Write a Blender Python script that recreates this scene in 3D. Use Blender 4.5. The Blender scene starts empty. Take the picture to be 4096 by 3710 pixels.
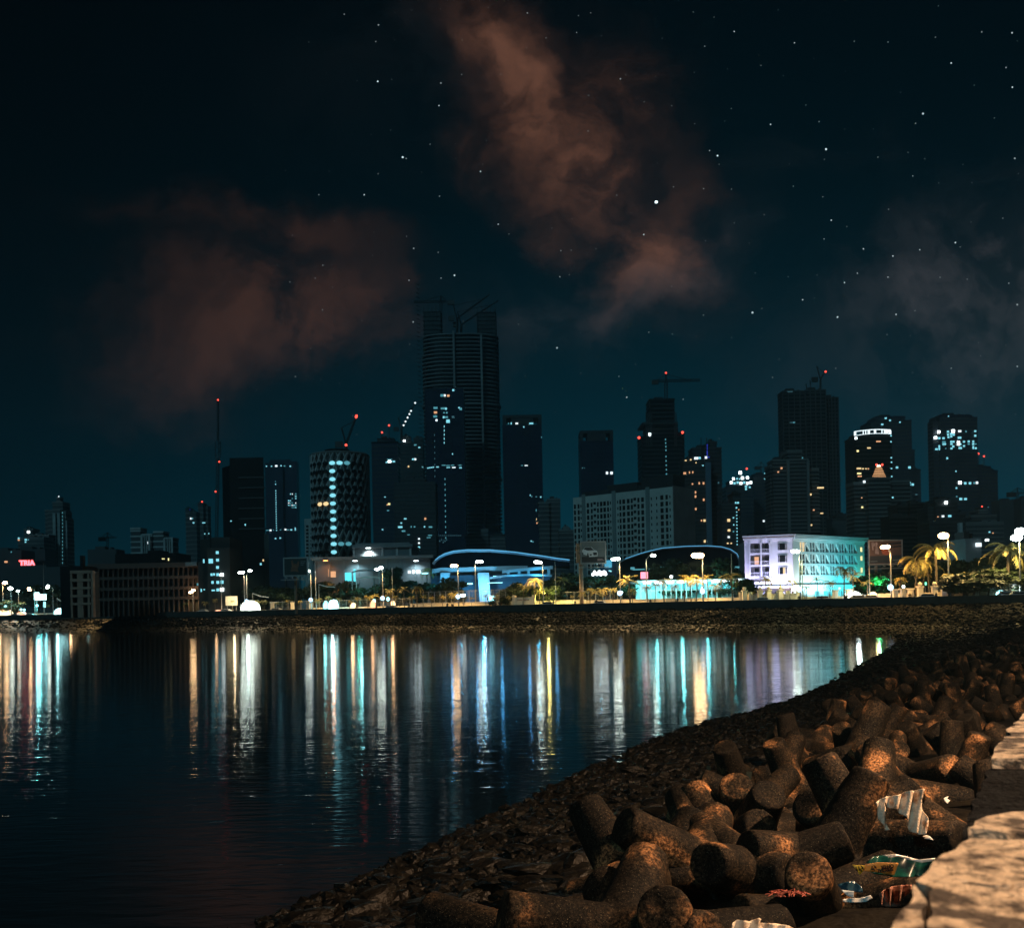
import bpy, bmesh, math, random
import numpy as np
from mathutils import Vector, Matrix, noise
random.seed(7)
C = bpy.context.scene.collection
SC = bpy.context.scene
R = math.radians
# ------------------------------------------------------------------ camera
F, CX, HY, CAMZ, ROLL = 4096.0, 2048.0, 2420.0, 5.2, R(1.15)
cd = bpy.data.cameras.new('camera'); cam = bpy.data.objects.new('camera', cd); C.objects.link(cam)
cd.sensor_width = 36; cd.lens = 36; cd.shift_y = (HY-1855)/4096.0
cd.clip_start = .05; cd.clip_end = 9000
cam.matrix_world = Matrix.Translation((0, 0, CAMZ)) @ Matrix.Rotation(R(90), 4, 'X') @ Matrix.Rotation(-ROLL, 4, 'Z')
cd.dof.use_dof = True; cd.dof.focus_distance = 15; cd.dof.aperture_fstop = 5.0
SC.camera = cam
def uv(px, py):
    dx, dy = px-CX, py-HY
    u = dx*math.cos(ROLL)-dy*math.sin(ROLL); v = -(dx*math.sin(ROLL)+dy*math.cos(ROLL))
    return u/F, v/F
def at(px, py, Y):
    u, v = uv(px, py); return Vector((u*Y, Y, CAMZ+v*Y))
def onz(px, py, z):
    u, v = uv(px, py); Y = (z-CAMZ)/v; return Vector((u*Y, Y, z))
# ------------------------------------------------------------------ world (night sky with clouds and stars)
W = bpy.data.worlds.new('World'); SC.world = W; W.use_nodes = True
nt = W.node_tree; N = nt.nodes; L = nt.links
for n in list(N): N.remove(n)
def nd(t, **k):
    n = N.new(t)
    for a, b in k.items(): setattr(n, a, b)
    return n
def setin(s, v):
    if isinstance(v, bpy.types.NodeSocket): L.new(v, s)
    else: s.default_value = v
def M(op, a, b=0.0, c=0.0):
    n = nd('ShaderNodeMath', operation=op); setin(n.inputs[0], a); setin(n.inputs[1], b)
    if op in ('MULTIPLY_ADD', 'SMOOTH_MIN'): setin(n.inputs[2], c)
    return n.outputs[0]
def ramp(x, a, b):
    n = nd('ShaderNodeMapRange', interpolation_type='SMOOTHSTEP'); setin(n.inputs[0], x)
    n.inputs[1].default_value = a; n.inputs[2].default_value = b; return n.outputs[0]
def colmul(col, f):
    n = nd('ShaderNodeVectorMath', operation='SCALE'); setin(n.inputs[0], col); setin(n.inputs[3], f); return n.outputs[0]
def coladd(a, b):
    n = nd('ShaderNodeVectorMath', operation='ADD'); setin(n.inputs[0], a); setin(n.inputs[1], b); return n.outputs[0]
tc = nd('ShaderNodeTexCoord'); sp = nd('ShaderNodeSeparateXYZ'); L.new(tc.outputs['Generated'], sp.inputs[0])
ysafe = M('MAXIMUM', sp.outputs[1], 0.08)
U = M('DIVIDE', sp.outputs[0], ysafe); V = M('DIVIDE', sp.outputs[2], ysafe)
uvn = nd('ShaderNodeCombineXYZ'); L.new(U, uvn.inputs[0]); L.new(V, uvn.inputs[1])
n1 = nd('ShaderNodeTexNoise'); n1.inputs['Scale'].default_value = 4.2; n1.inputs['Detail'].default_value = 6; n1.inputs['Roughness'].default_value = .55
L.new(uvn.outputs[0], n1.inputs['Vector'])
sub = nd('ShaderNodeVectorMath', operation='SUBTRACT'); L.new(n1.outputs['Color'], sub.inputs[0]); sub.inputs[1].default_value = (.5, .5, .5)
dis = coladd(uvn.outputs[0], colmul(sub.outputs[0], .30))
sd = nd('ShaderNodeSeparateXYZ'); L.new(dis, sd.inputs[0]); U2, V2 = sd.outputs[0], sd.outputs[1]
def gauss(px, py, a, b, ang, amp):
    u0, v0 = uv(px, py); a /= F; b /= F; ca, sa = math.cos(R(ang)), math.sin(R(ang))
    du = M('SUBTRACT', U2, u0); dv = M('SUBTRACT', V2, v0)
    p = M('DIVIDE', M('ADD', M('MULTIPLY', du, ca), M('MULTIPLY', dv, sa)), a)
    q = M('DIVIDE', M('SUBTRACT', M('MULTIPLY', dv, ca), M('MULTIPLY', du, sa)), b)
    e = M('POWER', 2.71828, M('MULTIPLY', M('ADD', M('MULTIPLY', p, p), M('MULTIPLY', q, q)), -1.0))
    return M('MULTIPLY', e, amp)
def sumg(lst):
    r = None
    for g in lst:
        x = gauss(*g); r = x if r is None else M('ADD', r, x)
    return r
red = sumg([(1930, 150, 330, 130, -75, .75), (2130, 480, 380, 150, -52, .85), (2430, 330, 220, 170, -30, .7), (2360, 740, 440, 115, -55, 1.0), (2560, 980, 260, 90, 70, .75)])
red2 = sumg([(1000, 930, 430, 90, -6, .36), (1080, 1330, 470, 190, -10, .6), (1500, 1180, 260, 120, 0, .3), (900, 1480, 520, 150, 0, .2)])
grey = sumg([(3960, 1150, 560, 330, 20, .95), (2300, 1330, 330, 150, 0, .4), (2650, 1100, 260, 120, 50, .3), (3250, 560, 300, 60, 10, .18), (1750, 250, 500, 300, 0, .10)])
n2 = nd('ShaderNodeTexNoise'); n2.inputs['Scale'].default_value = 7.5; n2.inputs['Detail'].default_value = 8; n2.inputs['Roughness'].default_value = .58
L.new(dis, n2.inputs['Vector'])
tex = ramp(n2.outputs['Fac'], .36, .66)
tex = M('MULTIPLY_ADD', tex, .95, .12)
redc = colmul((.094, .038, .021), M('MULTIPLY', red, tex))
redc = coladd(redc, colmul((.080, .030, .016), M('MULTIPLY', red2, tex)))
greyc = colmul((.048, .042, .045), M('MULTIPLY', grey, tex))
elev = M('MAXIMUM', V, 0.0)
g_h = M('POWER', 2.71828, M('MULTIPLY', elev, -6.3))          # glow near the horizon
side = ramp(U, -.62, .25)
sidec = M('MULTIPLY_ADD', side, .75, .25)
base = coladd(colmul((.0008, .050, .080), M('MULTIPLY', g_h, sidec)), colmul((.0001, .0011, .0020), sidec))
sky = coladd(coladd(base, redc), greyc)
# stars
vor = nd('ShaderNodeTexVoronoi', voronoi_dimensions='2D'); vor.inputs['Scale'].default_value = 34; vor.inputs['Randomness'].default_value = 1
L.new(uvn.outputs[0], vor.inputs['Vector'])
scs = nd('ShaderNodeSeparateColor'); L.new(vor.outputs['Color'], scs.inputs[0])
size = M('MULTIPLY_ADD', M('POWER', scs.outputs[0], 3.0), .020, .008)
s1 = M('LESS_THAN', vor.outputs['Distance'], size)
pick = M('GREATER_THAN', scs.outputs[1], .30)
thin = M('SUBTRACT', 1.0, M('MINIMUM', M('MULTIPLY', red, 1.0), .8))
zone = M('MULTIPLY', ramp(U, -.34, .12), ramp(V, .1, .3))
star = M('MULTIPLY', M('MULTIPLY', M('MULTIPLY', s1, pick), M('MULTIPLY', thin, zone)), M('MULTIPLY_ADD', scs.outputs[2], .7, .16))
sky = coladd(sky, colmul((.75, .95, 1.0), star))
def onestar(px, py, r, amp):
    global sky
    u0, v0 = uv(px, py); du = M('SUBTRACT', U, u0); dv = M('SUBTRACT', V, v0)
    d = M('SQRT', M('ADD', M('MULTIPLY', du, du), M('MULTIPLY', dv, dv)))
    sky = coladd(sky, colmul((.7, .95, 1.0), M('MULTIPLY', M('LESS_THAN', d, r*.66/F), amp)))
for s in [(2625, 808, 9, 2.5), (2870, 623, 5, 1), (3304, 597, 6, 1), (1611, 629, 6, 1), (1511, 326, 5, .9), (1818, 1101, 5, .8), (3010, 1250, 6, .7), (3350, 1268, 5, .7), (1457, 779, 4, .7),
          (3692, 455, 6, .7), (1922, 686, 4, .6), (2228, 1391, 5, .5), (2575, 938, 4, .6), (3378, 1130, 4, .6)]: onestar(*s)
bgn = nd('ShaderNodeBackground'); L.new(sky, bgn.inputs[0]); bgn.inputs[1].default_value = 1.0
wo = nd('ShaderNodeOutputWorld'); L.new(bgn.outputs[0], wo.inputs[0])
W.cycles.sampling_method = 'MANUAL'; W.cycles.sample_map_resolution = 512
# ------------------------------------------------------------------ added teal fill sun for the facades, exposure
sl = bpy.data.lights.new('facade_fill', 'SUN'); sl.energy = .42; sl.angle = R(3); sl.color = (.30, .80, 1.0)
so = bpy.data.objects.new('facade_fill', sl); C.objects.link(so); so.rotation_euler = (R(62), 0, R(-28))
SC.view_settings.view_transform = 'Standard'; SC.view_settings.look = 'None'; SC.view_settings.exposure = 0; SC.view_settings.gamma = 1
SC.cycles.use_denoising = True; SC.cycles.max_bounces = 6; SC.cycles.diffuse_bounces = 2; SC.cycles.glossy_bounces = 3
SC.cycles.volume_bounces = 1; SC.cycles.transparent_max_bounces = 6; SC.cycles.sample_clamp_indirect = 6; SC.cycles.sample_clamp_direct = 60
SC.cycles.use_light_tree = True
# ------------------------------------------------------------------ materials
MATS = {}
def mat(key, col, rough=.8, var=.25, scale=1.0, metal=0, em=None, es=0, bump=0, col2=None, lo=.35, hi=.65, spec=.5, bscale=None, detail=5):
    if key in MATS: return MATS[key]
    m = bpy.data.materials.new(key); m.use_nodes = True; t = m.node_tree; b = t.nodes['Principled BSDF']
    b.inputs['Roughness'].default_value = rough; b.inputs['Metallic'].default_value = metal; b.inputs['Specular IOR Level'].default_value = spec
    c2 = col2 or tuple(x*(1-var) for x in col)
    if var or col2:
        co = t.nodes.new('ShaderNodeTexCoord'); nz = t.nodes.new('ShaderNodeTexNoise'); nz.inputs['Scale'].default_value = scale; nz.inputs['Detail'].default_value = detail
        t.links.new(co.outputs['Object'], nz.inputs['Vector'])
        cr = t.nodes.new('ShaderNodeValToRGB'); cr.color_ramp.elements[0].position = lo; cr.color_ramp.elements[1].position = hi
        cr.color_ramp.elements[0].color = (*c2, 1); cr.color_ramp.elements[1].color = (*col, 1)
        t.links.new(nz.outputs['Fac'], cr.inputs[0]); t.links.new(cr.outputs[0], b.inputs['Base Color'])
        if bump:
            n3 = t.nodes.new('ShaderNodeTexNoise'); n3.inputs['Scale'].default_value = bscale or scale*4; n3.inputs['Detail'].default_value = 6
            t.links.new(co.outputs['Object'], n3.inputs['Vector'])
            bp = t.nodes.new('ShaderNodeBump'); bp.inputs['Strength'].default_value = bump; bp.inputs['Distance'].default_value = .05
            t.links.new(n3.outputs['Fac'], bp.inputs['Height']); t.links.new(bp.outputs[0], b.inputs['Normal'])
    else: b.inputs['Base Color'].default_value = (*col, 1)
    if em:
        b.inputs['Emission Color'].default_value = (*em, 1); b.inputs['Emission Strength'].default_value = es
        m.cycles.emission_sampling = 'NONE'
    MATS[key] = m; return m
CON = mat('tower_concrete', (.055, .06, .065), .8, .3, .05)
CON2 = mat('pale_concrete', (.16, .17, .17), .8, .3, .08)
DRK = mat('dark_facade', (.02, .022, .026), .6, .3, .05)
BLK = mat('black_glass', (.004, .004, .005), .35, .3, .05, spec=.2)
BLUE = mat('blue_glass', (.012, .022, .05), .3, .3, .05)
CREAM = mat('cream_paint', (.55, .56, .52), .8, .2, .2)
PALE = mat('pale_paint', (.36, .40, .40), .8, .25, .2)
SALMON = mat('salmon_plaster', (.36, .21, .15), .85, .25, .3)
BROWN = mat('brown_plaster', (.075, .052, .043), .85, .25, .2)
WHITE = mat('white_stone', (.78, .78, .76), .7, .12, .4)
PINK = mat('weathered_side_wall', (.33, .24, .23), .85, .2, .2)
GREY = mat('grey_cladding', (.17, .19, .2), .6, .15, .5)
METAL = mat('galvanised_steel', (.35, .35, .34), .45, .2, 1, metal=.6)
STEEL = mat('dark_steel', (.03, .03, .03), .6, .2, 1)
WIN = mat('unlit_window', (.008, .01, .012), .25, 0)
ROAD = mat('asphalt', (.05, .05, .05), .9, .3, 1)
EM = {}
def em(k, c, s): EM[k] = mat('lit_'+k, (.02, .02, .02), .5, 0, em=c, es=s)
em('cyan', (.28, .85, 1.0), 1.0); em('teal', (.18, .7, .85), .45); em('warm', (1.0, .5, .25), .9); em('amber', (1.0, .72, .35), 1.1); em('white', (.8, .95, 1.0), 1.5)
em('hot', (.85, 1.0, 1.0), 7); em('hotwarm', (1.0, .8, .55), 8); em('red', (1.0, .08, .05), 2.5); em('orange', (1.0, .30, .08), 6); em('dim', (.12, .36, .45), .3); em('blue', (.03, .05, .6), .6)
em('green', (.2, 1.0, .6), 1.6); em('edge', (.12, .50, .85), 1.0); em('edgehot', (.35, .9, 1.0), 3.0); em('pink', (1, .25, .35), 2.2); em('lemon', (1, .9, .4), 1.3); em('bluewhite', (.35, .65, 1.0), 3.5)
em('head_hot', (.85, 1.0, .90), 26); em('head_hotwarm', (1.0, .62, .30), 34)
for k_ in ('head_hot', 'head_hotwarm'): EM[k_].cycles.emission_sampling = 'FRONT'
em('pane', (.08, .66, .75), 1.5)
# ------------------------------------------------------------------ builders
class MB:
    def __init__(s): s.v = []; s.f = []; s.m = []; s.sm = False; s.mi = 0
    def add(s, vs, fs):
        o = len(s.v); s.v += [tuple(p) for p in vs]; s.f += [tuple(i+o for i in f) for f in fs]; s.m += [s.mi]*len(fs); return s
    def box(s, x0, x1, y0, y1, z0, z1):
        return s.add([(x0, y0, z0), (x1, y0, z0), (x1, y1, z0), (x0, y1, z0), (x0, y0, z1), (x1, y0, z1), (x1, y1, z1), (x0, y1, z1)],
                     [(0, 3, 2, 1), (4, 5, 6, 7), (0, 1, 5, 4), (1, 2, 6, 5), (2, 3, 7, 6), (3, 0, 4, 7)])
    def prism(s, pts, z0, z1):
        n = len(pts); vs = [(p[0], p[1], z0) for p in pts]+[(p[0], p[1], z1) for p in pts]
        return s.add(vs, [tuple(range(n-1, -1, -1)), tuple(range(n, 2*n))]+[(i, (i+1) % n, n+(i+1) % n, n+i) for i in range(n)])
    def tube(s, pts, r, n=6, cap=True):
        pts = [Vector(p) for p in pts]; rr = r if isinstance(r, (list, tuple)) else [r]*len(pts); rings = []
        for i, p in enumerate(pts):
            d = (pts[min(i+1, len(pts)-1)]-pts[max(i-1, 0)]).normalized(); a = Vector((0, 0, 1)) if abs(d.z) < .9 else Vector((1, 0, 0))
            x = d.cross(a).normalized(); y = d.cross(x)
            rings.append([p+(x*math.cos(t)+y*math.sin(t))*rr[i] for t in [2*math.pi*k/n for k in range(n)]])
        vs = [q for g in rings for q in g]; fs = []
        for i in range(len(pts)-1):
            for k in range(n): fs.append((i*n+k, i*n+(k+1) % n, (i+1)*n+(k+1) % n, (i+1)*n+k))
        if cap: fs += [tuple(range(n-1, -1, -1)), tuple((len(pts)-1)*n+k for k in range(n))]
        return s.add(vs, fs)
    def ball(s, c, r, n=8, m=5, sq=(1, 1, 1)):
        vs = [(c[0], c[1], c[2]+r*sq[2])]
        for i in range(1, m):
            ph = math.pi*i/m
            for k in range(n): vs.append((c[0]+r*sq[0]*math.sin(ph)*math.cos(2*math.pi*k/n), c[1]+r*sq[1]*math.sin(ph)*math.sin(2*math.pi*k/n), c[2]+r*sq[2]*math.cos(ph)))
        vs.append((c[0], c[1], c[2]-r*sq[2])); fs = [(0, 1+k, 1+(k+1) % n) for k in range(n)]
        for i in range(m-2):
            for k in range(n): fs.append((1+i*n+k, 1+(i+1)*n+k, 1+(i+1)*n+(k+1) % n, 1+i*n+(k+1) % n))
        fs += [(len(vs)-1, 1+(m-2)*n+(k+1) % n, 1+(m-2)*n+k) for k in range(n)]
        return s.add(vs, fs)
    def mesh(s, name, mats, org=(0, 0, 0)):
        me = bpy.data.meshes.new(name); o = org
        me.from_pydata([(p[0]-o[0], p[1]-o[1], p[2]-o[2]) for p in s.v], [], s.f)
        for m in (mats if isinstance(mats, (list, tuple)) else [mats]): me.materials.append(m)
        if any(s.m): me.polygons.foreach_set('material_index', s.m)
        if s.sm: me.polygons.foreach_set('use_smooth', [True]*len(s.f))
        me.update(); return me
ORG = {}
def tag(o, label=None, cat=None, group=None, kind=None):
    if label: o['label'] = label
    if cat: o['category'] = cat
    if group: o['group'] = group
    if kind: o['kind'] = kind
    return o
def thing(name, label, cat, loc=(0, 0, 0), group=None):
    o = bpy.data.objects.new(name, None); C.objects.link(o); o.location = loc; o.empty_display_size = .5
    ORG[o.name] = Vector(loc); return tag(o, label, cat, group)
def part(name, mb, m, parent, label=None):
    org = ORG.get(parent.name, Vector((0, 0, 0))) if parent else Vector((0, 0, 0))
    o = bpy.data.objects.new(name, mb.mesh(name, m, org)); C.objects.link(o); o.parent = parent; ORG[o.name] = org
    if label: o['label'] = label
    return o
def single(name, mb, m, label, cat, loc=(0, 0, 0), group=None):
    o = bpy.data.objects.new(name, mb.mesh(name, m, loc)); C.objects.link(o); o.location = loc; ORG[o.name] = Vector(loc); return tag(o, label, cat, group)
def struct(name, mb, m, kind='structure'):
    o = bpy.data.objects.new(name, mb.mesh(name, m)); C.objects.link(o); o['kind'] = kind; return o
UNIT = {}
def unit(m):
    if m.name not in UNIT: UNIT[m.name] = MB().box(-.5, .5, -.5, .5, -.5, .5).mesh('window_pane', m)
    return UNIT[m.name]
def window(parent, c, w, h, d, m, name='window', rz=0):
    o = bpy.data.objects.new(name, unit(m)); C.objects.link(o); o.parent = parent
    o.location = Vector(c)-ORG[parent.name]; o.scale = (w, d, h); o.rotation_euler = (0, 0, rz); return o
def copy_tree(o, parent=None):
    c = o.copy(); C.objects.link(c); c.parent = parent
    for ch in list(o.children): copy_tree(ch, c)
    return c
def lamp(p, power, col, r=.25, name='lamp_light', spot=None, target=None, blend=.6):
    l = bpy.data.lights.new(name, 'SPOT' if spot else 'POINT'); l.energy = power; l.color = col; l.shadow_soft_size = r
    o = bpy.data.objects.new(name, l); C.objects.link(o); o.location = p
    if spot:
        l.spot_size = R(spot); l.spot_blend = blend; d = Vector(target)-Vector(p); o.rotation_euler = d.to_track_quat('-Z', 'Y').to_euler()
    return o
# ------------------------------------------------------------------ bay outline: (water's edge, wall foot, foot height)
NODES = [((-24, -14), (-11, -18.7), 1.3), ((-13, 2), (-3.4, -5.4), 1.3), ((-4.3, 16.8), (5.9, 11), 1.3), ((-.3, 25.7), (10.7, 19.4), 1.3), ((6.5, 41), (19, 33.9), 1.4), ((15, 54), (26.7, 47.4), 1.5),
         ((25, 75), (38.2, 67.6), 1.8), ((37, 101), (52, 92), 2.3), ((47, 124), (66, 112), 3.0), ((52, 140), (74, 132), 3.6), ((51, 150), (74, 150), 3.8), ((46, 160), (69, 165), 3.8), ((36, 172), (58, 179), 3.7),
         ((17, 189), (32, 204), 3.6), ((-2.4, 206), (0, 227), 3.6), ((-30, 228), (-28, 247), 3.6), ((-65, 253), (-61, 271), 3.6), ((-159, 318), (-150, 338), 3.6), ((-400, 480), (-390, 505), 3.6), ((-900, 800), (-880, 835), 3.6)]
def crom(p0, p1, p2, p3, t):
    return .5*((2*p1)+(-p0+p2)*t+(2*p0-5*p1+4*p2-p3)*t*t+(-p0+3*p1-3*p2+p3)*t**3)
A = np.array([[n[0][0], n[0][1], n[1][0], n[1][1], n[2]] for n in NODES])
def path(t):
    i = int(min(max(t, 0), len(A)-1.0001)); f = t-i
    return crom(A[max(i-1, 0)], A[i], A[min(i+1, len(A)-1)], A[min(i+2, len(A)-1)], f)
def prof(s, foot):
    if s < 0: return s*5.0
    if s < .45: return (.32*s/.45)*foot*1.0
    return foot*(.32+.68*((s-.45)/.55)**.9)
def land(t, s):
    q = path(t); x = q[0]*(1-s)+q[2]*s; y = q[1]*(1-s)+q[3]*s
    z = prof(s, q[4])
    z += .22*noise.noise(Vector((x*.35, y*.35, 3)))*max(min(s*4+.2, 1), 0)+.07*noise.noise(Vector((x*1.3, y*1.3, 1)))
    return Vector((x, y, z))
def wallD(px):
    """distance of the sea wall seen in picture column px"""
    u = uv(px, 2400)[0]; best = None
    for i in range(90, 190):
        t = i/10; a = path(t); b = path(t+.1); fa = a[2]-u*a[3]; fb = b[2]-u*b[3]
        if fa*fb <= 0:
            k = fa/(fa-fb+1e-9); return a[3]+(b[3]-a[3])*k
    return 180
ts = list(np.arange(0, 1.5, .1))+list(np.arange(1.5, 8, .022))+list(np.arange(8, 19, .05))
ss = list(np.linspace(-.5, 1.03, 54))
mb = MB(); mb.sm = True
vs = [land(t, s) for t in ts for s in ss]; nS = len(ss)
mb.add(vs, [(i*nS+j, i*nS+j+1, (i+1)*nS+j+1, (i+1)*nS+j) for i in range(len(ts)-1) for j in range(nS-1)])
MUD = mat('wet_rubble', (.008, .0065, .004), .6, .5, 2.2, bump=1, col2=(.002, .0016, .0012), bscale=5, spec=.1)
struct('shore', mb, MUD)
# ground behind the wall
GZ = 4.3
mb = MB(); tw = np.arange(0, 19, .1); ks = [0.004, .08, .5, 3, 30]
vs = []
for t in tw:
    q = path(t); w = Vector((q[2], q[3], 0)); d = w-Vector((0, 100, 0))
    for k in ks: p = w+d.normalized()*(.5 if k < .01 else 0)+d*k; vs.append((p.x, p.y, GZ))
mb.add(vs, [(i*5+j, i*5+j+1, (i+1)*5+j+1, (i+1)*5+j) for i in range(len(tw)-1) for j in range(4)])
struct('ground', mb, mat('dusty_ground', (.11, .10, .085), .95, .4, .15))
# water
mb = MB(); mb.add([(-4000, -300, 0), (600, -300, 0), (600, 4000, 0), (-4000, 4000, 0)], [(0, 1, 2, 3)])
wm = bpy.data.materials.new('water'); wm.use_nodes = True; t = wm.node_tree; b = t.nodes['Principled BSDF']
b.inputs['Base Color'].default_value = (.0015, .003, .004, 1); b.inputs['Roughness'].default_value = .06; b.inputs['IOR'].default_value = 2.5
co = t.nodes.new('ShaderNodeTexCoord'); mpn = t.nodes.new('ShaderNodeMapping'); mpn.inputs['Scale'].default_value = (.42, 1.5, 1); mpn.inputs['Rotation'].default_value = (0, 0, R(8))
t.links.new(co.outputs['Object'], mpn.inputs[0]); nz = t.nodes.new('ShaderNodeTexNoise'); nz.inputs['Scale'].default_value = 1.7; nz.inputs['Detail'].default_value = 3; nz.inputs['Distortion'].default_value = .6
t.links.new(mpn.outputs[0], nz.inputs['Vector'])
nz2 = t.nodes.new('ShaderNodeTexNoise'); nz2.inputs['Scale'].default_value = .12; nz2.inputs['Detail'].default_value = 2; t.links.new(mpn.outputs[0], nz2.inputs['Vector'])
ad = t.nodes.new('ShaderNodeMath'); ad.operation = 'MULTIPLY_ADD'; ad.inputs[1].default_value = 2.0; t.links.new(nz2.outputs['Fac'], ad.inputs[0]); t.links.new(nz.outputs['Fac'], ad.inputs[2])
bp = t.nodes.new('ShaderNodeBump'); bp.inputs['Strength'].default_value = 1; bp.inputs['Distance'].default_value = .015
t.links.new(ad.outputs[0], bp.inputs['Height']); t.links.new(bp.outputs[0], b.inputs['Normal'])
struct('water', mb, wm)
# sea wall: body and weathered capping stones beside the camera
DIRW = Vector((.495, .869, 0)); NRW = Vector((.869, -.495, 0))
sw = thing('sea_wall', 'long dark sea wall curving round the bay behind the rubble slope', 'sea wall', (0, 227, GZ))
mb = MB(); vs = []; tw2 = np.arange(8.6, 19, .05)
for t in tw2:
    q = path(t); q2 = path(t+.02); d = Vector((q2[2]-q[2], q2[3]-q[3], 0)).normalized(); n = Vector((d.y, -d.x, 0))
    top = 5.28
    w = Vector((q[2], q[3], 0))-n*.3
    for o, z in ((0, 2.4), (0, top), (.55, top), (.55, GZ-.5)): p = w+n*o; vs.append((p.x, p.y, z))
mb.add(vs, [(i*4+j, i*4+j+1, (i+1)*4+j+1, (i+1)*4+j) for i in range(len(tw2)-1) for j in range(3)])
part('wall_face', mb, mat('sea_wall_stone', (.035, .033, .03), .9, .4, .6), sw)
nw = thing('parapet', 'worn light concrete parapet close beside the camera, cracked top', 'parapet wall', (1, 2, 4))
def dispgrid(poly, z, thick, step, amp, seed, mbx):
    """irregular slab: polygon cut from a fine grid with displaced top"""
    bm = bmesh.new(); vs = [bm.verts.new((p[0], p[1], z)) for p in poly]; f = bm.faces.new(vs)
    if f.normal.z < 0: f.normal_flip()
    r = bmesh.ops.extrude_face_region(bm, geom=[f]); vv = [e for e in r['geom'] if isinstance(e, bmesh.types.BMVert)]
    for v in vv: v.co.z -= thick
    bm.normal_update()
    xs = [p[0] for p in poly]; ys = [p[1] for p in poly]
    for k in np.arange(min(xs)+step, max(xs), step): bmesh.ops.bisect_plane(bm, geom=bm.verts[:]+bm.edges[:]+bm.faces[:], plane_co=(k, 0, 0), plane_no=(1, 0, 0))
    for k in np.arange(min(ys)+step, max(ys), step): bmesh.ops.bisect_plane(bm, geom=bm.verts[:]+bm.edges[:]+bm.faces[:], plane_co=(0, k, 0), plane_no=(0, 1, 0))
    for v in bm.verts:
        p = v.co; n3 = noise.noise_vector(Vector((p.x*9+seed, p.y*9, p.z*9)))
        v.co += Vector((n3.x*.018, n3.y*.018, noise.fractal(Vector((p.x*6+seed, p.y*6, 0)), 1, 2, 4)*amp if p.z > z-.01 else 0))
    bmesh.ops.recalc_face_normals(bm, faces=bm.faces[:])
    bm.verts.index_update(); mbx.add([v.co.copy() for v in bm.verts], [tuple(v.index for v in f.verts) for f in bm.faces]); bm.free()
CAPM = mat('worn_cap_concrete', (.80, .64, .47), .8, 0, 10, col2=(.11, .09, .075), lo=.42, hi=.53, bump=.9, bscale=34, detail=9, spec=.15)
SHADEM = mat('gritty_shade_concrete', (.018, .021, .024), .9, 0, 30, col2=(.003, .004, .005), bump=.8, bscale=60, spec=.03)  # dark tone painted in for the shade lying across the ledge
ZP = 4.65
def P2(px, py): p = onz(px, py, ZP); return (p.x, p.y)
slabs = [([(3735, 3800), (3700, 3712), (3735, 3640), (3712, 3560), (3770, 3535), (3900, 3540), (4000, 3560), (4180, 3545), (4600, 3800)], CAPM, 'capping_stone'),
         ([(3525, 3800), (3568, 3700), (3590, 3650), (3655, 3535), (3672, 3548), (3684, 3600), (3672, 3650), (3690, 3720), (3680, 3800)], CAPM, 'capping_stone'),
         ([(3668, 3518), (3705, 3470), (3775, 3418), (3848, 3372), (3890, 3350), (3960, 3356), (4030, 3366), (4200, 3358), (4420, 3520), (4170, 3528), (3990, 3543), (3850, 3522), (3730, 3540)], CAPM, 'capping_stone'),
         ([(3885, 3312), (3905, 3285), (3950, 3262), (4040, 3245), (4110, 3240), (4240, 3240), (4310, 3325), (4180, 3327), (4050, 3332), (3960, 3318)], CAPM, 'capping_stone'),
         ([(3838, 3325), (3868, 3240), (3895, 3150), (3935, 3075), (3963, 3036), (4050, 3036), (4150, 3034), (4240, 3235), (4040, 3240), (3945, 3258), (3890, 3290)], SHADEM, 'rough_dark_patch'),  # dark slab standing in for the shade across the ledge
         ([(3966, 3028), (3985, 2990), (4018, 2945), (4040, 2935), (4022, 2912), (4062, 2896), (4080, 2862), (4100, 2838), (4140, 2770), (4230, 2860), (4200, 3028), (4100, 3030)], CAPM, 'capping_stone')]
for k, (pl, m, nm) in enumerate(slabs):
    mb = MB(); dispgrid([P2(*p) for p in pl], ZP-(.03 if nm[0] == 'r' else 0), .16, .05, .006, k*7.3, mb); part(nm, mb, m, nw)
mb = MB()
for a0, a1 in ((-26, 1.2), (4.9, 12), (12.03, 20), (20.03, 40), (40.03, 70)):
    o = Vector((.64, 1.7, 0))
    if a0 < 0: pts = [o+DIRW*a0, o+DIRW*-.6, o+DIRW*-.6+NRW*.6, o+DIRW*a0+NRW*.6]
    else: pts = [o+DIRW*a0, o+DIRW*a1, o+DIRW*a1+NRW*.7, o+DIRW*a0+NRW*.7]
    mb.prism([(p.x, p.y) for p in pts], ZP-.16, ZP)
part('capping_course', mb, CAPM, nw)
mb = MB(); o = Vector((.64, 1.7, 0))
pts = [o+DIRW*-26+NRW*.2, o+DIRW*112+NRW*.2, o+DIRW*112+NRW*.62, o+DIRW*-26+NRW*.62]
mb.prism([(p.x, p.y) for p in pts], .8, ZP-.17)
part('wall_body', mb, mat('parapet_body', (.05, .045, .04), .9, .5, 2, bump=.5), nw)

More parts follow.
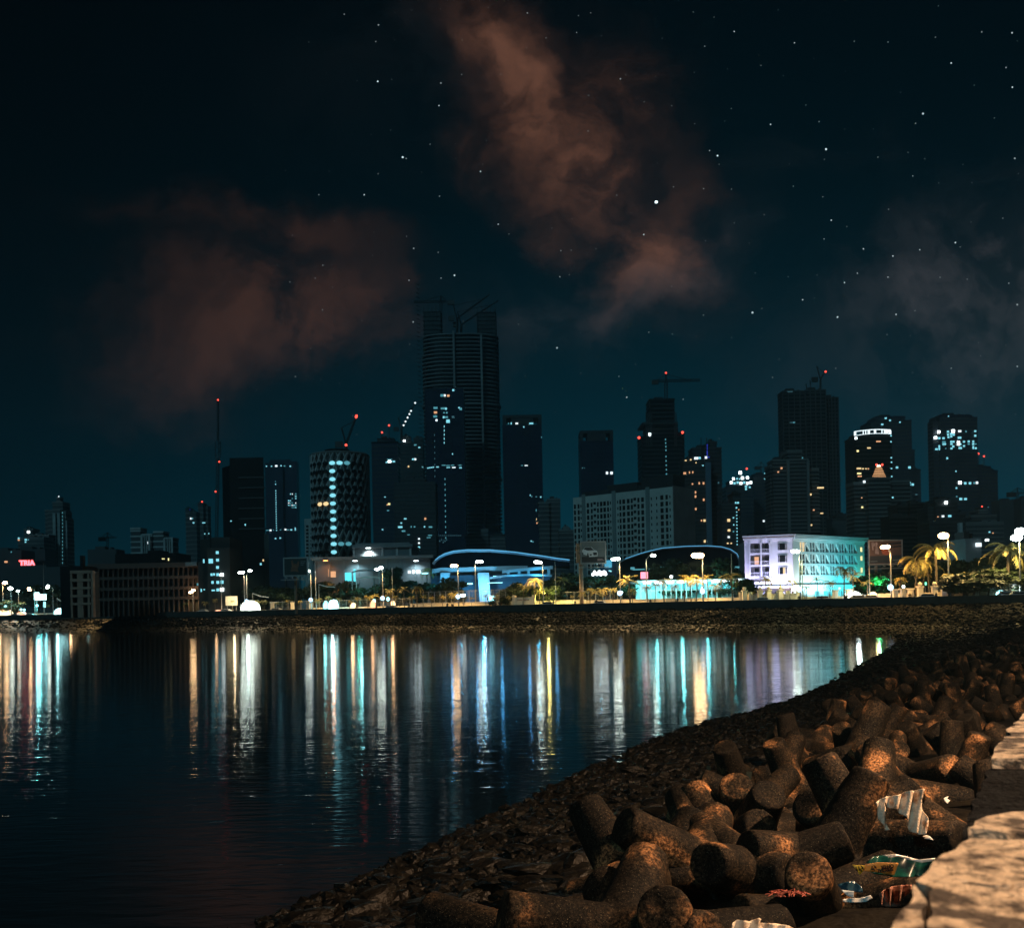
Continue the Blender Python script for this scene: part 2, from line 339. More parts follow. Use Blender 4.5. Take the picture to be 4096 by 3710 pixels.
# ------------------------------------------------------------------ skyline
def bld(name, label, D, boxes, m, cat='tower', bands=None, bandm=None, lit=(), fins=None, finm=None, cap=None, unlit=None, group=None, lip=.5, roof=True):
    """boxes: (x0, x1, ytop[, dD, depth]) in picture columns at distance D"""
    xs = [b[0] for b in boxes]+[b[1] for b in boxes]; base = at((min(xs)+max(xs))/2, 2400, D)
    t = thing(name, label, cat, (base.x, D, GZ), group); mb = MB(); bm_ = MB(); fm = MB(); rf = MB()
    for b in boxes:
        dD = b[3] if len(b) > 3 else 0; dep = b[4] if len(b) > 4 else max(12, (b[1]-b[0])/F*D*.8)
        a = at(b[0], b[2], D+dD); c = at(b[1], b[2], D+dD); z = (a.z+c.z)/2
        mb.box(a.x, c.x, D+dD, D+dD+dep, GZ, z); w = c.x-a.x
        if roof: rf.box(a.x+.2*w, a.x+.55*w, D+dD+dep*.2, D+dD+dep*.6, z, z+1.5+.008*(z)); rf.box(a.x+.7*w, a.x+.78*w, D+dD+dep*.2, D+dD+dep*.5, z, z+1.2+.004*z)
        if bands:
            sp_ = bands*D/F; zz = GZ+sp_
            while zz < z-.3: bm_.box(a.x-lip, c.x+lip, D+dD-lip, D+dD+dep+lip*.9, zz, zz+sp_*.28); zz += sp_
            bm_.box(a.x-lip, c.x+lip, D+dD-lip, D+dD+dep+lip*.9, z-sp_*.2, z+.5)
        if fins:
            k = int(fins); 
            for i in range(k+1): x = a.x+w*i/k; fm.box(x-.35, x+.35, D+dD-lip-.3, D+dD-.01, GZ, z+.2)
    part('wall', mb, m, t)
    if roof: part('rooftop_plant', rf, DRK, t)
    if bands: part('floor_ledge', bm_, bandm or CON2, t)
    if fins: part('fin', fm, finm or CON2, t)
    for q in lit:
        x, y, w, h, k = q[:5]; Dq = D+(q[5] if len(q) > 5 else 0); p = at(x, y, Dq-lip-.35); window(t, p, w/F*D, h/F*D, .3, EM[k])
    return t
def col(x, y0, y1, n, w, h, k, x1=None): return [(x+((x1 or x)-x)*i/max(n-1, 1), y0+(y1-y0)*i/max(n-1, 1), w, h, k) for i in range(n)]
def scat(x0, x1, y0, y1, n, ks, seed, sx=16, sy=16, w=(5, 9), h=(5, 7)):
    r = random.Random(seed); o = []; used = set()
    while len(o) < n:
        i, j = r.randint(0, int((x1-x0)/sx)), r.randint(0, int((y1-y0)/sy))
        if (i, j) in used:
            if len(used) >= (int((x1-x0)/sx)+1)*(int((y1-y0)/sy)+1): break
            continue
        used.add((i, j)); o.append((x0+i*sx, y0+j*sy, r.uniform(*w), r.uniform(*h), r.choice(ks)))
    return o
def redlight(t, p, r=.9): part('warning_light', MB().ball(p, r), EM['red'], t)
# --- far left
bld('tower_block', 'low dark blocks at the far left behind the cyan kiosk', 700, [(-60, 85, 2200), (45, 180, 2195, 30), (-60, 330, 2268, -60)], DRK, 'building', lit=[(24, 2246, 12, 7, 'warm'), (4, 2286, 10, 9, 'amber'), (45, 2207, 4, 4, 'teal'), (125, 2270, 7, 5, 'cyan')])
bld('tower_block', 'dark mid rise with bright teal roof lights above the red neon sign', 800, [(72, 175, 2150), (120, 195, 2140, 20), (95, 130, 2115, 25)], CON, 'building', bands=16, lip=.3, lit=[(75, 2152, 6, 6, 'cyan'), (75, 2159, 7, 5, 'warm'), (114, 2127, 10, 9, 'hot'), (103, 2158, 8, 7, 'cyan'), (113, 2158, 5, 4, 'teal'), (102, 2167, 5, 5, 'cyan'), (141, 2217, 6, 6, 'cyan'), (152, 2218, 7, 5, 'cyan'), (145, 2250, 4, 8, 'teal'), (155, 2246, 3, 7, 'teal')])
ns = thing('neon_sign', 'red and white neon TRIA letters glowing on the dark far left block', 'neon sign', at(108, 2252, 690))
def text(body, size, m, parent, c, rx=90, rz=0, ry=0, ext=.05, bold=0, name='lettering', sx=1):
    cu = bpy.data.curves.new('lettering', 'FONT'); cu.body = body; cu.size = size; cu.align_x = 'CENTER'; cu.align_y = 'CENTER'; cu.extrude = ext; cu.offset = bold
    o = bpy.data.objects.new('tmp', cu); C.objects.link(o); bpy.context.view_layer.update()
    me = bpy.data.meshes.new_from_object(o.evaluated_get(bpy.context.evaluated_depsgraph_get())); bpy.data.objects.remove(o)
    me.materials.clear(); me.materials.append(m); q = bpy.data.objects.new(name, me); C.objects.link(q); q.parent = parent
    q.location = Vector(c)-ORG.get(parent.name, Vector((0, 0, 0))); q.rotation_euler = (R(rx), R(ry), R(rz)); q.scale = (sx, 1, 1); return q
text('TRIA', 5.0, EM['red'], ns, at(108, 2252, 690.6), bold=.42, ext=.3, sx=.95, name='glow_outline'); text('TRIA', 5.0, EM['pink'], ns, at(108, 2252, 690), bold=.1, ext=.3, sx=.95)
t = bld('residential_tower', 'slim stepped residential tower with pale ribs and a lit spire at far left', 850, [(180, 192, 2040, 8), (192, 240, 2040), (210, 250, 2008, 6, 14), (226, 240, 1990, 8, 6), (240, 262, 2045, 3), (262, 270, 2075, 6)], CON, 'tower', bands=17, lip=.35, fins=0, roof=False, lit=col(250, 2050, 2250, 15, 3, 5, 'teal')+[(235, 1985, 4, 4, 'white')])
f = MB()
for x in (214, 220, 233, 237, 266): a = at(x, 2052, 849); f.box(a.x-.5, a.x+.5, 848.2, 848.8, GZ, a.z-(0 if x < 260 else 6))
part('fin', f, PALE, t)
bld('tower_block', 'plain dark slab block behind the pillared office block', 600, [(350, 465, 2196)], DRK, 'building')
def crane_hammer(label, D, mx, ybase, ytop, jx0, jx1, jy, light=None, apex=None, th=1.1, bars=None):
    a, b = at(mx, ybase, D), at(mx, ytop, D); t = thing('tower_crane', label, 'crane', (a.x, a.y, a.z))
    def lattice(p, q, r, n):
        mb = MB(); d = (q-p); up = Vector((0, 1, 0)); s = d.cross(up).normalized()
        cs = [s*r+up*r, s*r-up*r, -s*r-up*r, -s*r+up*r]
        for c in cs: mb.tube([p+c, q+c], r*.22, 4)
        for i in range(n):
            for k in range(4): mb.tube([p+d*(i/n)+cs[k], p+d*((i+1)/n)+cs[(k+1) % 4]], r*.16, 3)
        return mb
    part('mast', lattice(a, b, th, max(4, int((b-a).length/3))), STEEL, t)
    j0, j1 = at(jx0, jy, D), at(jx1, jy-(jx1-jx0)*.02, D); part('jib', lattice(j0, j1, th*.75, 22), STEEL, t)
    part('counterweight', MB().box(j0.x-1, j0.x+5, D-1.5, D+1.5, j0.z-3, j0.z+.6), STEEL, t)
    ap = at(mx, apex or jy-22, D); m2 = MB().tube([at(mx, jy, D), ap], th*.7, 4); m2.tube([ap, j0+(j1-j0)*.05], .25, 4); m2.tube([ap, j0+(j1-j0)*.8], .25, 4); part('tie_bar', m2, STEEL, t)
    if light: redlight(t, ap+Vector((0, 0, 1.2)))
    return t
def crane_luff(label, D, bx, by, jx, jy, base=None, lights=(), lk='red', th=1.1):
    a = at(bx, base or by+25, D); b = at(bx, by, D); e = at(jx, jy, D); t = thing('luffing_crane', label, 'crane', a)
    part('mast', MB().tube([a, b], th, 4), STEEL, t)
    m = MB(); d = e-b; s = Vector((0, 1, 0)); nrm = d.cross(s).normalized()
    for c in (s*th*.6, -s*th*.6, nrm*th*.9): m.tube([b+c*.6, b+d*.5+c, e+c*.2], th*.28, 4)
    for i in range(14): m.tube([b+d*(i/14)+s*th*.6, b+d*((i+1)/14)+nrm*th*.9], th*.18, 3)
    part('jib', m, STEEL, t); k = -1 if jx > bx else 1
    part('cab', MB().box(b.x+k*5-2.5, b.x+k*5+2.5, D-1.5, D+1.5, b.z-1.5, b.z+2.5), STEEL, t)
    ap = b+Vector((k*3, 0, 12)); part('tie_bar', MB().tube([b, ap], .5, 4).tube([ap, b+d*.85], .2, 4), STEEL, t)
    for q in lights: part('warning_light', MB().ball(b+d*q+Vector((0, -1, 0)), .9), EM[lk], t)
    return t
crane_hammer('faint distant hammerhead crane above the pillared office block', 900, 430, 2200, 2143, 400, 468, 2150, th=.7)
for x0, lab in ((523, 'left of two pale banded apartment towers with a wedge roof'), (614, 'right of two pale banded apartment towers with a wedge roof')):
    y = 2112 if x0 < 600 else 2126
    t = bld('apartment_tower', lab, 700, [(x0, x0+38, y, 0), (x0+38, x0+84 if x0 < 600 else x0+76, y+25, 1)], CON, 'apartment tower', bands=22, bandm=PALE, lip=.35, roof=False, lit=[(592, 2170, 3, 9, 'white')] if x0 < 600 else [])
    f = MB()
    for x in (44, 58, 62, 74): a = at(x0+x, y+27, 699); f.box(a.x-.7, a.x+.7, 698.3, 699.2, GZ, a.z)
    part('fin', f, PALE, t)
t = bld('residential_tower', 'shorter of two faint slim towers left of the radio mast', 1100, [(742, 760, 2034, 4), (758, 785, 2048)], CON, bands=18, lip=.4, lit=[(763, 2073, 6, 6, 'white'), (770, 2073, 4, 3, 'cyan'), (774, 2090, 6, 5, 'cyan'), (759, 2038, 3, 3, 'blue')])
t = bld('residential_tower', 'taller of two faint slim towers with a red light, left of the radio mast', 1150, [(792, 812, 2012, 0), (808, 830, 2024, 4)], CON, bands=18, lip=.4, lit=[(815, 2090, 12, 4, 'cyan'), (819, 2134, 4, 4, 'cyan'), (835, 2133, 4, 4, 'cyan')]); redlight(t, at(808, 2006, 1149))
t = thing('radio_mast', 'tall thin lattice radio mast with red lights left of the black tower', 'radio mast', at(872, 2150, 1000))
m = MB()
for y0, y1, r in ((2160, 1830, 1.3), (1830, 1765, 2.6), (1765, 1600, .8)):
    a, b = at(866 if y0 > 2000 else 872, y0, 1000), at(872, y1, 1000); d = b-a; n = max(6, int(d.length/5))
    cs = [Vector((r, 0, 0)), Vector((-r, 0, 0)), Vector((0, r, 0))]
    for c in cs: m.tube([a+c, b+c], .35, 4)
    for i in range(n): m.tube([a+d*(i/n)+cs[i % 3], a+d*((i+1)/n)+cs[(i+1) % 3]], .25, 3)
part('lattice', m, STEEL, t)
for p in ((872, 1599), (877, 1846), (862, 1965)): redlight(t, at(*p, 998))
# --- black tower
D = 380; t = thing('office_tower', 'tall black glass office tower with faint ledges right of the radio mast', 'office tower', (at(970, 2400, D).x, D, GZ))
a, b, c = at(888, 1862, D+6), at(917, 1862, D), at(1054, 1840, D); z1 = at(980, 1860, D).z; z2 = at(980, 1829, D).z
part('wall', MB().prism([(a.x, a.y), (b.x, b.y), (c.x, c.y), (c.x*(D+26)/D-.6, D+26), (a.x, D+26)], GZ, z1).prism([(b.x, b.y+.5), (c.x-.2, c.y+.5), (c.x*(D+25)/D-.6, D+25), (b.x, D+25)], z1, z2), BLK, t)
m = MB(); x5 = at(960, 2000, D).x
for k in range(9):
    z = at(960, 1913+k*41, D).z; m.box(x5-.5 if k < 7 else b.x, c.x+.35, D-.5, D+.4, z, z+.5)
part('floor_ledge', m, DRK, t)
m = MB(); a = at(930, 2135, D-8); b2 = at(1056, 2135, D-8); m.box(a.x, b2.x, D-8, D-1, GZ, a.z); part('podium', m, BLK, t)
for q in [(924, 2083, 5, 4), (981, 2098, 4, 7), (1053, 2240, 4, 8), (1043, 2255, 6, 8)]: window(t, at(q[0], q[1], D-9), q[2]/F*D, q[3]/F*D, .2, EM['amber' if q[0] == 1053 else 'cyan'])
# --- behind-left towers
bld('glass_tower', 'hazy teal glass tower with a line of dot lights right of the black tower', 1300, [(1060, 1130, 1850), (1130, 1186, 1845, 4), (1078, 1160, 1838, 8, 20)], BLUE, roof=False, lip=.5,
    lit=[(1066, 1864, 5, 4, 'cyan'), (1086, 1864, 5, 4, 'cyan'), (1105, 1863, 9, 7, 'white'), (1124, 1862, 5, 5, 'cyan'), (1138, 1863, 7, 4, 'teal'), (1161, 1864, 6, 5, 'cyan')]+[(1102, 1925, 3, 3, 'teal'), (1102, 1936, 4, 4, 'cyan')]+col(1103, 1962, 2120, 18, 3.5, 4, 'cyan', 1106)
    +[(1082, 2120, 8, 6, 'white'), (1070, 2120, 12, 3, 'teal'), (1094, 2119, 4, 3, 'teal'), (1122, 2118, 5, 3, 'teal'), (1142, 2117, 7, 6, 'white'), (1152, 2118, 10, 3, 'teal'), (1165, 2118, 7, 5, 'cyan'), (1181, 2115, 4, 12, 'cyan'), (1102, 2153, 6, 5, 'cyan'), (1121, 2151, 6, 5, 'cyan')]
    +scat(1155, 1188, 1975, 2035, 20, ['cyan', 'cyan', 'white', 'teal'], 3, 7, 9, (3, 6), (3, 5)))
t = bld('apartment_tower', 'narrow pale apartment block with stacked openings beside the round tower', 600, [(1217, 1252, 2074)], PALE, 'apartment tower', roof=False)
for i in range(10):
    for x, w in ((1229, 9), (1246, 7)): p = at(x, 2104+i*14.5, 599.8); window(t, p, w/F*600, 8/F*600, .3, WIN)
# --- round lattice tower
D = 450; cc = at(1364, 2100, D+12); Rr = 113/F*(D+12); zt = at(1364, 1818, D+8).z; t = thing('round_tower', 'round office tower wrapped in a diagonal lattice with oval windows', 'office tower', (cc.x, cc.y, GZ))
m = MB(); m.sm = False; m.prism([(cc.x+(Rr-.5)*math.cos(a), cc.y+(Rr-.5)*math.sin(a)) for a in np.linspace(0, 2*math.pi, 49)[:-1]], GZ, zt); part('wall', m, DRK, t)
fh = 32.2/F*D; NA = 26
for sgn in (1, -1):
    m = MB()
    for k in range(NA):
        pts = []
        for i in range(0, 43):
            z = GZ+8+(zt-GZ-8)*i/42; a = -math.pi/2+sgn*(z-GZ)/fh*(math.pi/NA)+2*math.pi*k/NA
            pts.append((cc.x+Rr*math.cos(a), cc.y+Rr*math.sin(a), z))
        m.tube(pts, .62 if sgn > 0 else .36, 4)
    part('lattice_rib', m, mat('lattice_rib', (.30, .33, .34), .7, .2, .2), t)
for z in (zt, GZ+8): part('ring_beam', MB().tube([(cc.x+Rr*math.cos(a), cc.y+Rr*math.sin(a), z) for a in np.linspace(0, 2*math.pi, 49)], .6, 4), CON2, t)
part('penthouse', MB().prism([(cc.x+.45*Rr*math.cos(a)-1, cc.y+.45*Rr*math.sin(a)) for a in np.linspace(0, 2*math.pi, 25)[:-1]], zt-.1, zt+2.6), BLK, t)
ov = MB(); ov.add([(0, 0, 0)]+[(math.cos(a)*.5, 0, math.sin(a)*.5) for a in np.linspace(0, 2*math.pi, 17)[:-1]], [(0, 1+i, 1+(i+1) % 16) for i in range(16)])
ovm = {k: ov.mesh('oval_window', m_) for k, m_ in (('d', WIN), ('c', EM['cyan']), ('w', EM['amber']), ('t', EM['teal']))}
for r in range(12):
    z = at(1364, 1852+32.3*r, D).z
    for j in range(-4, 5):
        a = -math.pi/2+(j-.35)*(2*math.pi/NA); k = 'd'
        if j == 0: k = 'c'
        if r == 0 and j in (1,): k = 'c'
        if r == 0 and j == 2: k = 't'
        if r == 5 and j in (-1, -2): k = 'w'
        if r == 10 and j in (1, 2): k = 't'
        if r > 8 and j > 0 and k == 'd': continue
        o = bpy.data.objects.new('window', ovm[k]); C.objects.link(o); o.parent = t; rr = Rr+.72
        o.location = (cc.x+rr*math.cos(a)-cc.x, rr*math.sin(a), z-GZ); o.rotation_euler = (0, 0, a+math.pi/2); o.scale = (2.7, 1, 1.75)
crane_luff('luffing crane with red lights standing behind the round lattice tower', 700, 1385, 1780, 1427, 1664, 1830, (.0, .96, 1), 'red')
# --- middle group
t = bld('residential_tower', 'dark blue tower with two red roof lights right of the round tower', 900, [(1486, 1590, 1768), (1510, 1575, 1755, 4)], BLUE, bands=17, bandm=CON, lip=.3, lit=[(1547, 1848, 8, 5, 'cyan'), (1558, 1845, 12, 8, 'hot'), (1575, 1845, 10, 6, 'cyan'), (1558, 1836, 20, 3, 'teal'), (1540, 1987, 6, 3, 'cyan'), (1556, 2015, 9, 7, 'lemon'), (1550, 2018, 6, 4, 'warm'), (1552, 2041, 8, 4, 'teal'), (1530, 2117, 6, 4, 'cyan')])
redlight(t, at(1528, 1729, 902)); redlight(t, at(1556, 1701, 902)); part('antenna', MB().tube([at(1528, 1757, 902), at(1528, 1730, 902)], .3, 4).tube([at(1556, 1757, 902), at(1556, 1702, 902)], .3, 4), STEEL, t)
bld('unfinished_tower', 'unfinished tower with scattered teal work lights behind the dark blue tower', 1000, [(1595, 1690, 1772), (1612, 1640, 1745, 4), (1655, 1690, 1752, 4)], CON, bands=15, bandm=CON, lip=.4, lit=[(1617, 1763, 8, 7, 'hot'), (1661, 1779, 10, 5, 'teal'), (1677, 1789, 7, 5, 'cyan'), (1652, 1836, 8, 6, 'cyan'), (1661, 1836, 7, 7, 'white'), (1634, 1865, 6, 6, 'amber'), (1690, 1868, 5, 4, 'cyan')])
crane_luff('luffing crane strung with white lights beside the supertall tower', 1000, 1606, 1718, 1661, 1612, 1765, (.16, .3, .45, .58, .7, 1), 'white')
t = bld('residential_tower', 'dark stepped tower with a pale roof band in front of the unfinished tower', 640, [(1575, 1740, 1930), (1602, 1700, 1916, 2)], DRK, bands=16, bandm=CON, lip=.3, lit=[(1621, 2074, 10, 5, 'cyan'), (1605, 2091, 6, 5, 'cyan'), (1601, 2107, 17, 7, 'cyan'), (1614, 2123, 14, 6, 'teal'), (1645, 2106, 4, 6, 'teal'), (1658, 2106, 6, 5, 'teal'), (1698, 2106, 5, 6, 'cyan'), (1722, 2107, 14, 6, 'teal'), (1701, 2074, 7, 8, 'warm'), (1634, 2138, 10, 3, 'teal'), (1676, 2154, 7, 6, 'white'), (1676, 2171, 7, 6, 'white'), (1676, 2188, 8, 8, 'cyan'), (1606, 2173, 6, 5, 'cyan'), (1715, 2149, 16, 3, 'teal'), (1720, 2140, 16, 3, 'teal')])
# supertall with rounded slab stack
D = 900; t = thing('supertall_tower', 'tallest unfinished tower with curved stacked floor slabs, topped by cranes', 'skyscraper', (at(1845, 2400, D).x, D, GZ))
def lobes(x0, x1, D0, dep, out):
    a, b = at(x0, 1900, D0).x, at(x1, 1900, D0).x; cx = (a+b)/2; w = (b-a)/2; r = []
    for k in range(48):
        th = 2*math.pi*k/48; cxx, syy = math.cos(th), math.sin(th); f = 1+.05*math.cos(3*th+.6)
        r.append((cx+(w+out)*f*math.copysign(abs(cxx)**.62, cxx), D0+dep/2+(dep/2+out)*math.copysign(abs(syy)**.7, syy)))
    return r
zt = at(1845, 1325, D).z
part('core', MB().prism(lobes(1693, 1992, D, 46, -1.6), GZ, zt-2), BLK, t)
m = MB(); z = GZ+3.4; k = 0
SL = mat('raw_slab_edge', (.20, .21, .22), .85, .3, .06)
while z < zt:
    o = 1.0 if k % 19 == 13 else 0; m.prism(lobes(1688 if z < 230 else 1692, 1998, D, 46, o), z, z+.8+(.5 if o else 0)); z += 3.43; k += 1
part('floor_slab', m, SL, t)
m = MB()
for x in (1835, 1945, 2004):
    a = at(x, 2380, D); dd = -1.5 if x < 2000 else 16; m.box(a.x-.9, a.x+.9, D+dd-(.9 if x < 1900 else 1), D+dd+1.4, GZ, zt-(0 if x < 1900 else 4))
part('column', m, SL, t)
m = MB()
for i in range(60):
    z = GZ+60+i*3.9; a = at(1684, 1900, D).x; m.tube([(a, D+20, z), (a-2.5, D+18, z+.4)], .3, 4)
part('edge_bracket', m, STEEL, t)
for x0, x1, y in ((1696, 1760, 1240), (1910, 1980, 1243)):
    a, b = at(x0, y, D+14), at(x1, y, D+14); m = MB().box(a.x, b.x, D+14, D+34, zt-2, a.z-1)
    for k in range(6): zz = zt+(a.z-zt)*(k+.5)/6; m.box(a.x-1, b.x+1, D+13, D+35, zz, zz+.7)
    for k in range(5): xx = a.x+(b.x-a.x)*k/4; m.box(xx-.25, xx+.25, D+13, D+13.6, zt, a.z+2+(k % 2)*2)
    part('lift_core', m, DRK, t)
crane_hammer('hammerhead crane on the left shoulder of the supertall tower', 915, 1764, 1330, 1202, 1795, 1655, 1205, th=1.0)
crane_luff('left of two luffing cranes reaching right from the supertall tower roof', 912, 1828, 1275, 1956, 1180, 1330, (), 'red')
crane_luff('right of two luffing cranes reaching right from the supertall tower roof', 916, 1845, 1300, 1994, 1202, 1330, (), 'red')
bld('glass_tower', 'blue glass tower with clusters of lit floors in front of the supertall tower', 820, [(1700, 1852, 1556)], BLUE, bands=22, bandm=BLUE, lip=.25, fins=6, finm=BLUE,
    lit=[(1813, 1560, 8, 7, 'cyan'), (1768, 1581, 12, 9, 'teal'), (1779, 1581, 7, 8, 'white'), (1793, 1582, 10, 8, 'warm'), (1742, 1631, 16, 8, 'teal'), (1772, 1633, 18, 7, 'teal'), (1784, 1634, 7, 8, 'cyan'), (1787, 1650, 7, 6, 'teal'), (1836, 1630, 6, 5, 'cyan'), (1843, 1635, 10, 9, 'teal'), (1742, 1649, 12, 8, 'warm'), (1776, 1650, 6, 5, 'teal'), (1741, 1665, 15, 8, 'teal'), (1746, 1680, 8, 8, 'white'), (1775, 1668, 7, 8, 'cyan'), (1786, 1668, 11, 7, 'teal'), (1792, 1684, 14, 13, 'cyan'), (1812, 1667, 10, 8, 'dim'), (1810, 1815, 4, 5, 'cyan')]
    +col(1777, 1705, 1770, 5, 2.5, 8, 'cyan')+col(1780, 1915, 2150, 12, 3, 7, 'teal', 1783)+col(1738, 1740, 2140, 18, 2.5, 6, 'dim', 1742)+[(1750, 1867, 10, 4, 'cyan'), (1775, 1860, 16, 3, 'teal'), (1792, 1861, 14, 3, 'teal'), (1810, 1860, 14, 3, 'teal'), (1793, 1869, 14, 3, 'cyan'), (1815, 1869, 14, 4, 'white'), (1842, 1870, 10, 4, 'cyan'), (1840, 1860, 12, 3, 'teal')]+[(1712+i*7, 1871-i, 6, 4, 'cyan') for i in range(4)]+[(1722+i*8, 2141, 6, 2, 'dim') for i in range(16)])
bld('unfinished_podium', 'low unfinished blocks with dim floors at the foot of the supertall tower', 700, [(1862, 2020, 2140), (1925, 1952, 2118, -2, 6)], CON, 'building', bands=15, bandm=CON2, lip=.3, lit=[(1752+i*7, 2168-(i % 3)*5, 4, 5, 'dim') for i in range(6)])
def frame_tower(label, D, x0, x1, y, ws, nm='framed_tower'):
    t = bld(nm, label, D, [(x0, x1, y+42)], BLUE, lip=.2, roof=False, bands=17, bandm=BLUE, lit=ws)
    a, b = at(x0, y, D), at(x1, y, D); z0 = at(x0, y+43, D).z; zt = a.z; m = MB(); w = b.x-a.x; dp = w*.8; e = w*.09
    for xx in (a.x, b.x-e):
        for yy in (D, D+dp-e): m.box(xx, xx+e, yy, yy+e, z0, zt-2.5)
    m.box(a.x, b.x, D, D+dp, zt-2.5, zt); m.box(a.x+w*.22, b.x-w*.22, D+.5, D+dp*.9, z0, zt-2.6)
    part('roof_frame', m, DRK, t); return t
frame_tower('tall framed tower with an open crown right of the supertall tower', 850, 2010, 2166, 1660, [(2045, 1693, 4, 8, 'cyan'), (2034, 1693, 3, 6, 'teal'), (2067, 1693, 10, 6, 'white'), (2125, 1693, 16, 6, 'cyan'), (2095, 1707, 5, 5, 'cyan'), (2105, 1861, 12, 3, 'white'), (2088, 1861, 8, 2, 'teal'), (2121, 1980, 3, 6, 'cyan'), (2127, 1985, 3, 5, 'teal'), (2145, 1986, 5, 3, 'teal'), (2163, 1987, 5, 5, 'cyan'), (2146, 2076, 2, 8, 'amber'), (2148, 2091, 5, 6, 'warm'), (2145, 2040, 3, 9, 'teal'), (2125, 2163, 6, 4, 'cyan'), (2132, 2166, 5, 4, 'teal'), (2166, 1748, 3, 5, 'teal')])
t = bld('apartment_tower', 'hazy banded apartment tower right of the open crowned tower', 650, [(2156, 2196, 2010), (2190, 2240, 1996, 2)], CON, 'apartment tower', bands=18, bandm=CON2, lip=.3)
bld('apartment_block', 'small hazy balconied block left of the cream grid block', 600, [(2238, 2296, 2120), (2255, 2275, 2108, 2)], CON, 'building', bands=18, bandm=CON2, lip=.4)
frame_tower('shorter framed tower with an open crown standing behind the cream grid block', 900, 2320, 2452, 1722, [(2428, 1891, 8, 10, 'white'), (2446, 1891, 10, 10, 'white'), (2330, 1871, 3, 3, 'teal'), (2338, 1871, 3, 3, 'teal')])
# --- cream grid block (turned towards the right)
t0 = at(2292, 1988, 487); t1 = at(2690, 1948, 448); t2 = at(2776, 1950, 462)
t = thing('apartment_block', 'wide cream apartment block with a dense grid of dark windows', 'apartment block', (t0.x, t0.y, GZ)); ztp = (t0.z+t1.z)/2
CRM = mat('cream_facade', (.48, .50, .47), .85, .18, .12)
part('wall', MB().prism([(t0.x, t0.y), (t1.x, t1.y), (t2.x, t2.y), (t0.x+12, t0.y+40)], GZ, ztp), CRM, t)
e1 = Vector((t1.x-t0.x, t1.y-t0.y, 0)); n1_ = Vector((e1.y, -e1.x, 0)).normalized(); rz = math.atan2(e1.y, e1.x)
nrm = (t2-t1); nrm.z = 0; nn = Vector((nrm.y, -nrm.x, 0)).normalized()
m = MB(); pp = [t1+nn*.02, t2+nn*.02]; pp = [Vector((p.x, p.y, 0)) for p in pp]
m.prism([(pp[0].x, pp[0].y), (pp[0].x+nn.x*.25, pp[0].y+nn.y*.25), (pp[1].x+nn.x*.25, pp[1].y+nn.y*.25), (pp[1].x, pp[1].y)], GZ, ztp+.4); part('side_wall', m, PINK, t)
def onface(a, z, out): p = Vector((t0.x, t0.y, 0))+e1*a+n1_*out; return Vector((p.x, p.y, z))
ww = [(.02, 9), (.06, 9), (.085, 4), (.16, 11), (.2, 9), (.232, 12, 1), (.265, 8), (.3, 11), (.335, 12), (.37, 8), (.395, 4), (.47, 4), (.495, 8), (.53, 12), (.575, 12), (.61, 9), (.64, 12, 1), (.675, 9), (.715, 12), (.80, 4), (.85, 4), (.90, 13), (.945, 10), (.975, 4)]
rest = MB(); cnt = 0; rowh = 25/F*470; wl = e1.length
cand = []
for r in range(12):
    z = ztp-2.4-1.9-r*rowh
    for q in ww:
        a, w = q[0], q[1]/F*470; small = len(q) > 2
        cand.append((w*(1.0 if small else 2.2), a, z+(.6 if small else 0), w, 1.2 if small else (2.0 if q[1] > 5 else 1.2)))
cand.sort(key=lambda c: -c[0])
for k, (ar, a, z, w, h) in enumerate(cand):
    c = onface(a, z, .06)
    if k < 100: window(t, c, w, h, .3, WIN, rz=rz)
    else:
        p, q = onface(a-w/2/wl, z-h/2, .2), onface(a+w/2/wl, z+h/2, .2); p2, q2 = onface(a-w/2/wl, z-h/2, -.1), onface(a+w/2/wl, z+h/2, -.1)
        rest.prism([(p.x, p.y), (q.x, q.y), (q2.x, q2.y), (p2.x, p2.y)], z-h/2, z+h/2)
o = part('window_rows', rest, WIN, t); o['kind'] = 'stuff'
m = MB()
for a in (.115, .43, .765):
    p, q = onface(a-.018, 0, .35), onface(a+.018, 0, .35); p2, q2 = onface(a-.018, 0, -.1), onface(a+.018, 0, -.1); m.prism([(p.x, p.y), (q.x, q.y), (q2.x, q2.y), (p2.x, p2.y)], GZ, ztp+1)
part('pilaster', m, mat('grey_pilaster', (.2, .24, .24), .85, .2, .2), t)
m = MB()
for a0, a1, h in ((.05, .34, 4), (.32, .62, 7), (.55, .9, 4.5), (.66, .96, 9.5)):
    p, q = onface(a0, 0, -3-a0), onface(a1, 0, -3-a0); r_, s_ = onface(a1, 0, -13), onface(a0, 0, -13); m.prism([(p.x, p.y), (q.x, q.y), (r_.x, r_.y), (s_.x, s_.y)], ztp-.2, ztp+h*.62)
part('rooftop_plant', m, DRK, t)
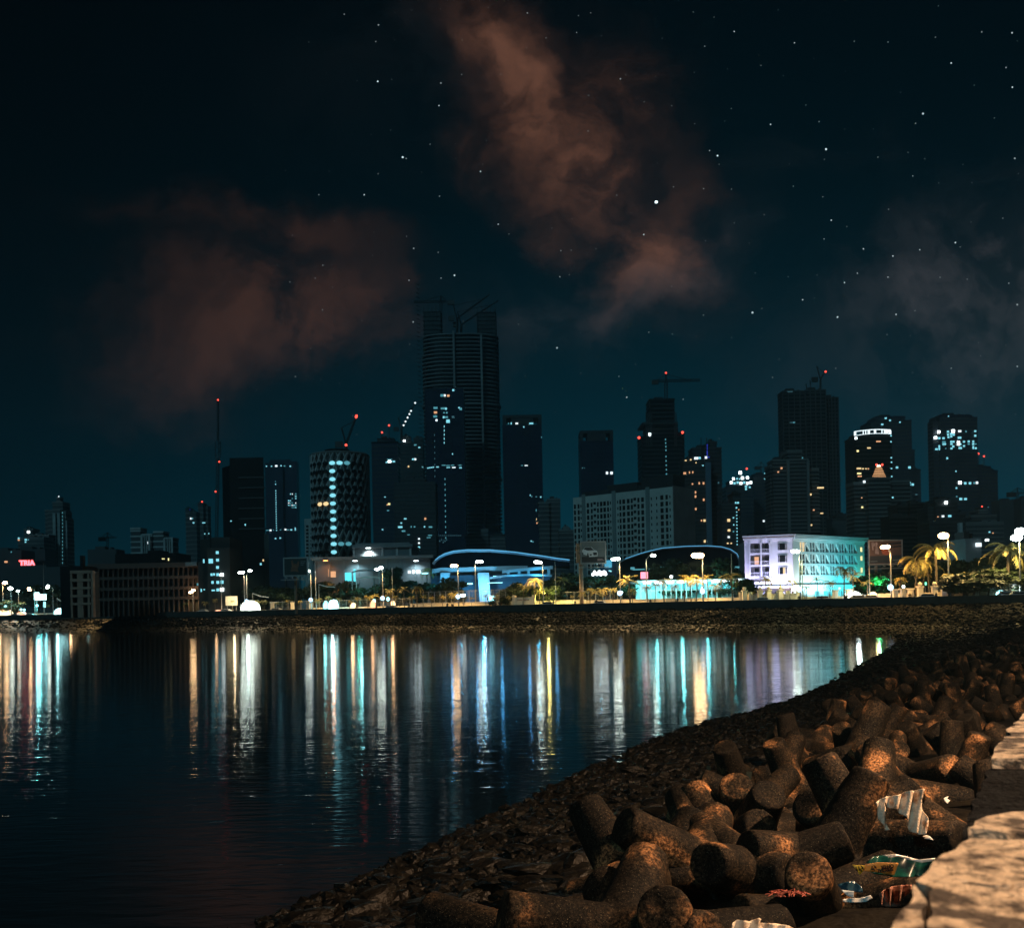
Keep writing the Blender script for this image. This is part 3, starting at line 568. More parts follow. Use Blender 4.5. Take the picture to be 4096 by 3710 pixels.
# --- construction tower
D = 950
t = bld('unfinished_tower', 'black unfinished tower narrowing to a boxy crown, a crane on top', D, [(2566, 2726, 1745), (2585, 2710, 1700, 4), (2612, 2692, 1640, 8, 22), (2600, 2697, 1596, 6, 26), (2690, 2736, 1732, 6)], BLK, bands=17, bandm=DRK, lip=.6, lit=[(2598, 1737, 12, 12, 'hot')]+col(2662, 1757, 1800, 4, 4, 6, 'teal', 2664)+col(2664, 1825, 1895, 5, 4, 6, 'teal', 2666))
a, b = at(2568, 1692, D-2), at(2712, 1692, D-2); m = MB().box(a.x, b.x, D-2, D+34, a.z-1, a.z+.6)
for x in (2584, 2592, 2600, 2606, 2698, 2704): p = at(x, 1650 if x != 2584 else 1648, D-1.5); m.box(p.x-.4, p.x+.4, D-1.9, D-1.1, a.z-22, p.z)
part('work_platform', m, STEEL, t); redlight(t, at(2556, 1750, D-3), 1.3); redlight(t, at(2730, 1729, D-3), 1.3)
part('light_arm', MB().tube([at(2556, 1752, D-3), at(2568, 1766, D)], .5, 4), STEEL, t)
crane_hammer('hammerhead crane with a red apex light on the black unfinished tower', 955, 2664, 1600, 1525, 2612, 2800, 1524, light=1, apex=1496, th=1.2)
# --- right group
t = bld('apartment_tower', 'dark apartment tower with blue mast light and warm windows right of the cream block', 560, [(2732, 2830, 1838, 0), (2770, 2885, 1792, 8), (2836, 2866, 1768, 10)], DRK, 'apartment tower', bands=16.5, bandm=CON, lip=.35,
    lit=[(2743, 1841, 7, 4, 'amber'), (2763, 1838, 6, 5, 'amber'), (2785, 1832, 16, 9, 'white'), (2799, 1831, 8, 8, 'cyan'), (2824, 1829, 9, 9, 'white'), (2784, 1850, 4, 4, 'amber'), (2812, 1861, 5, 4, 'cyan'), (2739, 1892, 10, 8, 'warm'), (2758, 1889, 4, 8, 'warm'), (2771, 1888, 4, 8, 'warm'), (2797, 1932, 5, 9, 'warm'), (2814, 1932, 6, 9, 'warm'), (2770, 1935, 5, 6, 'warm'), (2782, 1968, 5, 9, 'warm'), (2782, 1985, 6, 9, 'warm'), (2815, 1998, 6, 9, 'warm'), (2783, 2035, 7, 8, 'warm'), (2818, 2081, 8, 9, 'amber'), (2806, 2081, 5, 6, 'warm'), (2819, 2164, 7, 10, 'amber'), (2878, 2129, 6, 9, 'warm'), (2878, 2147, 6, 9, 'warm'), (2874, 1930, 5, 7, 'dim'), (2829, 1779, 4, 5, 'blue'), (2829, 1790, 2.5, 20, 'blue'), (2829, 1812, 4, 20, 'blue'), (2828, 1828, 20, 5, 'blue')]+[(2830+(i % 2)*9, 1900+i*22, 4, 5, 'warm' if i % 3 else 'teal') for i in range(13)])
a = at(2820, 1850, 559); b = at(2842, 1850, 559); part('pale_strip', MB().box(a.x, b.x, 558.2, 558.9, GZ, a.z), mat('blue_strip', (.10, .16, .22), .7, .2, .2), t)
part('antenna', MB().tube([at(2804, 1840, 565), at(2804, 1750, 565)], .25, 4).tube([at(2826, 1800, 566), at(2826, 1750, 566)], .25, 4), STEEL, t)
bld('apartment_tower', 'low dark tower with one column of dot lights and amber windows', 520, [(2886, 2948, 2016, 0), (2932, 2962, 1975, 2)], DRK, 'apartment tower', bands=18, bandm=CON, lip=.3, lit=[(2915, 2080, 11, 11, 'amber'), (2916, 2120, 10, 9, 'amber'), (2915, 2147, 8, 7, 'white'), (2911, 2172, 7, 5, 'amber'), (2925, 2172, 5, 5, 'amber'), (2934, 2070, 5, 5, 'cyan'), (2935, 2098, 4, 5, 'cyan'), (2934, 2125, 5, 5, 'teal'), (2943, 2010, 6, 6, 'cyan'), (2952, 2010, 7, 7, 'cyan'), (2946, 2030, 5, 6, 'cyan'), (2955, 2038, 4, 4, 'warm')]+col(2947, 2047, 2190, 12, 4, 4, 'cyan', 2949))
t = bld('hotel_tower', 'distant tower crowned by a pyramid of bright teal lights', 1150, [(2905, 3012, 1945), (2918, 3006, 1922, 3)], CON, bands=16, bandm=BLUE, lip=.3, roof=False, lit=[(2925+i*13, 1929+(i % 2)*3, 9, 9, 'hot' if i in (0, 3, 5, 6) else 'cyan') for i in range(7)]+[(2934, 1914, 9, 9, 'hot'), (2948, 1914, 7, 6, 'cyan'), (2959, 1915, 6, 5, 'cyan'), (2970, 1911, 10, 11, 'hot'), (2990, 1910, 10, 10, 'hot'), (2961, 1890, 11, 12, 'hot'), (2984, 1945, 9, 7, 'cyan'), (2999, 1948, 7, 6, 'cyan'), (2984, 1955, 7, 8, 'cyan')])
part('spire', MB().tube([at(2961, 1925, 1152), at(2961, 1880, 1152)], [2.2, .4], 6), STEEL, t); redlight(t, at(2987, 1874, 1150), 1.2)
part('light_line', MB().tube([at(2885, 1876, 1150), at(2985, 1880, 1150)], .15, 3), STEEL, t)
bld('residential_tower', 'hazy flat topped tower between the teal pyramid tower and the slab tower', 1200, [(3014, 3085, 1896), (3050, 3090, 1905, 3)], CON, bands=15, bandm=BLUE, lip=.3, lit=[(3060, 1893, 6, 4, 'cyan'), (3073, 1896, 6, 4, 'teal'), (3059, 1914, 5, 5, 'cyan'), (3073, 1914, 4, 4, 'teal'), (3055, 2083, 7, 7, 'white')])
crane_hammer('faint hammerhead crane on the hazy flat topped tower', 1205, 3044, 1896, 1864, 3022, 3074, 1868, th=.7)
t = bld('apartment_tower', 'balconied apartment tower with warm windows left of the tall slab tower', 560, [(3082, 3104, 1862, 3), (3092, 3150, 1840), (3146, 3230, 1838, -1), (3150, 3205, 1803, 4), (3228, 3272, 1875, 2)], DRK, 'apartment tower', bands=15.3, bandm=CON2, lip=.45,
    lit=[(3158, 1855, 6, 8, 'orange'), (3190, 1854, 10, 8, 'warm'), (3199, 1857, 6, 6, 'amber'), (3214, 1855, 4, 7, 'warm'), (3126, 1872, 7, 7, 'warm'), (3113, 1887, 6, 5, 'warm'), (3189, 1916, 36, 9, 'lemon'), (3183, 1978, 10, 5, 'warm'), (3205, 1977, 4, 6, 'warm'), (3240, 1977, 12, 8, 'amber'), (3217, 2024, 5, 4, 'amber'), (3218, 2038, 4, 5, 'warm'), (3255, 2039, 6, 5, 'warm'), (3178, 2053, 10, 8, 'amber'), (3164, 2053, 3, 6, 'warm'), (3205, 2098, 4, 8, 'cyan'), (3243, 2099, 11, 6, 'amber'), (3216, 1904, 7, 4, 'dim'), (3210, 1831, 4, 6, 'teal'), (3282, 1950, 26, 6, 'amber'), (3287, 2052, 12, 4, 'amber')])
f = MB()
for x in (3152, 3231): a = at(x, 1842, 558); f.box(a.x-.7, a.x+.7, 557.3, 558.6, GZ, a.z)
part('fin', f, CON2, t)
t = bld('unfinished_tower', 'tall dark slab tower with rows of white work lights near its top', 880, [(3130, 3222, 1564), (3220, 3302, 1560, -2), (3300, 3352, 1590, 6)], BLK, bands=15, bandm=CON, fins=4, finm=CON, lip=.4,
    lit=[(3248, 1587, 8, 7, 'hot'), (3251, 1596, 7, 6, 'cyan'), (3274, 1596, 9, 9, 'hot'), (3240, 1588, 4, 3, 'teal'), (3240, 1628, 14, 3, 'teal'), (3251, 1646, 9, 9, 'hot'), (3268, 1636, 8, 7, 'cyan'), (3271, 1646, 11, 7, 'cyan'), (3230, 1690, 9, 7, 'hotwarm'), (3242, 1690, 9, 7, 'amber'), (3254, 1690, 8, 7, 'hotwarm'), (3273, 1689, 24, 6, 'amber'), (3170, 1689, 22, 3, 'dim'), (3176, 1689, 8, 5, 'teal'), (3160, 1566, 22, 3, 'dim'), (3226, 1569, 6, 10, 'warm'), (3250, 1566, 42, 3, 'warm')])
crane_luff('luffing crane on the roof of the tall slab tower', 885, 3282, 1520, 3301, 1487, 1562, (1,), 'red', th=.9)
part('roof_mast', MB().tube([at(3244, 1562, 884), at(3240, 1520, 884)], .5, 4).tube([at(3228, 1562, 884), at(3224, 1535, 884)], .5, 4), STEEL, t)
t = bld('office_tower', 'dark tower with a glowing white framed crown left of the dome', 760, [(3418, 3566, 1745), (3417, 3420, 1740)], BLK, 'office tower', bands=17, bandm=DRK, lip=.3, roof=False, lit=[(3424, 1752, 8, 8, 'hot'), (3514, 1765, 18, 5, 'warm'), (3476, 1791, 14, 5, 'amber'), (3431, 1803, 8, 8, 'lemon'), (3436, 1873, 18, 6, 'amber'), (3452, 1874, 7, 5, 'amber'), (3464, 1874, 5, 5, 'amber'), (3473, 1874, 5, 5, 'warm'), (3437, 1893, 16, 6, 'lemon'), (3439, 1904, 16, 5, 'warm'), (3564, 1742, 5, 5, 'cyan'), (3564, 1766, 5, 5, 'cyan'), (3565, 1830, 5, 5, 'cyan'), (3566, 1848, 5, 5, 'cyan'), (3566, 1873, 5, 5, 'cyan'), (3567, 1905, 5, 5, 'cyan')])
m = MB(); a, b = at(3417, 1736, 759), at(3562, 1736, 759); w = b.x-a.x
for k in range(0, 30):
    x = a.x+w*k/29; h = 1.2*math.sin(k/29*2.6)
    if k < 29: m.box(x, x+w/29, 758.2, 758.8, a.z+h+1.6, a.z+h+2.1); m.box(x, x+w/29, 758.2, 758.8, a.z+h-1.2, a.z+h-.9)
    if k in (0, 1, 7, 9, 11, 12, 16, 17, 22, 24, 25, 28, 29): m.box(x-.25, x+.25, 758.1, 758.9, a.z+h-1.2, a.z+h+1.6)
part('crown_light', m, EM['white'], t)
bld('residential_tower', 'tall stepped hazy tower behind the white crowned tower', 1150, [(3485, 3645, 1682), (3502, 3620, 1666, 3), (3640, 3658, 1800, 4), (3655, 3682, 1878, 4)], CON, bands=15, bandm=BLUE, lip=.4, lit=[(3543, 1672, 8, 6, 'cyan'), (3560, 1681, 7, 6, 'cyan'), (3600, 1688, 6, 5, 'cyan'), (3529, 1697, 9, 6, 'cyan'), (3549, 1724, 12, 10, 'hot'), (3588, 1869, 9, 8, 'cyan'), (3638, 1869, 10, 9, 'cyan'), (3623, 1928, 8, 8, 'cyan'), (3640, 1932, 7, 16, 'cyan'), (3651, 1937, 9, 9, 'cyan'), (3665, 1977, 9, 5, 'dim'), (3536, 1847, 7, 7, 'cyan'), (3593, 1951, 14, 5, 'cyan')])
# dome building
D = 520; t = bld('domed_tower', 'ribbed tower topped by a glowing amber cone shaped dome', D, [(3416, 3475, 1930, 2), (3474, 3558, 1912, -2), (3556, 3640, 1925, 4)], DRK, 'tower', bands=16.5, bandm=CON2, lip=.45, roof=False, lit=[(3457, 1926, 9, 9, 'white'), (3449, 2028, 7, 7, 'lemon'), (3571, 1989, 6, 6, 'cyan'), (3447, 1990, 4, 4, 'warm')])
c = at(3516, 1912, D+8); m = MB(); m.sm = False; prev = None
pr = [(30, 0), (27, 5), (24, 12), (20, 22), (16, 32), (12, 42), (9, 47)]
vs = []; n = 16
for r, h in pr:
    for k in range(n): vs.append((c.x+r/F*D*math.cos(2*math.pi*k/n), c.y+r/F*D*math.sin(2*math.pi*k/n), c.z+h/F*D))
m.add(vs, [(i*n+k, i*n+(k+1) % n, (i+1)*n+(k+1) % n, (i+1)*n+k) for i in range(len(pr)-1) for k in range(n)]); part('dome', m, mat('lit_dome', (.3, .2, .1), .6, 0, em=(1.0, .5, .22), es=.55), t)
m = MB()
for r, h in pr[1:-1]: m.tube([(c.x+(r/F*D+.1)*math.cos(x), c.y+(r/F*D+.1)*math.sin(x), c.z+h/F*D) for x in np.linspace(0, 2*math.pi, 17)], .12, 4)
part('dome_rib', m, STEEL, t); part('dome_cap', MB().tube([c+Vector((0, 0, 47/F*D)), c+Vector((0, 0, 53/F*D))], [1.1, .5], 8), EM['hotwarm'], t)
for x in (3506, 3529): redlight(t, at(x, 1858, D+4), .6)
t = bld('residential_tower', 'broad hazy tower with a dense cluster of teal lit windows at right', 980, [(3731, 3758, 1685, 2), (3757, 3878, 1660), (3876, 3908, 1670, 2)], CON, bands=15, bandm=BLUE, lip=.35,
    lit=[(3755, 1727, 10, 10, 'hot'), (3742, 1750, 11, 10, 'hot'), (3757, 1752, 9, 8, 'cyan'), (3774, 1752, 9, 8, 'cyan'), (3792, 1726, 8, 8, 'cyan'), (3792, 1738, 7, 8, 'cyan'), (3805, 1735, 10, 9, 'cyan'), (3813, 1724, 11, 13, 'hot'), (3815, 1738, 8, 8, 'cyan'), (3794, 1748, 7, 8, 'cyan'), (3805, 1745, 8, 7, 'cyan'), (3839, 1724, 12, 8, 'white'), (3864, 1725, 5, 6, 'teal'), (3901, 1724, 8, 7, 'cyan'), (3901, 1742, 8, 8, 'cyan'), (3838, 1750, 14, 8, 'cyan'), (3776, 1768, 14, 8, 'teal'), (3777, 1776, 14, 6, 'cyan'), (3805, 1766, 8, 7, 'cyan'), (3814, 1766, 8, 7, 'cyan'), (3806, 1775, 9, 7, 'cyan'), (3813, 1785, 8, 8, 'cyan'), (3806, 1793, 8, 7, 'cyan'), (3834, 1772, 10, 16, 'hot'), (3843, 1776, 6, 6, 'cyan'), (3856, 1766, 8, 7, 'cyan'), (3856, 1783, 7, 7, 'cyan'), (3875, 1765, 8, 7, 'cyan'), (3875, 1775, 8, 6, 'teal'), (3893, 1765, 7, 7, 'cyan'), (3893, 1775, 8, 8, 'cyan'), (3903, 1775, 6, 5, 'teal'), (3893, 1789, 6, 12, 'cyan'), (3903, 1792, 8, 7, 'cyan'), (3841, 1791, 13, 8, 'cyan'), (3757, 1786, 6, 12, 'cyan'), (3746, 1796, 10, 7, 'cyan'), (3757, 1796, 6, 7, 'cyan'), (3783, 1793, 4, 4, 'teal'), (3789, 1832, 7, 7, 'cyan'), (3824, 1884, 5, 5, 'cyan'), (3840, 1930, 12, 11, 'hot'), (3861, 1932, 9, 9, 'cyan'), (3880, 1932, 9, 9, 'cyan'), (3897, 1931, 6, 7, 'teal'), (3908, 1930, 9, 9, 'white'), (3826, 1951, 6, 6, 'cyan'), (3827, 1985, 5, 5, 'teal'), (3843, 1995, 11, 9, 'cyan'), (3862, 1995, 11, 8, 'cyan'), (3794, 1664, 4, 4, 'cyan')])
for p in ((3914, 1815), (3936, 1825)): pass
t = bld('residential_tower', 'lower stepped hazy wing beside the tower with the teal window cluster', 1000, [(3908, 3962, 1866), (3960, 3990, 1882, 2)], CON, bands=15, bandm=BLUE, lip=.35)
part('antenna', MB().tube([at(3936, 1868, 1002), at(3936, 1826, 1002)], .3, 4).tube([at(3915, 1868, 1002), at(3915, 1816, 1002)], .3, 4), STEEL, t); redlight(t, at(3914, 1814, 1000)); redlight(t, at(3936, 1824, 1000))
bld('apartment_block', 'broad dark apartment block in shadow right of the domed tower', 480, [(3590, 3700, 2020), (3640, 3695, 2012, -2), (3560, 3660, 2065, -8)], BLK, 'building', bands=16, bandm=DRK, lip=.3, lit=[(3618, 2072, 12, 7, 'white'), (3633, 2072, 4, 5, 'cyan'), (3663, 2072, 7, 8, 'cyan'), (3593, 2088, 7, 6, 'cyan'), (3601, 2129, 9, 8, 'white'), (3594, 2143, 5, 4, 'warm'), (3644, 2018, 9, 9, 'white'), (3623, 2194, 7, 7, 'cyan'), (3687, 2098, 4, 4, 'dim'), (3620, 2210, 4, 4, 'teal')])
bld('apartment_block', 'dark mid rise below the teal window cluster tower', 460, [(3712, 3745, 2030, 2), (3742, 3830, 2000), (3825, 3862, 2050, 3)], DRK, 'building', bands=16, bandm=CON, lip=.3, lit=[(3784, 2010, 11, 11, 'hot'), (3772, 2064, 9, 7, 'white'), (3799, 2063, 12, 8, 'cyan'), (3752, 2066, 4, 4, 'warm'), (3802, 2093, 6, 5, 'teal'), (3730, 2136, 9, 5, 'cyan'), (3746, 2136, 6, 5, 'cyan'), (3800, 2175, 7, 5, 'teal')])
t = bld('apartment_block', 'pale grey block with a bright corner strip behind the lit palm', 400, [(3720, 3842, 2088)], DRK, 'building', lip=.3, bands=18, bandm=CON, roof=False); a, b = at(3838, 2090, 398), at(3850, 2090, 398); part('stair_tower', MB().box(a.x, b.x, 398, 404, GZ, a.z), mat('pale_stair', (.5, .5, .5), .8, .2, .3), t)
bld('office_building', 'hazy gabled building with a red light low in the right skyline', 560, [(3850, 4012, 2090), (3885, 3985, 2062, 4), (3915, 3950, 2040, 6)], CON, 'building', bands=17, bandm=CON2, lip=.3, lit=[(3928, 2025, 5, 5, 'red'), (3953, 2027, 4, 4, 'dim'), (3958, 2127, 6, 5, 'cyan'), (3972, 2131, 4, 4, 'warm')])
bld('low_building', 'low grey building with one bright window above the right hand trees', 230, [(3862, 3925, 2152)], GREY, 'building', lip=.1, lit=[(3914, 2178, 22, 15, 'white'), (3948, 2159, 13, 8, 'hot', 10)])
bld('tower_block', 'hazy grey block at the right edge under a crane', 800, [(3998, 4082, 2002), (4086, 4140, 1992, -20)], CON, 'building', bands=15, bandm=CON, lip=.3)
crane_hammer('hammerhead crane above the hazy grey block at the right edge', 805, 4070, 2002, 1968, 4034, 4140, 1972, th=.8)
bld('tower_block', 'low hazy blocks filling the gap below the slab tower', 620, [(3330, 3420, 2075), (3352, 3400, 2060, 3)], CON, 'building', bands=16, bandm=CON, lip=.3)

# ------------------------------------------------------------------ low buildings of the sea front
def dw(px, off): return wallD(px)+off
# pillared office block
D = 305; t = thing('office_block', 'long flat roofed brown office block with four rows of square windows', 'office block', (at(560, 2400, D).x, D, GZ))
xa, xb = at(372, 2260, D), at(792, 2248, D); ztop = at(560, 2252, D).z; rows = [at(560, y, D).z for y in (2272, 2304, 2316, 2347, 2359, 2388, 2400, 2425)]
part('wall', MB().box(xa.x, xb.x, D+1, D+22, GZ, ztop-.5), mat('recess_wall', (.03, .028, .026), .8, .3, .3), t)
m = MB(); zs = [ztop, rows[0], rows[1], rows[2], rows[3], rows[4], rows[5], rows[6], rows[7]]
m.box(xa.x-1.2, xb.x+.6, D-1.2, D+1, zs[1], ztop)
for k in (2, 4, 6): m.box(xa.x, xb.x, D-.2, D+.99, zs[k+1], zs[k])
part('floor_band', m, BROWN, t)
nb = 21; m = MB()
for i in range(nb+1):
    x = xa.x+(xb.x-xa.x)*i/nb; m.box(x-.14, x+.14, D-.15, D+.98, GZ, zs[1]-.01)
part('pillar_screen', m, BROWN, t)
m = MB(); p, q = at(460, 2225, D+4), at(705, 2210, D+4); m.box(p.x, q.x, D+4, D+18, ztop-.6, q.z); p, q = at(590, 2205, D+6), at(640, 2200, D+6); m.box(p.x, q.x, D+6, D+14, ztop, q.z); part('penthouse', m, BLK, t)
for x, y, w, h in ((674, 2236, 4, 10), (650, 2234, 4, 4), (656, 2234, 4, 4)): window(t, at(x, y, D+3.6), w/F*D, h/F*D, .2, EM['lemon'])
p, q = at(745, 2248, D-2), at(790, 2262, D-2); part('canopy', MB().box(p.x, q.x, D-3, D-1.3, q.z, p.z), GREY, t)
# salmon wing
D = 262; t = thing('corner_building', 'salmon plastered corner building with open floors, lit by street lamps', 'building', (at(318, 2400, D).x, D, GZ))
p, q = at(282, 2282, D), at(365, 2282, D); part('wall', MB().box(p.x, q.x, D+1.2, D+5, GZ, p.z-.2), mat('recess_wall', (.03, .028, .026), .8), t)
m = MB()
for y0, y1 in ((2281, 2293), (2314, 2325), (2347, 2356), (2378, 2388), (2410, 2419)): a = at(300, y0, D).z; b = at(300, y1, D).z; m.box(p.x, q.x, D-.4, D+1.19, b, a)
part('floor_band', m, SALMON, t)
m = MB()
for x in (282, 309, 324, 350, 364): a = at(x, 2300, D).x; m.box(a, a+(.5 if x not in (309,) else 1.0), D-.2, D+1.18, GZ, p.z-.02)
part('pier', m, SALMON, t)
m = MB(); a, b = at(240, 2265, D+15), at(330, 2262, D+15); m.box(a.x, b.x, D+15, D+25, GZ, b.z); part('rear_block', m, BLK, t)
a, b = at(310, 2220, D+14), at(323, 2265, D+14); part('chimney', MB().box(a.x, b.x, D+15.5, D+17, b.z-1, a.z), BLK, t)
# dark block with cyan windows
D = 300; t = bld('office_block', 'dark stepped office block with small bright cyan windows', D, [(792, 832, 2246, 2), (828, 918, 2190, 0), (800, 842, 2156, 5, 14), (844, 918, 2148, 4, 14), (918, 930, 2240, 3)], mat('dark_plaster', (.014, .016, .016), .8, .3, .2), 'office block', lip=.1, roof=False,
    lit=[(869, 2209, 10, 11, 'cyan'), (843, 2243, 16, 18, 'cyan'), (815, 2243, 5, 15, 'cyan'), (870, 2239, 10, 11, 'cyan'), (870, 2268, 10, 11, 'cyan'), (846, 2297, 7, 10, 'cyan'), (856, 2296, 7, 9, 'cyan'), (871, 2297, 10, 11, 'cyan'), (887, 2298, 13, 11, 'hot'), (850, 2328, 8, 11, 'cyan'), (871, 2328, 10, 12, 'cyan'), (888, 2327, 11, 13, 'cyan'), (805, 2360, 4, 12, 'cyan'), (817, 2357, 5, 4, 'cyan'), (853, 2360, 12, 6, 'cyan'), (871, 2358, 10, 11, 'cyan'), (888, 2357, 13, 13, 'hot'), (790, 2336, 4, 9, 'teal')])
# floodlit shed group
D = 320; t = thing('warehouse', 'corrugated grey hall with a floodlight glaring on its wall', 'hall', (at(1540, 2400, D).x, D, GZ))
a, b = at(1416, 2192, D), at(1644, 2190, D); m = MB(); m.box(a.x, b.x, D, D+25, GZ, a.z)
x = a.x
while x < b.x: m.box(x, x+.25, D-.12, D-.001, GZ, a.z-.5); x += .6
part('wall', m, GREY, t)
a2, b2 = at(1409, 2182, D), at(1652, 2180, D); m = MB().box(a2.x, b2.x, D-1.2, D+26, a.z, a.z+1.0).box(a2.x+1, b2.x-1, D-.6, D+25, a.z+1.0, a.z+1.5); part('roof', m, GREY, t)
m = MB()
for x in (1416, 1530, 1588, 1642): q = at(x, 2200, D).x; m.box(q-.3, q+.3, D-.4, D-.13, GZ, a.z)
part('pilaster', m, mat('pale_trim', (.5, .5, .5), .7, .1, .5), t)
def flood(label, p, col, em_, power, tgt, sz=90, head=.8, nm='floodlight'):
    t = thing(nm, label, 'floodlight', p); part('housing', MB().box(p.x-head*.7, p.x+head*.7, p.y-.2, p.y+.3, p.z+.05, p.z+.5).box(p.x-.08, p.x+.08, p.y+.3, p.y+1.6, p.z+.1, p.z+.3), STEEL, t)
    part('lens', MB().box(p.x-head*.6, p.x+head*.6, p.y-.15, p.y+.25, p.z-.2, p.z+.04), EM[em_], t)
    l = lamp(p+Vector((0, -.1, -.45)), power, col, .2, 'flood_beam', sz, tgt, .8); l.parent = t; l.location = Vector((0, -.1, -.45)); return t
p = at(1473, 2190, D-2); flood('floodlight glaring high on the corrugated hall', p, (.85, 1, 1), 'hot', 6500, p+Vector((0, 2.5, -5)), 110, 1.2)
D2 = 300; t = thing('low_wing', 'long low wing of the corrugated hall with orange and cyan lit doorways', 'building', (at(1470, 2400, D2).x, D2, GZ))
a, b = at(1262, 2240, D2), at(1722, 2238, D2); part('wall', MB().box(a.x, b.x, D2, D2+18, GZ, a.z), mat('wing_wall', (.18, .19, .2), .8, .2, .3), t)
part('roof', MB().box(a.x-1, b.x+1, D2-2.2, D2+19, a.z, a.z+.8), mat('wing_roof', (.22, .23, .24), .7, .2, .3), t)
for x, y, w, h, k in ((1330, 2296, 26, 24, 'warm'), (1318, 2290, 8, 30, 'warm'), (1392, 2306, 28, 34, 'pane'), (1418, 2300, 8, 50, 'pane'), (1637, 2287, 12, 12, 'white'), (1665, 2286, 30, 11, 'hot')): window(t, at(x, y, D2-.1), w/F*D2, h/F*D2, .2, EM[k], name='doorway')
m = MB()
for i in range(9): q = at(1262+i*57, 2260, D2).x; m.box(q-.25, q+.25, D2-.25, D2-.001, GZ, a.z-.01)
part('pilaster', m, GREY, t)
for (x, y, c, e, pw, lab) in ((1302, 2240, (1, .32, .08), 'orange', 600, 'orange sodium floodlight on the low wing at left'), (1420, 2241, (.5, .9, 1), 'hot', 2000, 'cool floodlight on the low wing below the hall corner'), (1664, 2241, (.6, .9, 1), 'hot', 2500, 'cool floodlight at the right end of the low wing')):
    p = at(x, y, D2-3); flood(lab, p, c, e, pw, p+Vector((0, 2.5, -6)), 120, 1.0)
for x, y, lab in ((1462, 2290, 'white curved awning beside the cyan doorway of the low wing'), (1480, 2318, 'lower white awning in front of the hall')):
    p = at(x, y, 285); m = MB(); m.add([(p.x-4+i*.8+0, p.y+dy, p.z+.5*math.sin(i/10*3.1)+dz) for i in range(11) for dy, dz in ((0, 0), (3, .6))], [(2*i, 2*i+1, 2*i+3, 2*i+2) for i in range(10)])
    t = thing('awning', lab, 'awning', p); part('sheet', m, WHITE, t); part('post', MB().tube([(p.x-3.8, p.y, GZ), (p.x-3.8, p.y, p.z)], .1, 5).tube([(p.x+3.8, p.y, GZ), (p.x+3.8, p.y, p.z)], .1, 5), METAL, t)
lamp(at(1440, 2320, 280), 1200, (.3, .95, 1), .3, 'courtyard_light'); lamp(at(1330, 2320, 288), 500, (1, .35, .12), .3, 'courtyard_light')
# arched halls
def arch(label, D, top, bot, depth, es, deck=None):
    t = thing('arched_hall', label, 'hall', (at(top[len(top)//2][0], 2400, D).x, D, GZ)); P = [at(x, y, D) for x, y in top]; Q = [at(x, y, D) for x, y in bot]
    m = MB(); n = len(P); vs = []
    for p in P: vs += [(p.x, D, p.z), (p.x*(D+depth)/D, D+depth, p.z-1)]
    m.add(vs, [(2*i, 2*i+1, 2*i+3, 2*i+2) for i in range(n-1)]); m.sm = True
    part('roof_shell', m, mat('roof_shell', (.01, .012, .016), .6, .2, .1, spec=.1), t)
    m = MB(); zb = [Q[0].z+(Q[-1].z-Q[0].z)*i/(n-1) for i in range(n)]; m.add([(P[i].x, D+1, P[i].z-.2) for i in range(n)]+[(P[i].x, D+1, zb[i]) for i in range(n)], [(i, i+1, n+i+1, n+i) for i in range(n-1)])
    part('glass_wall', m, mat('hall_glass', (.004, .005, .008), .6, 0, spec=.05), t)
    m = MB()
    m.tube([(p.x, D-.3, p.z) for p in P], es, 8); part('edge_beam', m, mat('edge_beam', (.25, .3, .35), .5, 0), t)
    m = MB(); m.tube([(p.x, D-.35-es*.6, p.z+es*.55) for p in P[1:]], es*.33, 6); part('edge_light', m, EM['edge'], t)
    return t
top = [(1733, 2256), (1742, 2243), (1757, 2230), (1780, 2217), (1815, 2207), (1870, 2202), (1960, 2202), (2060, 2211), (2160, 2225), (2230, 2236), (2278, 2242)]
t = arch('large arched hall with a glowing blue roof edge behind the mesh fence', 285, top, [(1735, 2275), (2278, 2262)], 40, .42)
D = 284; m = MB()
def strip(mb, pts, D, h, dep, w=None):
    P = [at(x, y, D) for x, y in pts]
    for a, b in zip(P, P[1:]): mb.add([(a.x, D, a.z-h), (b.x, D, b.z-h), (b.x, D+dep, b.z-h), (a.x, D+dep, a.z-h), (a.x, D, a.z), (b.x, D, b.z), (b.x, D+dep, b.z), (a.x, D+dep, a.z)], [(0, 3, 2, 1), (4, 5, 6, 7), (0, 1, 5, 4), (1, 2, 6, 5), (2, 3, 7, 6), (3, 0, 4, 7)])
WH2 = mat('white_deck', (.40, .46, .5), .5, .1, .5)
strip(m, [(1728, 2276), (1760, 2270), (1900, 2267), (2040, 2262), (2110, 2262)], D-3, 1.1, 12); part('deck', m, WH2, t)
m = MB(); strip(m, [(2008, 2280), (2080, 2272), (2150, 2266), (2212, 2262)], D-8, .8, 3); strip(m, [(1958, 2307), (2020, 2298), (2100, 2295), (2208, 2298)], D-8, .45, 3)
for x in (2033, 2076, 2114, 2195): a, b = at(x, 2272, D-7.6), at(x, 2297, D-7.6); m.box(a.x-.35, a.x+.35, D-7.9, D-7.2, b.z, a.z)
part('ramp', m, WH2, t)
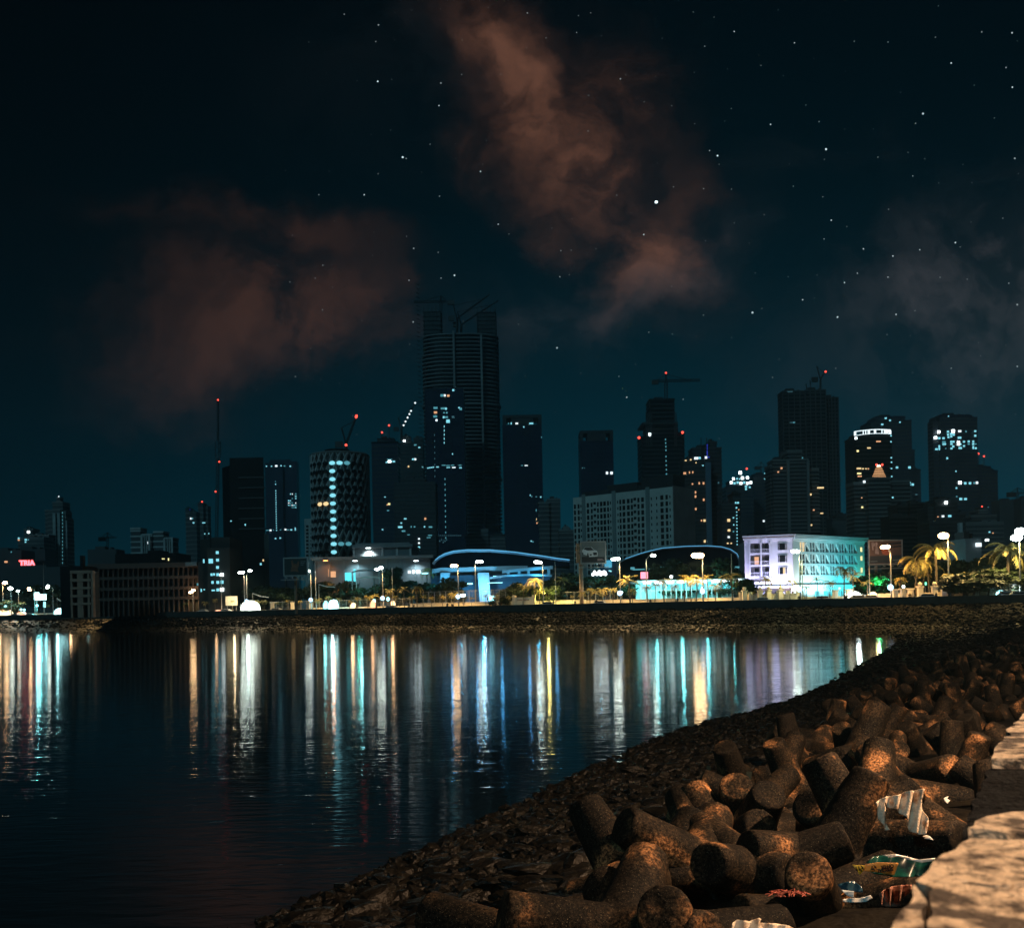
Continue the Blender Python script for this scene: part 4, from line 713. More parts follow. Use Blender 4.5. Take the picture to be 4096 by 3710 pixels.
for i, (x0, x1, x2, x3, y0, y1) in enumerate(((1762, 1798, 1754, 1788, 2290, 2326), (1910, 1955, 1920, 1964, 2290, 2350))):
    a, b, c, d = at(x0, y0, D-4), at(x1, y0, D-4), at(x2, y1, D-4), at(x3, y1, D-4); m = MB(); m.add([(c.x, D-4, GZ), (d.x, D-4, GZ), (d.x, D-1, GZ), (c.x, D-1, GZ), (a.x, D-4, a.z), (b.x, D-4, a.z), (b.x, D-1, a.z), (a.x, D-1, a.z)], [(0, 3, 2, 1), (4, 5, 6, 7), (0, 1, 5, 4), (1, 2, 6, 5), (2, 3, 7, 6), (3, 0, 4, 7)]); part('pillar', m, WH2, t)
a, b = at(1722, 2330, D), at(2200, 2292, D); part('lower_wall', MB().box(a.x, b.x, D+2, D+10, GZ, b.z), mat('blue_lower_wall', (.03, .09, .15), .6, .2, .2), t)
m = MB()
for x, y, w, h in ((1860, 2334, 60, 5), (1820, 2338, 24, 5), (1988, 2306, 30, 7), (1980, 2330, 60, 2), (1700, 2292, 24, 4)): p = at(x, y, D-4.5); m.box(p.x-w/2/F*D, p.x+w/2/F*D, D-4.8, D-4.5, p.z-h/2/F*D, p.z+h/2/F*D)
part('strip_light', m, EM['edgehot'], t)
for x, y, pw in ((1770, 2340, 1500), (1840, 2345, 1300), (1930, 2350, 2800), (2060, 2330, 1100), (2150, 2300, 700)): lamp(at(x, y, D-9), pw*1.1, (.05, .50, .9), .3, 'hall_uplight')
lamp(at(1938, 2362, D-9), 900, (.8, 1, 1), .3, 'hall_uplight')
for x, y in ((1800, 2228), (1900, 2226), (2000, 2230), (2110, 2240), (2220, 2254)): lamp(at(x, y, D-3), 200, (.1, .5, 1), .3, 'hall_edge_glow')
top = [(2480, 2246), (2500, 2236), (2560, 2215), (2600, 2204), (2650, 2193), (2740, 2186), (2830, 2184), (2885, 2188), (2922, 2199), (2946, 2215), (2957, 2240), (2958, 2262)]
t2 = arch('second arched hall with a thin cyan roof edge left of the colour lit hotel', 290, top, [(2480, 2290), (2958, 2290)], 30, .26)
m = MB()
for x, y, w, h in ((2590, 2276, 120, 5), (2650, 2290, 50, 6), (2640, 2268, 60, 4), (2936, 2268, 50, 7), (2530, 2272, 16, 10)): p = at(x, y, 288); m.box(p.x-w/2/F*288, p.x+w/2/F*288, 287.8, 288, p.z-h/2/F*288, p.z+h/2/F*288)
part('strip_light', m, EM['teal'], t2)
m = MB(); a, b = at(2480, 2290, 289), at(2958, 2290, 289); m.box(a.x, b.x, 289, 300, GZ, a.z); part('lower_wall', m, DRK, t2)
t = thing('glass_kiosk', 'blue lit glass kiosk between the car billboard and the second arched hall', 'kiosk', at(2440, 2260, 280)); a, b = at(2422, 2240, 280), at(2448, 2268, 280)
part('panel', MB().box(a.x, b.x, 280, 283, b.z, a.z), mat('lit_blue_panel', (.02, .02, .02), .5, 0, em=(.1, .55, .85), es=.7), t); a, b = at(2424, 2240, 281), at(2470, 2330, 281); part('wall', MB().box(a.x-1, b.x, 283.1, 288, GZ, a.z+.3), mat('blue_lower_wall', (.1, .1, .1)), t)
# cyan pavilion
D = 232; t = thing('pavilion', 'long glass pavilion glowing bright cyan behind palms left of the hotel', 'pavilion', (at(2730, 2400, D).x, D, GZ))
a, b = at(2562, 2330, D), at(2968, 2322, D); zt = a.z
part('roof', MB().box(a.x-1, b.x+1, D-1.5, D+14, zt, zt+.5), WHITE, t); part('rear_wall', MB().box(a.x, b.x, D+9, D+9.5, GZ, zt), WHITE, t)
for i in range(20):
    w = (b.x-a.x)/20; window(t, (a.x+w*(i+.5), D, zt-.9), w*.9, 1.5, .1, EM['pane' if i % 3 else 'cyan'], 'glass_pane')
m = MB()
for i in range(21): x = a.x+(b.x-a.x)*i/20; m.box(x-.08, x+.08, D-.15, D+.15, GZ, zt)
m.box(a.x, b.x, D-.3, D+.3, zt-1.9, zt-1.75); part('frame', m, WHITE, t)
window(t, at(2577, 2300, D-1.6), 1.6, 1.5, .2, EM['pink'], 'red_sign')
for i in range(9): x = a.x+(b.x-a.x)*(i+.5)/9; window(t, (x, D-1.7, zt-.05), 1.6, .5, .2, EM['hot'], 'lamp')
for i in range(6): lamp(Vector((a.x+(b.x-a.x)*(i+.5)/6, D+4, zt-.7)), 1500, (.12, .92, 1), .3, 'pavilion_light')
for i in range(4): lamp(Vector((a.x+(b.x-a.x)*(i+.5)/4, D-4, zt-1)), 900, (.15, .92, 1), .3, 'pavilion_light')
# ------------------------------------------------------------------ hotel
t = thing('hotel', 'white five storey hotel washed in violet, white, cyan and green light', 'hotel', (71.3, 260, GZ))
HL, HC, HR = at(2980, 2300, 264), at(3172, 2300, 260), at(3458, 2300, 283); HB = Vector((75, 312, 0))
for q in (HL, HC, HR): q.z = 0
ZT = 21.8
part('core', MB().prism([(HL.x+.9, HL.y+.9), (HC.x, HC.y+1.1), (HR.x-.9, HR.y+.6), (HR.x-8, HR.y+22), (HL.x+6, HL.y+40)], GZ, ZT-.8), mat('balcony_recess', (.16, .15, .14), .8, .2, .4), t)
def fb(mb, Pa, Pb, a0, a1, z0, z1, o0, o1):
    e = Pb-Pa; n = Vector((e.y, -e.x, 0)).normalized(); q = [Pa+e*a0-n*o0, Pa+e*a1-n*o0, Pa+e*a1+n*o1, Pa+e*a0+n*o1]
    q = [q[3], q[2], q[1], q[0]]; mb.prism([(p.x, p.y) for p in q], z0, z1)
# left face: balcony bay then a bay of framed windows
HW = mat('hotel_stucco', (.72, .70, .70), .7, .08, .5)
m = MB(); fl = [(19.9, 17.4), (16.9, 14.3), (13.9, 11.4), (10.9, 9.9)]
fb(m, HL, HC, 0, .11, 8.8, ZT-1.6, .9, .1); fb(m, HL, HC, .54, 1, 8.8, 20.2, .9, .1)
for k, (a, b) in enumerate(fl): nx = fl[k+1][0] if k < 3 else 8.8; fb(m, HL, HC, .1101, .5399, nx, b-(0 if k < 3 else 0), .9, .0)
fb(m, HL, HC, .1101, .5399, 19.9, 20.2, .9, 0); part('left_facade', m, HW, t)
for i, a in enumerate((.095, .335, .52)):
    m = MB(); fb(m, HL, HC, a, a+.028, 9.9, 20.0, -.01, .45); fb(m, HL, HC, a-.012, a+.04, 19.5, 20.0, -.46, .6); part('column', m, HW, t)
for k, (a, b) in enumerate(fl):
    m = MB()
    for i in range(22): fb(m, HL, HC, .115+i*.019, .1175+i*.019, b+.05, b+.85, -.05, .1)
    fb(m, HL, HC, .11, .54, b+.85, b+.95, -.05, .1); part('balcony_rail', m, HW, t)
    for a0 in (.2, .42):
        m = MB(); fb(m, HL, HC, a0, a0+.09, b+.1, b+2.1, .88, -.7); part('balcony_door', m, WIN if not (k == 1 and a0 == .2) else EM['warm'], t)
for k, (z0, z1) in enumerate(((17.9, 19.6), (14.8, 16.6), (11.7, 13.5))):
    fr = MB(); fb(fr, HL, HC, .69, .89, z0-.15, z1+.15, -.11, .22); w = part('window', fr, HW, t)
    for i, (a0, a1) in enumerate(((.70, .718), (.728, .85), (.86, .878))):
        g = MB(); fb(g, HL, HC, a0, a1, z0, z1, -.2, .26); part('pane', g, WIN, w)
    if k == 2: g = MB(); fb(g, HL, HC, .80, .845, z0+.1, z1-.1, -.2, .29); part('lit_pane', g, EM['amber'], w)
m = MB(); fb(m, HL, HC, -.01, 1.01, 8.3, 8.8, .9, .7); fb(m, HL, HC, 0, 1, 20.2, 20.7, .9, .35); fb(m, HL, HC, -.02, 1.02, 20.7, 21.1, .9, .8); fb(m, HL, HC, -.03, 1.03, 21.4, ZT, .9, 1.1); part('cornice', m, HW, t)
m = MB(); fb(m, HL, HC, -.02, 1.02, 21.1, 21.4, .9, .6); part('parapet_band', m, SALMON, t)
m = MB()
for a0, a1 in ((0, .14), (.3, .36), (.55, .62), (.8, .86), (.97, 1.0)): fb(m, HL, HC, a0, a1, GZ, 8.3, .9, .15)
fb(m, HL, HC, .14, .97, 7.6, 8.3, .9, .05); part('ground_floor', m, BROWN, t)
for a0 in (.38, .68):
    m = MB(); e = HC-HL; n = Vector((e.y, -e.x, 0)).normalized(); c = HL+e*(a0+.07); d = e.normalized(); m.tube([c+d*math.cos(x)*1.0+n*.3+Vector((0, 0, 6.4+1.0*math.sin(x))) for x in np.linspace(0, math.pi, 10)], .12, 5); part('arch_trim', m, HW, t)
# right face: repeating bays
m = MB(); rows = [(19.9, 17.5), (16.9, 14.5), (13.9, 11.5)]
units = 6; u0, u1 = .085, .90; uw = (u1-u0)/units
fb(m, HC, HR, 0, u0, 9.0, 20.2, .8, .1); fb(m, HC, HR, u1, 1, 9.0, 20.2, .8, .1)
fb(m, HC, HR, u0, u1, 19.9, 20.2, .8, .1)
for k, (a, b) in enumerate(rows): nx = rows[k+1][0] if k < 2 else 9.9; fb(m, HC, HR, u0+.0005, u1-.0005, nx, b, .8, .08)
for i in range(units):
    a = u0+uw*i
    fb(m, HC, HR, a, a+uw*.07, 11.5, 19.9, .8, .05); fb(m, HC, HR, a+uw*.56, a+uw*.63, 11.5, 19.9, .8, .05); fb(m, HC, HR, a+uw*.29, a+uw*.33, 11.5, 19.9, .8, .03)
part('right_facade', m, HW, t)
for k, (z1, z0) in enumerate(rows):
    for i in range(units):
        a = u0+uw*i
        if i == 0 and k == 0: pass
        w = MB(); fb(w, HC, HR, a+uw*.07, a+uw*.29, z0, z1, .5, -.35); fb(w, HC, HR, a+uw*.33, a+uw*.56, z0, z1, .5, -.35); w_ = part('window', w, WIN if not (i == 0 and k == 0) else EM['amber'], t)
        g = MB(); fb(g, HC, HR, a+uw*.07, a+uw*.56, z0+.8, z0+.95, .3, -.2); part('transom', g, HW, w_)
        # stucco wedge added to shape the triangular shadow in each balcony
        e = HR-HC; n = Vector((e.y, -e.x, 0)).normalized(); g = MB(); A_, B_ = HC+e*(a+uw*.72), HC+e*(a+uw)
        g.add([(*(B_+n*.12).xy, z1), (*(A_+n*.12).xy, z1), (*(B_+n*.12).xy, z0+.1), (*(B_-n*.4).xy, z1), (*(A_-n*.4).xy, z1), (*(B_-n*.4).xy, z0+.1)], [(0, 1, 2), (5, 4, 3), (1, 0, 3, 4), (2, 1, 4, 5), (0, 2, 5, 3)]); part('balcony_shadow_wedge', g, HW, t)
m = MB(); fb(m, HC, HR, 0, 1.0, 8.3, 9.0, .8, .6); fb(m, HC, HR, -.0, 1.0, 20.2, 20.7, .8, .35); fb(m, HC, HR, 0, 1.01, 20.7, 21.2, .8, .8); fb(m, HC, HR, 0, 1.015, 21.35, ZT, .8, 1.1); part('cornice', m, HW, t)
m = MB()
for a0, a1 in ((0, .28), (.34, .40), (.47, .60), (.66, .72), (.8, .86), (.93, 1)): fb(m, HC, HR, a0, a1, GZ, 8.3, .8, .1)
fb(m, HC, HR, 0, 1, 7.3, 8.3, .8, .15); fb(m, HC, HR, u0, u1, 9.0, 9.9, .8, .05); part('ground_floor', m, HW, t)
for a0, a1 in ((.28, .34), (.40, .47), (.60, .66), (.72, .8), (.86, .93)): m = MB(); fb(m, HC, HR, a0, a1, GZ, 7.3, .5, -.3); part('shop_window', m, EM['pane'], t)
for z in (13.0, 16.2, 18.6): g = MB(); fb(g, HC, HR, .94, .965, z-.6, z+.6, -.1, .15); part('stair_window', g, EM['lemon'], t)
m = MB(); c = (HC+HR)/2; m.box(HC.x-4, HR.x-9, 292, 304, ZT-1, ZT+2.4).box(HC.x+6, HC.x+10, 290, 291.5, ZT-1, ZT+1.5); part('roof_structure', m, BLK, t)
def wash(P, z, col, pw, tz, r=.25, sz=95):
    return lamp(Vector((P.x, P.y, z)), pw, col, r, 'facade_uplight', sz, (P.x, P.y+5, tz), .9)
e = HC-HL; n = Vector((e.y, -e.x, 0)).normalized()
for a, col, pw in ((.03, (.62, .54, 1), 5000), (.3, (.55, .52, 1), 5400), (.55, (.5, .58, 1), 5800), (.8, (.55, .58, 1), 8000), (.98, (1, .80, .6), 3800)):
    P = HL+e*a+n*4.2; lamp(Vector((P.x, P.y, 6.3)), pw*.8, col, .25, 'facade_uplight', 120, (P.x-n.x*4, P.y-n.y*4, 12.5), .9)
e = HR-HC; n = Vector((e.y, -e.x, 0)).normalized()
for a, col, pw in ((.06, (.75, 1, .95), 3000), (.22, (.45, .95, 1), 7000), (.38, (.28, .92, 1), 6400), (.54, (.06, .8, .95), 3800), (.70, (.05, .75, .85), 3400), (.86, (.05, .8, .7), 3200), (.98, (.1, .8, .45), 2200)):
    P = HC+e*a+n*4.5; lamp(Vector((P.x, P.y, 5.6)), pw*.85, col, .25, 'facade_uplight', 120, (P.x-n.x*4, P.y-n.y*4, 11.5), .9)
# ------------------------------------------------------------------ sea front furniture
ZONES = [(230, 'by the cyan kiosk at the far left'), (520, 'before the salmon corner building'), (900, 'before the long brown office block'), (1250, 'between the glowing booth and the dancer billboard'),
         (1560, 'before the low wing of the corrugated hall'), (1790, 'at the left end of the mesh fence'), (2110, 'below the large blue arched hall'), (2330, 'left of the car billboard pole'), (2500, 'right of the car billboard pole'),
         (2700, 'before the cyan pavilion, left half'), (2960, 'before the cyan pavilion, right half'), (3180, 'before the violet hotel face'), (3460, 'before the cyan hotel face'), (3640, 'below the right hand billboard'), (3850, 'right of the right hand billboard'), (5000, 'at the far right of the sea front')]
ORDN_ = ['first', 'second', 'third', 'fourth', 'fifth', 'sixth', 'seventh', 'eighth', 'ninth', 'tenth', 'eleventh', 'twelfth']
ORDN = ORDN_+['thirteenth', 'fourteenth', 'fifteenth', 'sixteenth', 'seventeenth', 'eighteenth']
def zone(x):
    for i, (b, s) in enumerate(ZONES):
        if x < b: return i, s
def ordlabels(items, kind, look):
    """items: list of (x, ...) -> unique labels: ordinal from the left inside its zone"""
    idx = sorted(range(len(items)), key=lambda i: items[i][0]); cnt = {}; tot = {}
    for i in idx: z = zone(items[i][0])[0]; tot[z] = tot.get(z, 0)+1
    out = [None]*len(items)
    for i in idx:
        z, s = zone(items[i][0]); c = cnt.get(z, 0); cnt[z] = c+1
        o = '' if tot[z] == 1 else ORDN[c]+' from left, '
        out[i] = f"{look(items[i])} {kind}, {o}{s}"
    return out
LMP = [ # post x, base offset behind wall, post top y, heads [(x, y)], em, colour, power, globe?
 (10, 18, 2330, [(20, 2330)], 'hotwarm', (1, .75, .5), 5200, 0), (44, 16, 2358, [(42, 2352)], 'hot', (.5, .95, 1), 4200, 0), (74, 30, 2362, [(72, 2362)], 'hot', (.6, 1, 1), 700, 0), (138, 22, 2358, [(116, 2352), (118, 2359)], 'hotwarm', (1, .8, .6), 1600, 0),
 (211, 24, 2350, [(192, 2342), (190, 2349)], 'hot', (.9, 1, .95), 1800, 0), (268, 40, 2338, [(268, 2337)], 'hot', (.8, 1, .95), 900, 0), (378, 10, 2330, [(356, 2326), (362, 2331)], 'hotwarm', (1, .8, .5), 3600, 0), (443, 16, 2312, [(465, 2304)], 'hot', (.85, .9, 1), 2200, 0),
 (497, 12, 2376, [(498, 2370)], 'hot', (.8, .95, .95), 1500, 0), (772, 14, 2374, [(763, 2368), (773, 2360)], 'hotwarm', (1, .88, .65), 500, 0), (976, 12, 2294, [(960, 2290), (970, 2288)], 'hot', (.95, .92, 1), 2600, 0), (986, 14, 2300, [(1000, 2282)], 'hot', (.85, 1, .95), 2200, 1),
 (1243, 14, 2286, [(1220, 2283), (1232, 2283)], 'hot', (1, .85, .6), 4200, 1), (1530, 14, 2276, [(1508, 2276), (1524, 2270)], 'hot', (1, .85, .6), 4400, 1), (1832, 14, 2268, [(1811, 2262), (1822, 2262)], 'hotwarm', (1, .8, .5), 3600, 1), (1900, 26, 2250, [(1911, 2246), (1924, 2246)], 'hot', (1, .9, .7), 2600, 0),
 (2171, 14, 2256, [(2146, 2247), (2158, 2249)], 'hot', (1, .88, .65), 3600, 0), (2479, 14, 2244, [(2455, 2236), (2470, 2234)], 'hot', (1, .85, .6), 4400, 1), (2584, 20, 2234, [(2613, 2221)], 'hot', (.9, 1, .95), 2200, 0), (2810, 14, 2230, [(2783, 2221), (2798, 2221)], 'hotwarm', (1, .85, .6), 5200, 1),
 (3198, 14, 2214, [(3175, 2205), (3187, 2205)], 'hot', (.8, 1, .8), 2600, 1), (3562, 14, 2206, [(3534, 2188), (3548, 2186)], 'hotwarm', (1, .7, .4), 3000, 1), (3792, 16, 2150, [(3774, 2142)], 'hotwarm', (1, .85, .5), 4800, 1), (4078, 16, 2160, [(4066, 2150), (4082, 2124)], 'hot', (1, .92, .6), 5200, 0)]
POLES = [(173, 2250), (443, 2316), (884, 2280), (1262, 2283), (1568, 2268), (2220, 2246), (2925, 2213), (3207, 2193), (3475, 2190)]
labs = ordlabels([(l[0],) for l in LMP], 'street lamp', lambda q: 'tall steel')
for l, lab in zip(LMP, labs):
    x, off, yt, heads, e_, c_, pw, globe = l; off = max(off-7, 4); D = dw(x, off); tp = at(x, yt, D); t = thing('street_lamp', lab.replace('tall steel street lamp', ('twin headed' if len(heads) > 1 else 'single headed')+' glowing street lamp'), 'street lamp', (tp.x, D, GZ), 'lit street lamps along the sea front')
    part('pole', MB().tube([(tp.x, D, GZ), (tp.x, D, tp.z)], [.17, .10], 6), METAL, t)
    for h in heads:
        p = at(h[0], h[1], D); part('arm', MB().tube([(tp.x, D, tp.z-.3), ((tp.x*.5+p.x*.5), D, max(p.z, tp.z)+.05), (p.x, D, p.z+.1)], .06, 5), METAL, t); part('lamp_head', MB().ball((p.x, D, p.z), (.85 if x < 60 or x in (3792, 4078, 2810) else .52), 8, 5, (1.1, 1, .62)), EM['head_'+e_], t)
    p = at(heads[0][0], heads[0][1], D); o = lamp(p+Vector((0, 0, -.75)), pw*2.3, (c_[0], c_[1]*.76, c_[2]*.42) if c_[0] > .75 else c_, .3, spot=152, target=(p.x, p.y-1.5, 0), blend=.35); o.parent = t; o.location = p+Vector((0, 0, -.75))-Vector((tp.x, D, GZ))
    if globe:
        q = at(x, 2398-(x-1240)*.0215, D-.6); part('globe_light', MB().ball(q, .52, 10, 7), EM['bluewhite'], t)
labs = ordlabels([(p[0],) for p in POLES], 'pole', lambda q: 'bare dark')
for (x, y), lab in zip(POLES, labs):
    D = dw(x, 9); p = at(x, y, D); t = thing('flag_pole', lab.replace('bare dark pole', 'thin unlit pole with no lamp head'), 'pole', (p.x, D, GZ)); part('pole', MB().tube([(p.x, D, GZ), (p.x, D, p.z)], [.13, .07], 6), METAL, t); part('base_collar', MB().tube([(p.x, D, GZ), (p.x, D, GZ+.5)], .22, 8), METAL, t)
# compound walls, fences, gate posts
CW = mat('compound_wall', (.88, .74, .55), .85, .18, .4)
def cwall(x0, x1, y, off, label, m=CW, coping=True, posts=0, nm='compound_wall', th=.3, relief=0):
    D0, D1 = dw(x0, off), dw(x1, off); a, b = at(x0, y, D0), at(x1, y, D1); z = at((x0+x1)/2, y, (D0+D1)/2).z; t = thing(nm, label, 'wall', ((a.x+b.x)/2, (a.y+b.y)/2, GZ)); P, Q = Vector((a.x, a.y, 0)), Vector((b.x, b.y, 0))
    mb = MB(); fb(mb, P, Q, 0, 1, GZ-.3, z-.15, th, 0); part('wall', mb, m, t)
    if coping: mb = MB(); fb(mb, P, Q, 0, 1, z-.15, z, th+.08, .08); part('coping', mb, m, t)
    for i in range(posts): k = i/max(posts-1, 1); mb = MB(); w = .35/(Q-P).length; fb(mb, P, Q, k-w, k+w, GZ, z+.5, th+.1, .1); part('post', mb, m, t)
    return t, P, Q, z
for args in [(1640, 2000, 2409, 12, 'low warm lit wall under the mesh fence, left stretch'), (2002, 2340, 2401, 13, 'low warm lit wall left of the car billboard pole'), (2342, 2700, 2396, 12, 'low warm lit wall right of the car billboard pole'), (2702, 2958, 2391, 12, 'low warm lit wall before the cyan pavilion')]:
    cwall(*args[:4], args[4])
cwall(2962, 3192, 2375, 10, 'cream garden wall with posts before the violet hotel face', posts=7)
cwall(3200, 3460, 2384, 10, 'low cream garden wall before the cyan hotel face')
cwall(700, 1240, 2438, 14, 'low dim wall before the dark trees left of the dancer billboard', coping=False)
cwall(1244, 1636, 2424, 14, 'low dim wall before the corrugated hall', coping=False)
cwall(0, 690, 2446, 15, 'long low wall at the far left before the brown office block', coping=False)
cwall(3470, 3860, 2370, 12, 'low cream wall below the right hand billboard')
cwall(3862, 4200, 2362, 14, 'low wall under the dark bushes at the far right')
t, P, Q, z = cwall(2055, 2134, 2388, 8, 'cream monument wall with end posts and faint lettering on the promenade', posts=2, nm='monument_wall')
for k in range(9):
    mb = MB(); fb(mb, P, Q, .2+k*.065, .2+k*.065+.035, z-.75, z-.45, -.05, .04); part('raised_letter', mb, mat('dark_red_letter', (.25, .06, .03), .8), t)
for x, y, lab in ((1243, 2402, 'stone gate post at the foot of the twin lamp by the dancer billboard'), (1090, 2408, 'stone gate post in the fence left of the dancer billboard'), (1170, 2408, 'stone gate post in the fence under the dancer billboard'), (1990, 2378, 'tall cream gate post at the right end of the mesh fence'), (3040, 2360, 'second urn topped post before the violet hotel face'), (2978, 2360, 'first urn topped post before the violet hotel face'),
                   (3075, 2358, 'third urn topped post before the violet hotel face'), (3122, 2356, 'fourth urn topped post before the violet hotel face'), (3580, 2355, 'small cream post beneath the right hand lamp'), (3612, 2352, 'small cream post right of the right hand lamp'), (3642, 2352, 'third small cream post right of the right hand billboard'), (3680, 2343, 'round headed cream post left of the big lit palm'), (3738, 2342, 'round headed cream post beneath the big lit palm'), (3773, 2350, 'slim cream post right of the big lit palm'), (3804, 2350, 'slim cream post beside the dark round bush'), (3395, 2356, 'cream gate pier right of the hotel'), (3340, 2358, 'cream gate pier before the right half of the hotel')):
    D = dw(x, 9); p = at(x, y, D); t = thing('gate_post', lab, 'post', (p.x, D, GZ)); w = .42
    part('shaft', MB().box(p.x-w, p.x+w, D-w, D+w, GZ, p.z-.2), CW, t); part('cap', MB().box(p.x-w-.12, p.x+w+.12, D-w-.12, D+w+.12, p.z-.2, p.z), CW, t)
    if 'urn' in lab or 'round' in lab: part('finial', MB().ball((p.x, D, p.z+.35), .4, 8, 6, (1, 1, .9)), CW, t)
def fence(x0, x1, y0, y1, off, n, label, m=METAL):
    D0, D1 = dw(x0, off), dw(x1, off); a, b = at(x0, y0, D0), at(x1, y0, D1); t = thing('mesh_fence', label, 'fence', ((a.x+b.x)/2, (a.y+b.y)/2, GZ)); zt = (a.z+at(x1, y1, D1).z)/2
    for i in range(n): k = i/(n-1); x, y = a.x+(b.x-a.x)*k, a.y+(b.y-a.y)*k; part('post', MB().tube([(x, y, GZ), (x, y, zt)], .07, 5), m, t)
    mb = MB(); P, Q = Vector((a.x, a.y, 0)), Vector((b.x, b.y, 0)); L_ = (Q-P).length; k = 0
    for i in range(int(L_/.45)): q = P+(Q-P)*(i*.45/L_); mb.tube([(q.x, q.y, GZ), (q.x, q.y, zt)], .012, 3, False)
    z = GZ+.3
    while z < zt: mb.tube([(P.x, P.y, z), (Q.x, Q.y, z)], .012, 3, False); z += .45
    part('wire_mesh', mb, m, t); part('top_rail', MB().tube([(P.x, P.y, zt), (Q.x, Q.y, zt)], .045, 5), m, t)
fence(1692, 2022, 2364, 2360, 15, 15, 'tall wire mesh fence with pale posts below the large arched hall')
fence(2240, 2470, 2366, 2364, 15, 9, 'wire mesh fence behind small palms near the car billboard')
fence(1080, 1640, 2404, 2396, 16, 22, 'lower mesh fence before the dark trees and the corrugated hall')
# booth, kiosks and signs
def kiosk(x0, x1, y0, off, label, e_, pw, c_, nm='kiosk', rnd=True):
    D = dw((x0+x1)/2, off); a, b = at(x0, y0, D), at(x1, y0, D); w = b.x-a.x; t = thing(nm, label, 'kiosk', ((a.x+b.x)/2, D, GZ)); m = MB()
    if rnd: m.prism([], 0, 0) if 0 else None
    cx = (a.x+b.x)/2; n = 13; vs = []
    for y in (D, D+w*.7):
        for i in range(n): th = math.pi*i/(n-1); vs.append((cx-math.cos(th)*w/2*(1 if i not in (0, n-1) else 1), y, GZ+(a.z-GZ)*math.sin(th)**.55))
    m.add(vs, [(i, i+1, n+i+1, n+i) for i in range(n-1)]+[tuple(range(n-1, -1, -1)), tuple(range(n, 2*n))]); m.sm = False
    part('canopy', m, mat('lit_canvas_'+e_, (.8, .8, .8), .7, 0, em=EMC[e_][0], es=EMC[e_][1]), t)
    part('frame', MB().tube([(a.x, D-.1, GZ), (a.x, D-.1, a.z*.8+GZ*.2)], .08, 5).tube([(b.x, D-.1, GZ), (b.x, D-.1, a.z*.8+GZ*.2)], .08, 5), METAL, t)
    o = lamp(Vector((cx, D-2, GZ+1.9)), pw, c_, .4, 'kiosk_light'); return t
EMC = {'cream': ((.9, 1, .85), 3), 'cyanw': ((.45, .95, 1), 4), 'teal': ((.1, .8, .85), 1.2), 'amb': ((1, .62, .28), 1.6), 'redd': ((1, .25, .1), 1.2)}
kiosk(962, 1030, 2402, 8, 'big dome shaped white booth glowing beside the twin lamp', 'cream', 1500, (.8, 1, .9), 'booth')
kiosk(1312, 1352, 2398, 9, 'small rounded white booth glowing before the corrugated hall', 'cyanw', 900, (.6, 1, 1), 'booth')
kiosk(1292, 1312, 2402, 9.5, 'narrow cyan booth just left of the small glowing booth', 'teal', 200, (.3, 1, 1), 'booth')
kiosk(215, 262, 2432, 9, 'low cyan lit stall roofed in red at the far left', 'cyanw', 600, (.4, 1, 1), 'stall')
kiosk(3385, 3450, 2365, 9, 'low white glow of a stall right of the hotel palms', 'cream', 500, (.8, 1, 1), 'stall')
for x0, x1, y0, e_, lab in ((-20, 36, 2438, 'amb', 'amber lit stall at the far left edge of the sea front'), (66, 98, 2446, 'redd', 'low red glowing stall at far left near the teal lamps'), (278, 304, 2436, 'amb', 'amber stall before the left end of the salmon building'), (470, 492, 2437, 'redd', 'small red orange stall below the second white lamp'), (600, 640, 2441, 'redd', 'long low red glow of a stall before the grey hoarding'), (858, 884, 2438, 'redd', 'low red stall left of the cream signboard'), (1480, 1502, 2400, 'redd', 'small red stall among palms before the corrugated hall'), (1400, 1424, 2410, 'amb', 'small amber stall before the corrugated hall'), (1560, 1582, 2402, 'amb', 'amber stall left of the mesh fence'), (3480, 3510, 2366, 'amb', 'amber stall under the right hand billboard'), (4000, 4060, 2356, 'cyanw', 'white glowing stall at the far right edge')):
    kiosk(x0, x1, y0, 9.3, lab, e_, 260 if e_ != 'redd' else 120, (1, .6, .3) if e_ != 'cyanw' else (.8, 1, 1), 'stall')
D = dw(160, 20); a, b = at(136, 2372, D), at(183, 2398, D); t = thing('light_box_sign', 'large overexposed cyan white light box sign on posts at far left', 'sign', (a.x, D, GZ))
m = MB(); m.box(a.x, b.x, D, D+.5, b.z, a.z-.4).box(a.x, a.x+1.6, D+.01, D+.49, a.z-.4, a.z+.3); part('panel', m, mat('lit_signbox', (.1, .1, .1), .5, 0, em=(.5, .98, 1), es=5), t); part('post', MB().tube([(a.x+.8, D+.25, GZ), (a.x+.8, D+.25, b.z)], .12, 6).tube([(b.x-.8, D+.25, GZ), (b.x-.8, D+.25, b.z)], .12, 6), METAL, t)
lamp(Vector(((a.x+b.x)/2, D-2, a.z-1)), 1500, (.3, .95, 1), .6, 'sign_glow'); lamp(at(180, 2425, D), 500, (.2, .9, 1), .4, 'sign_glow')
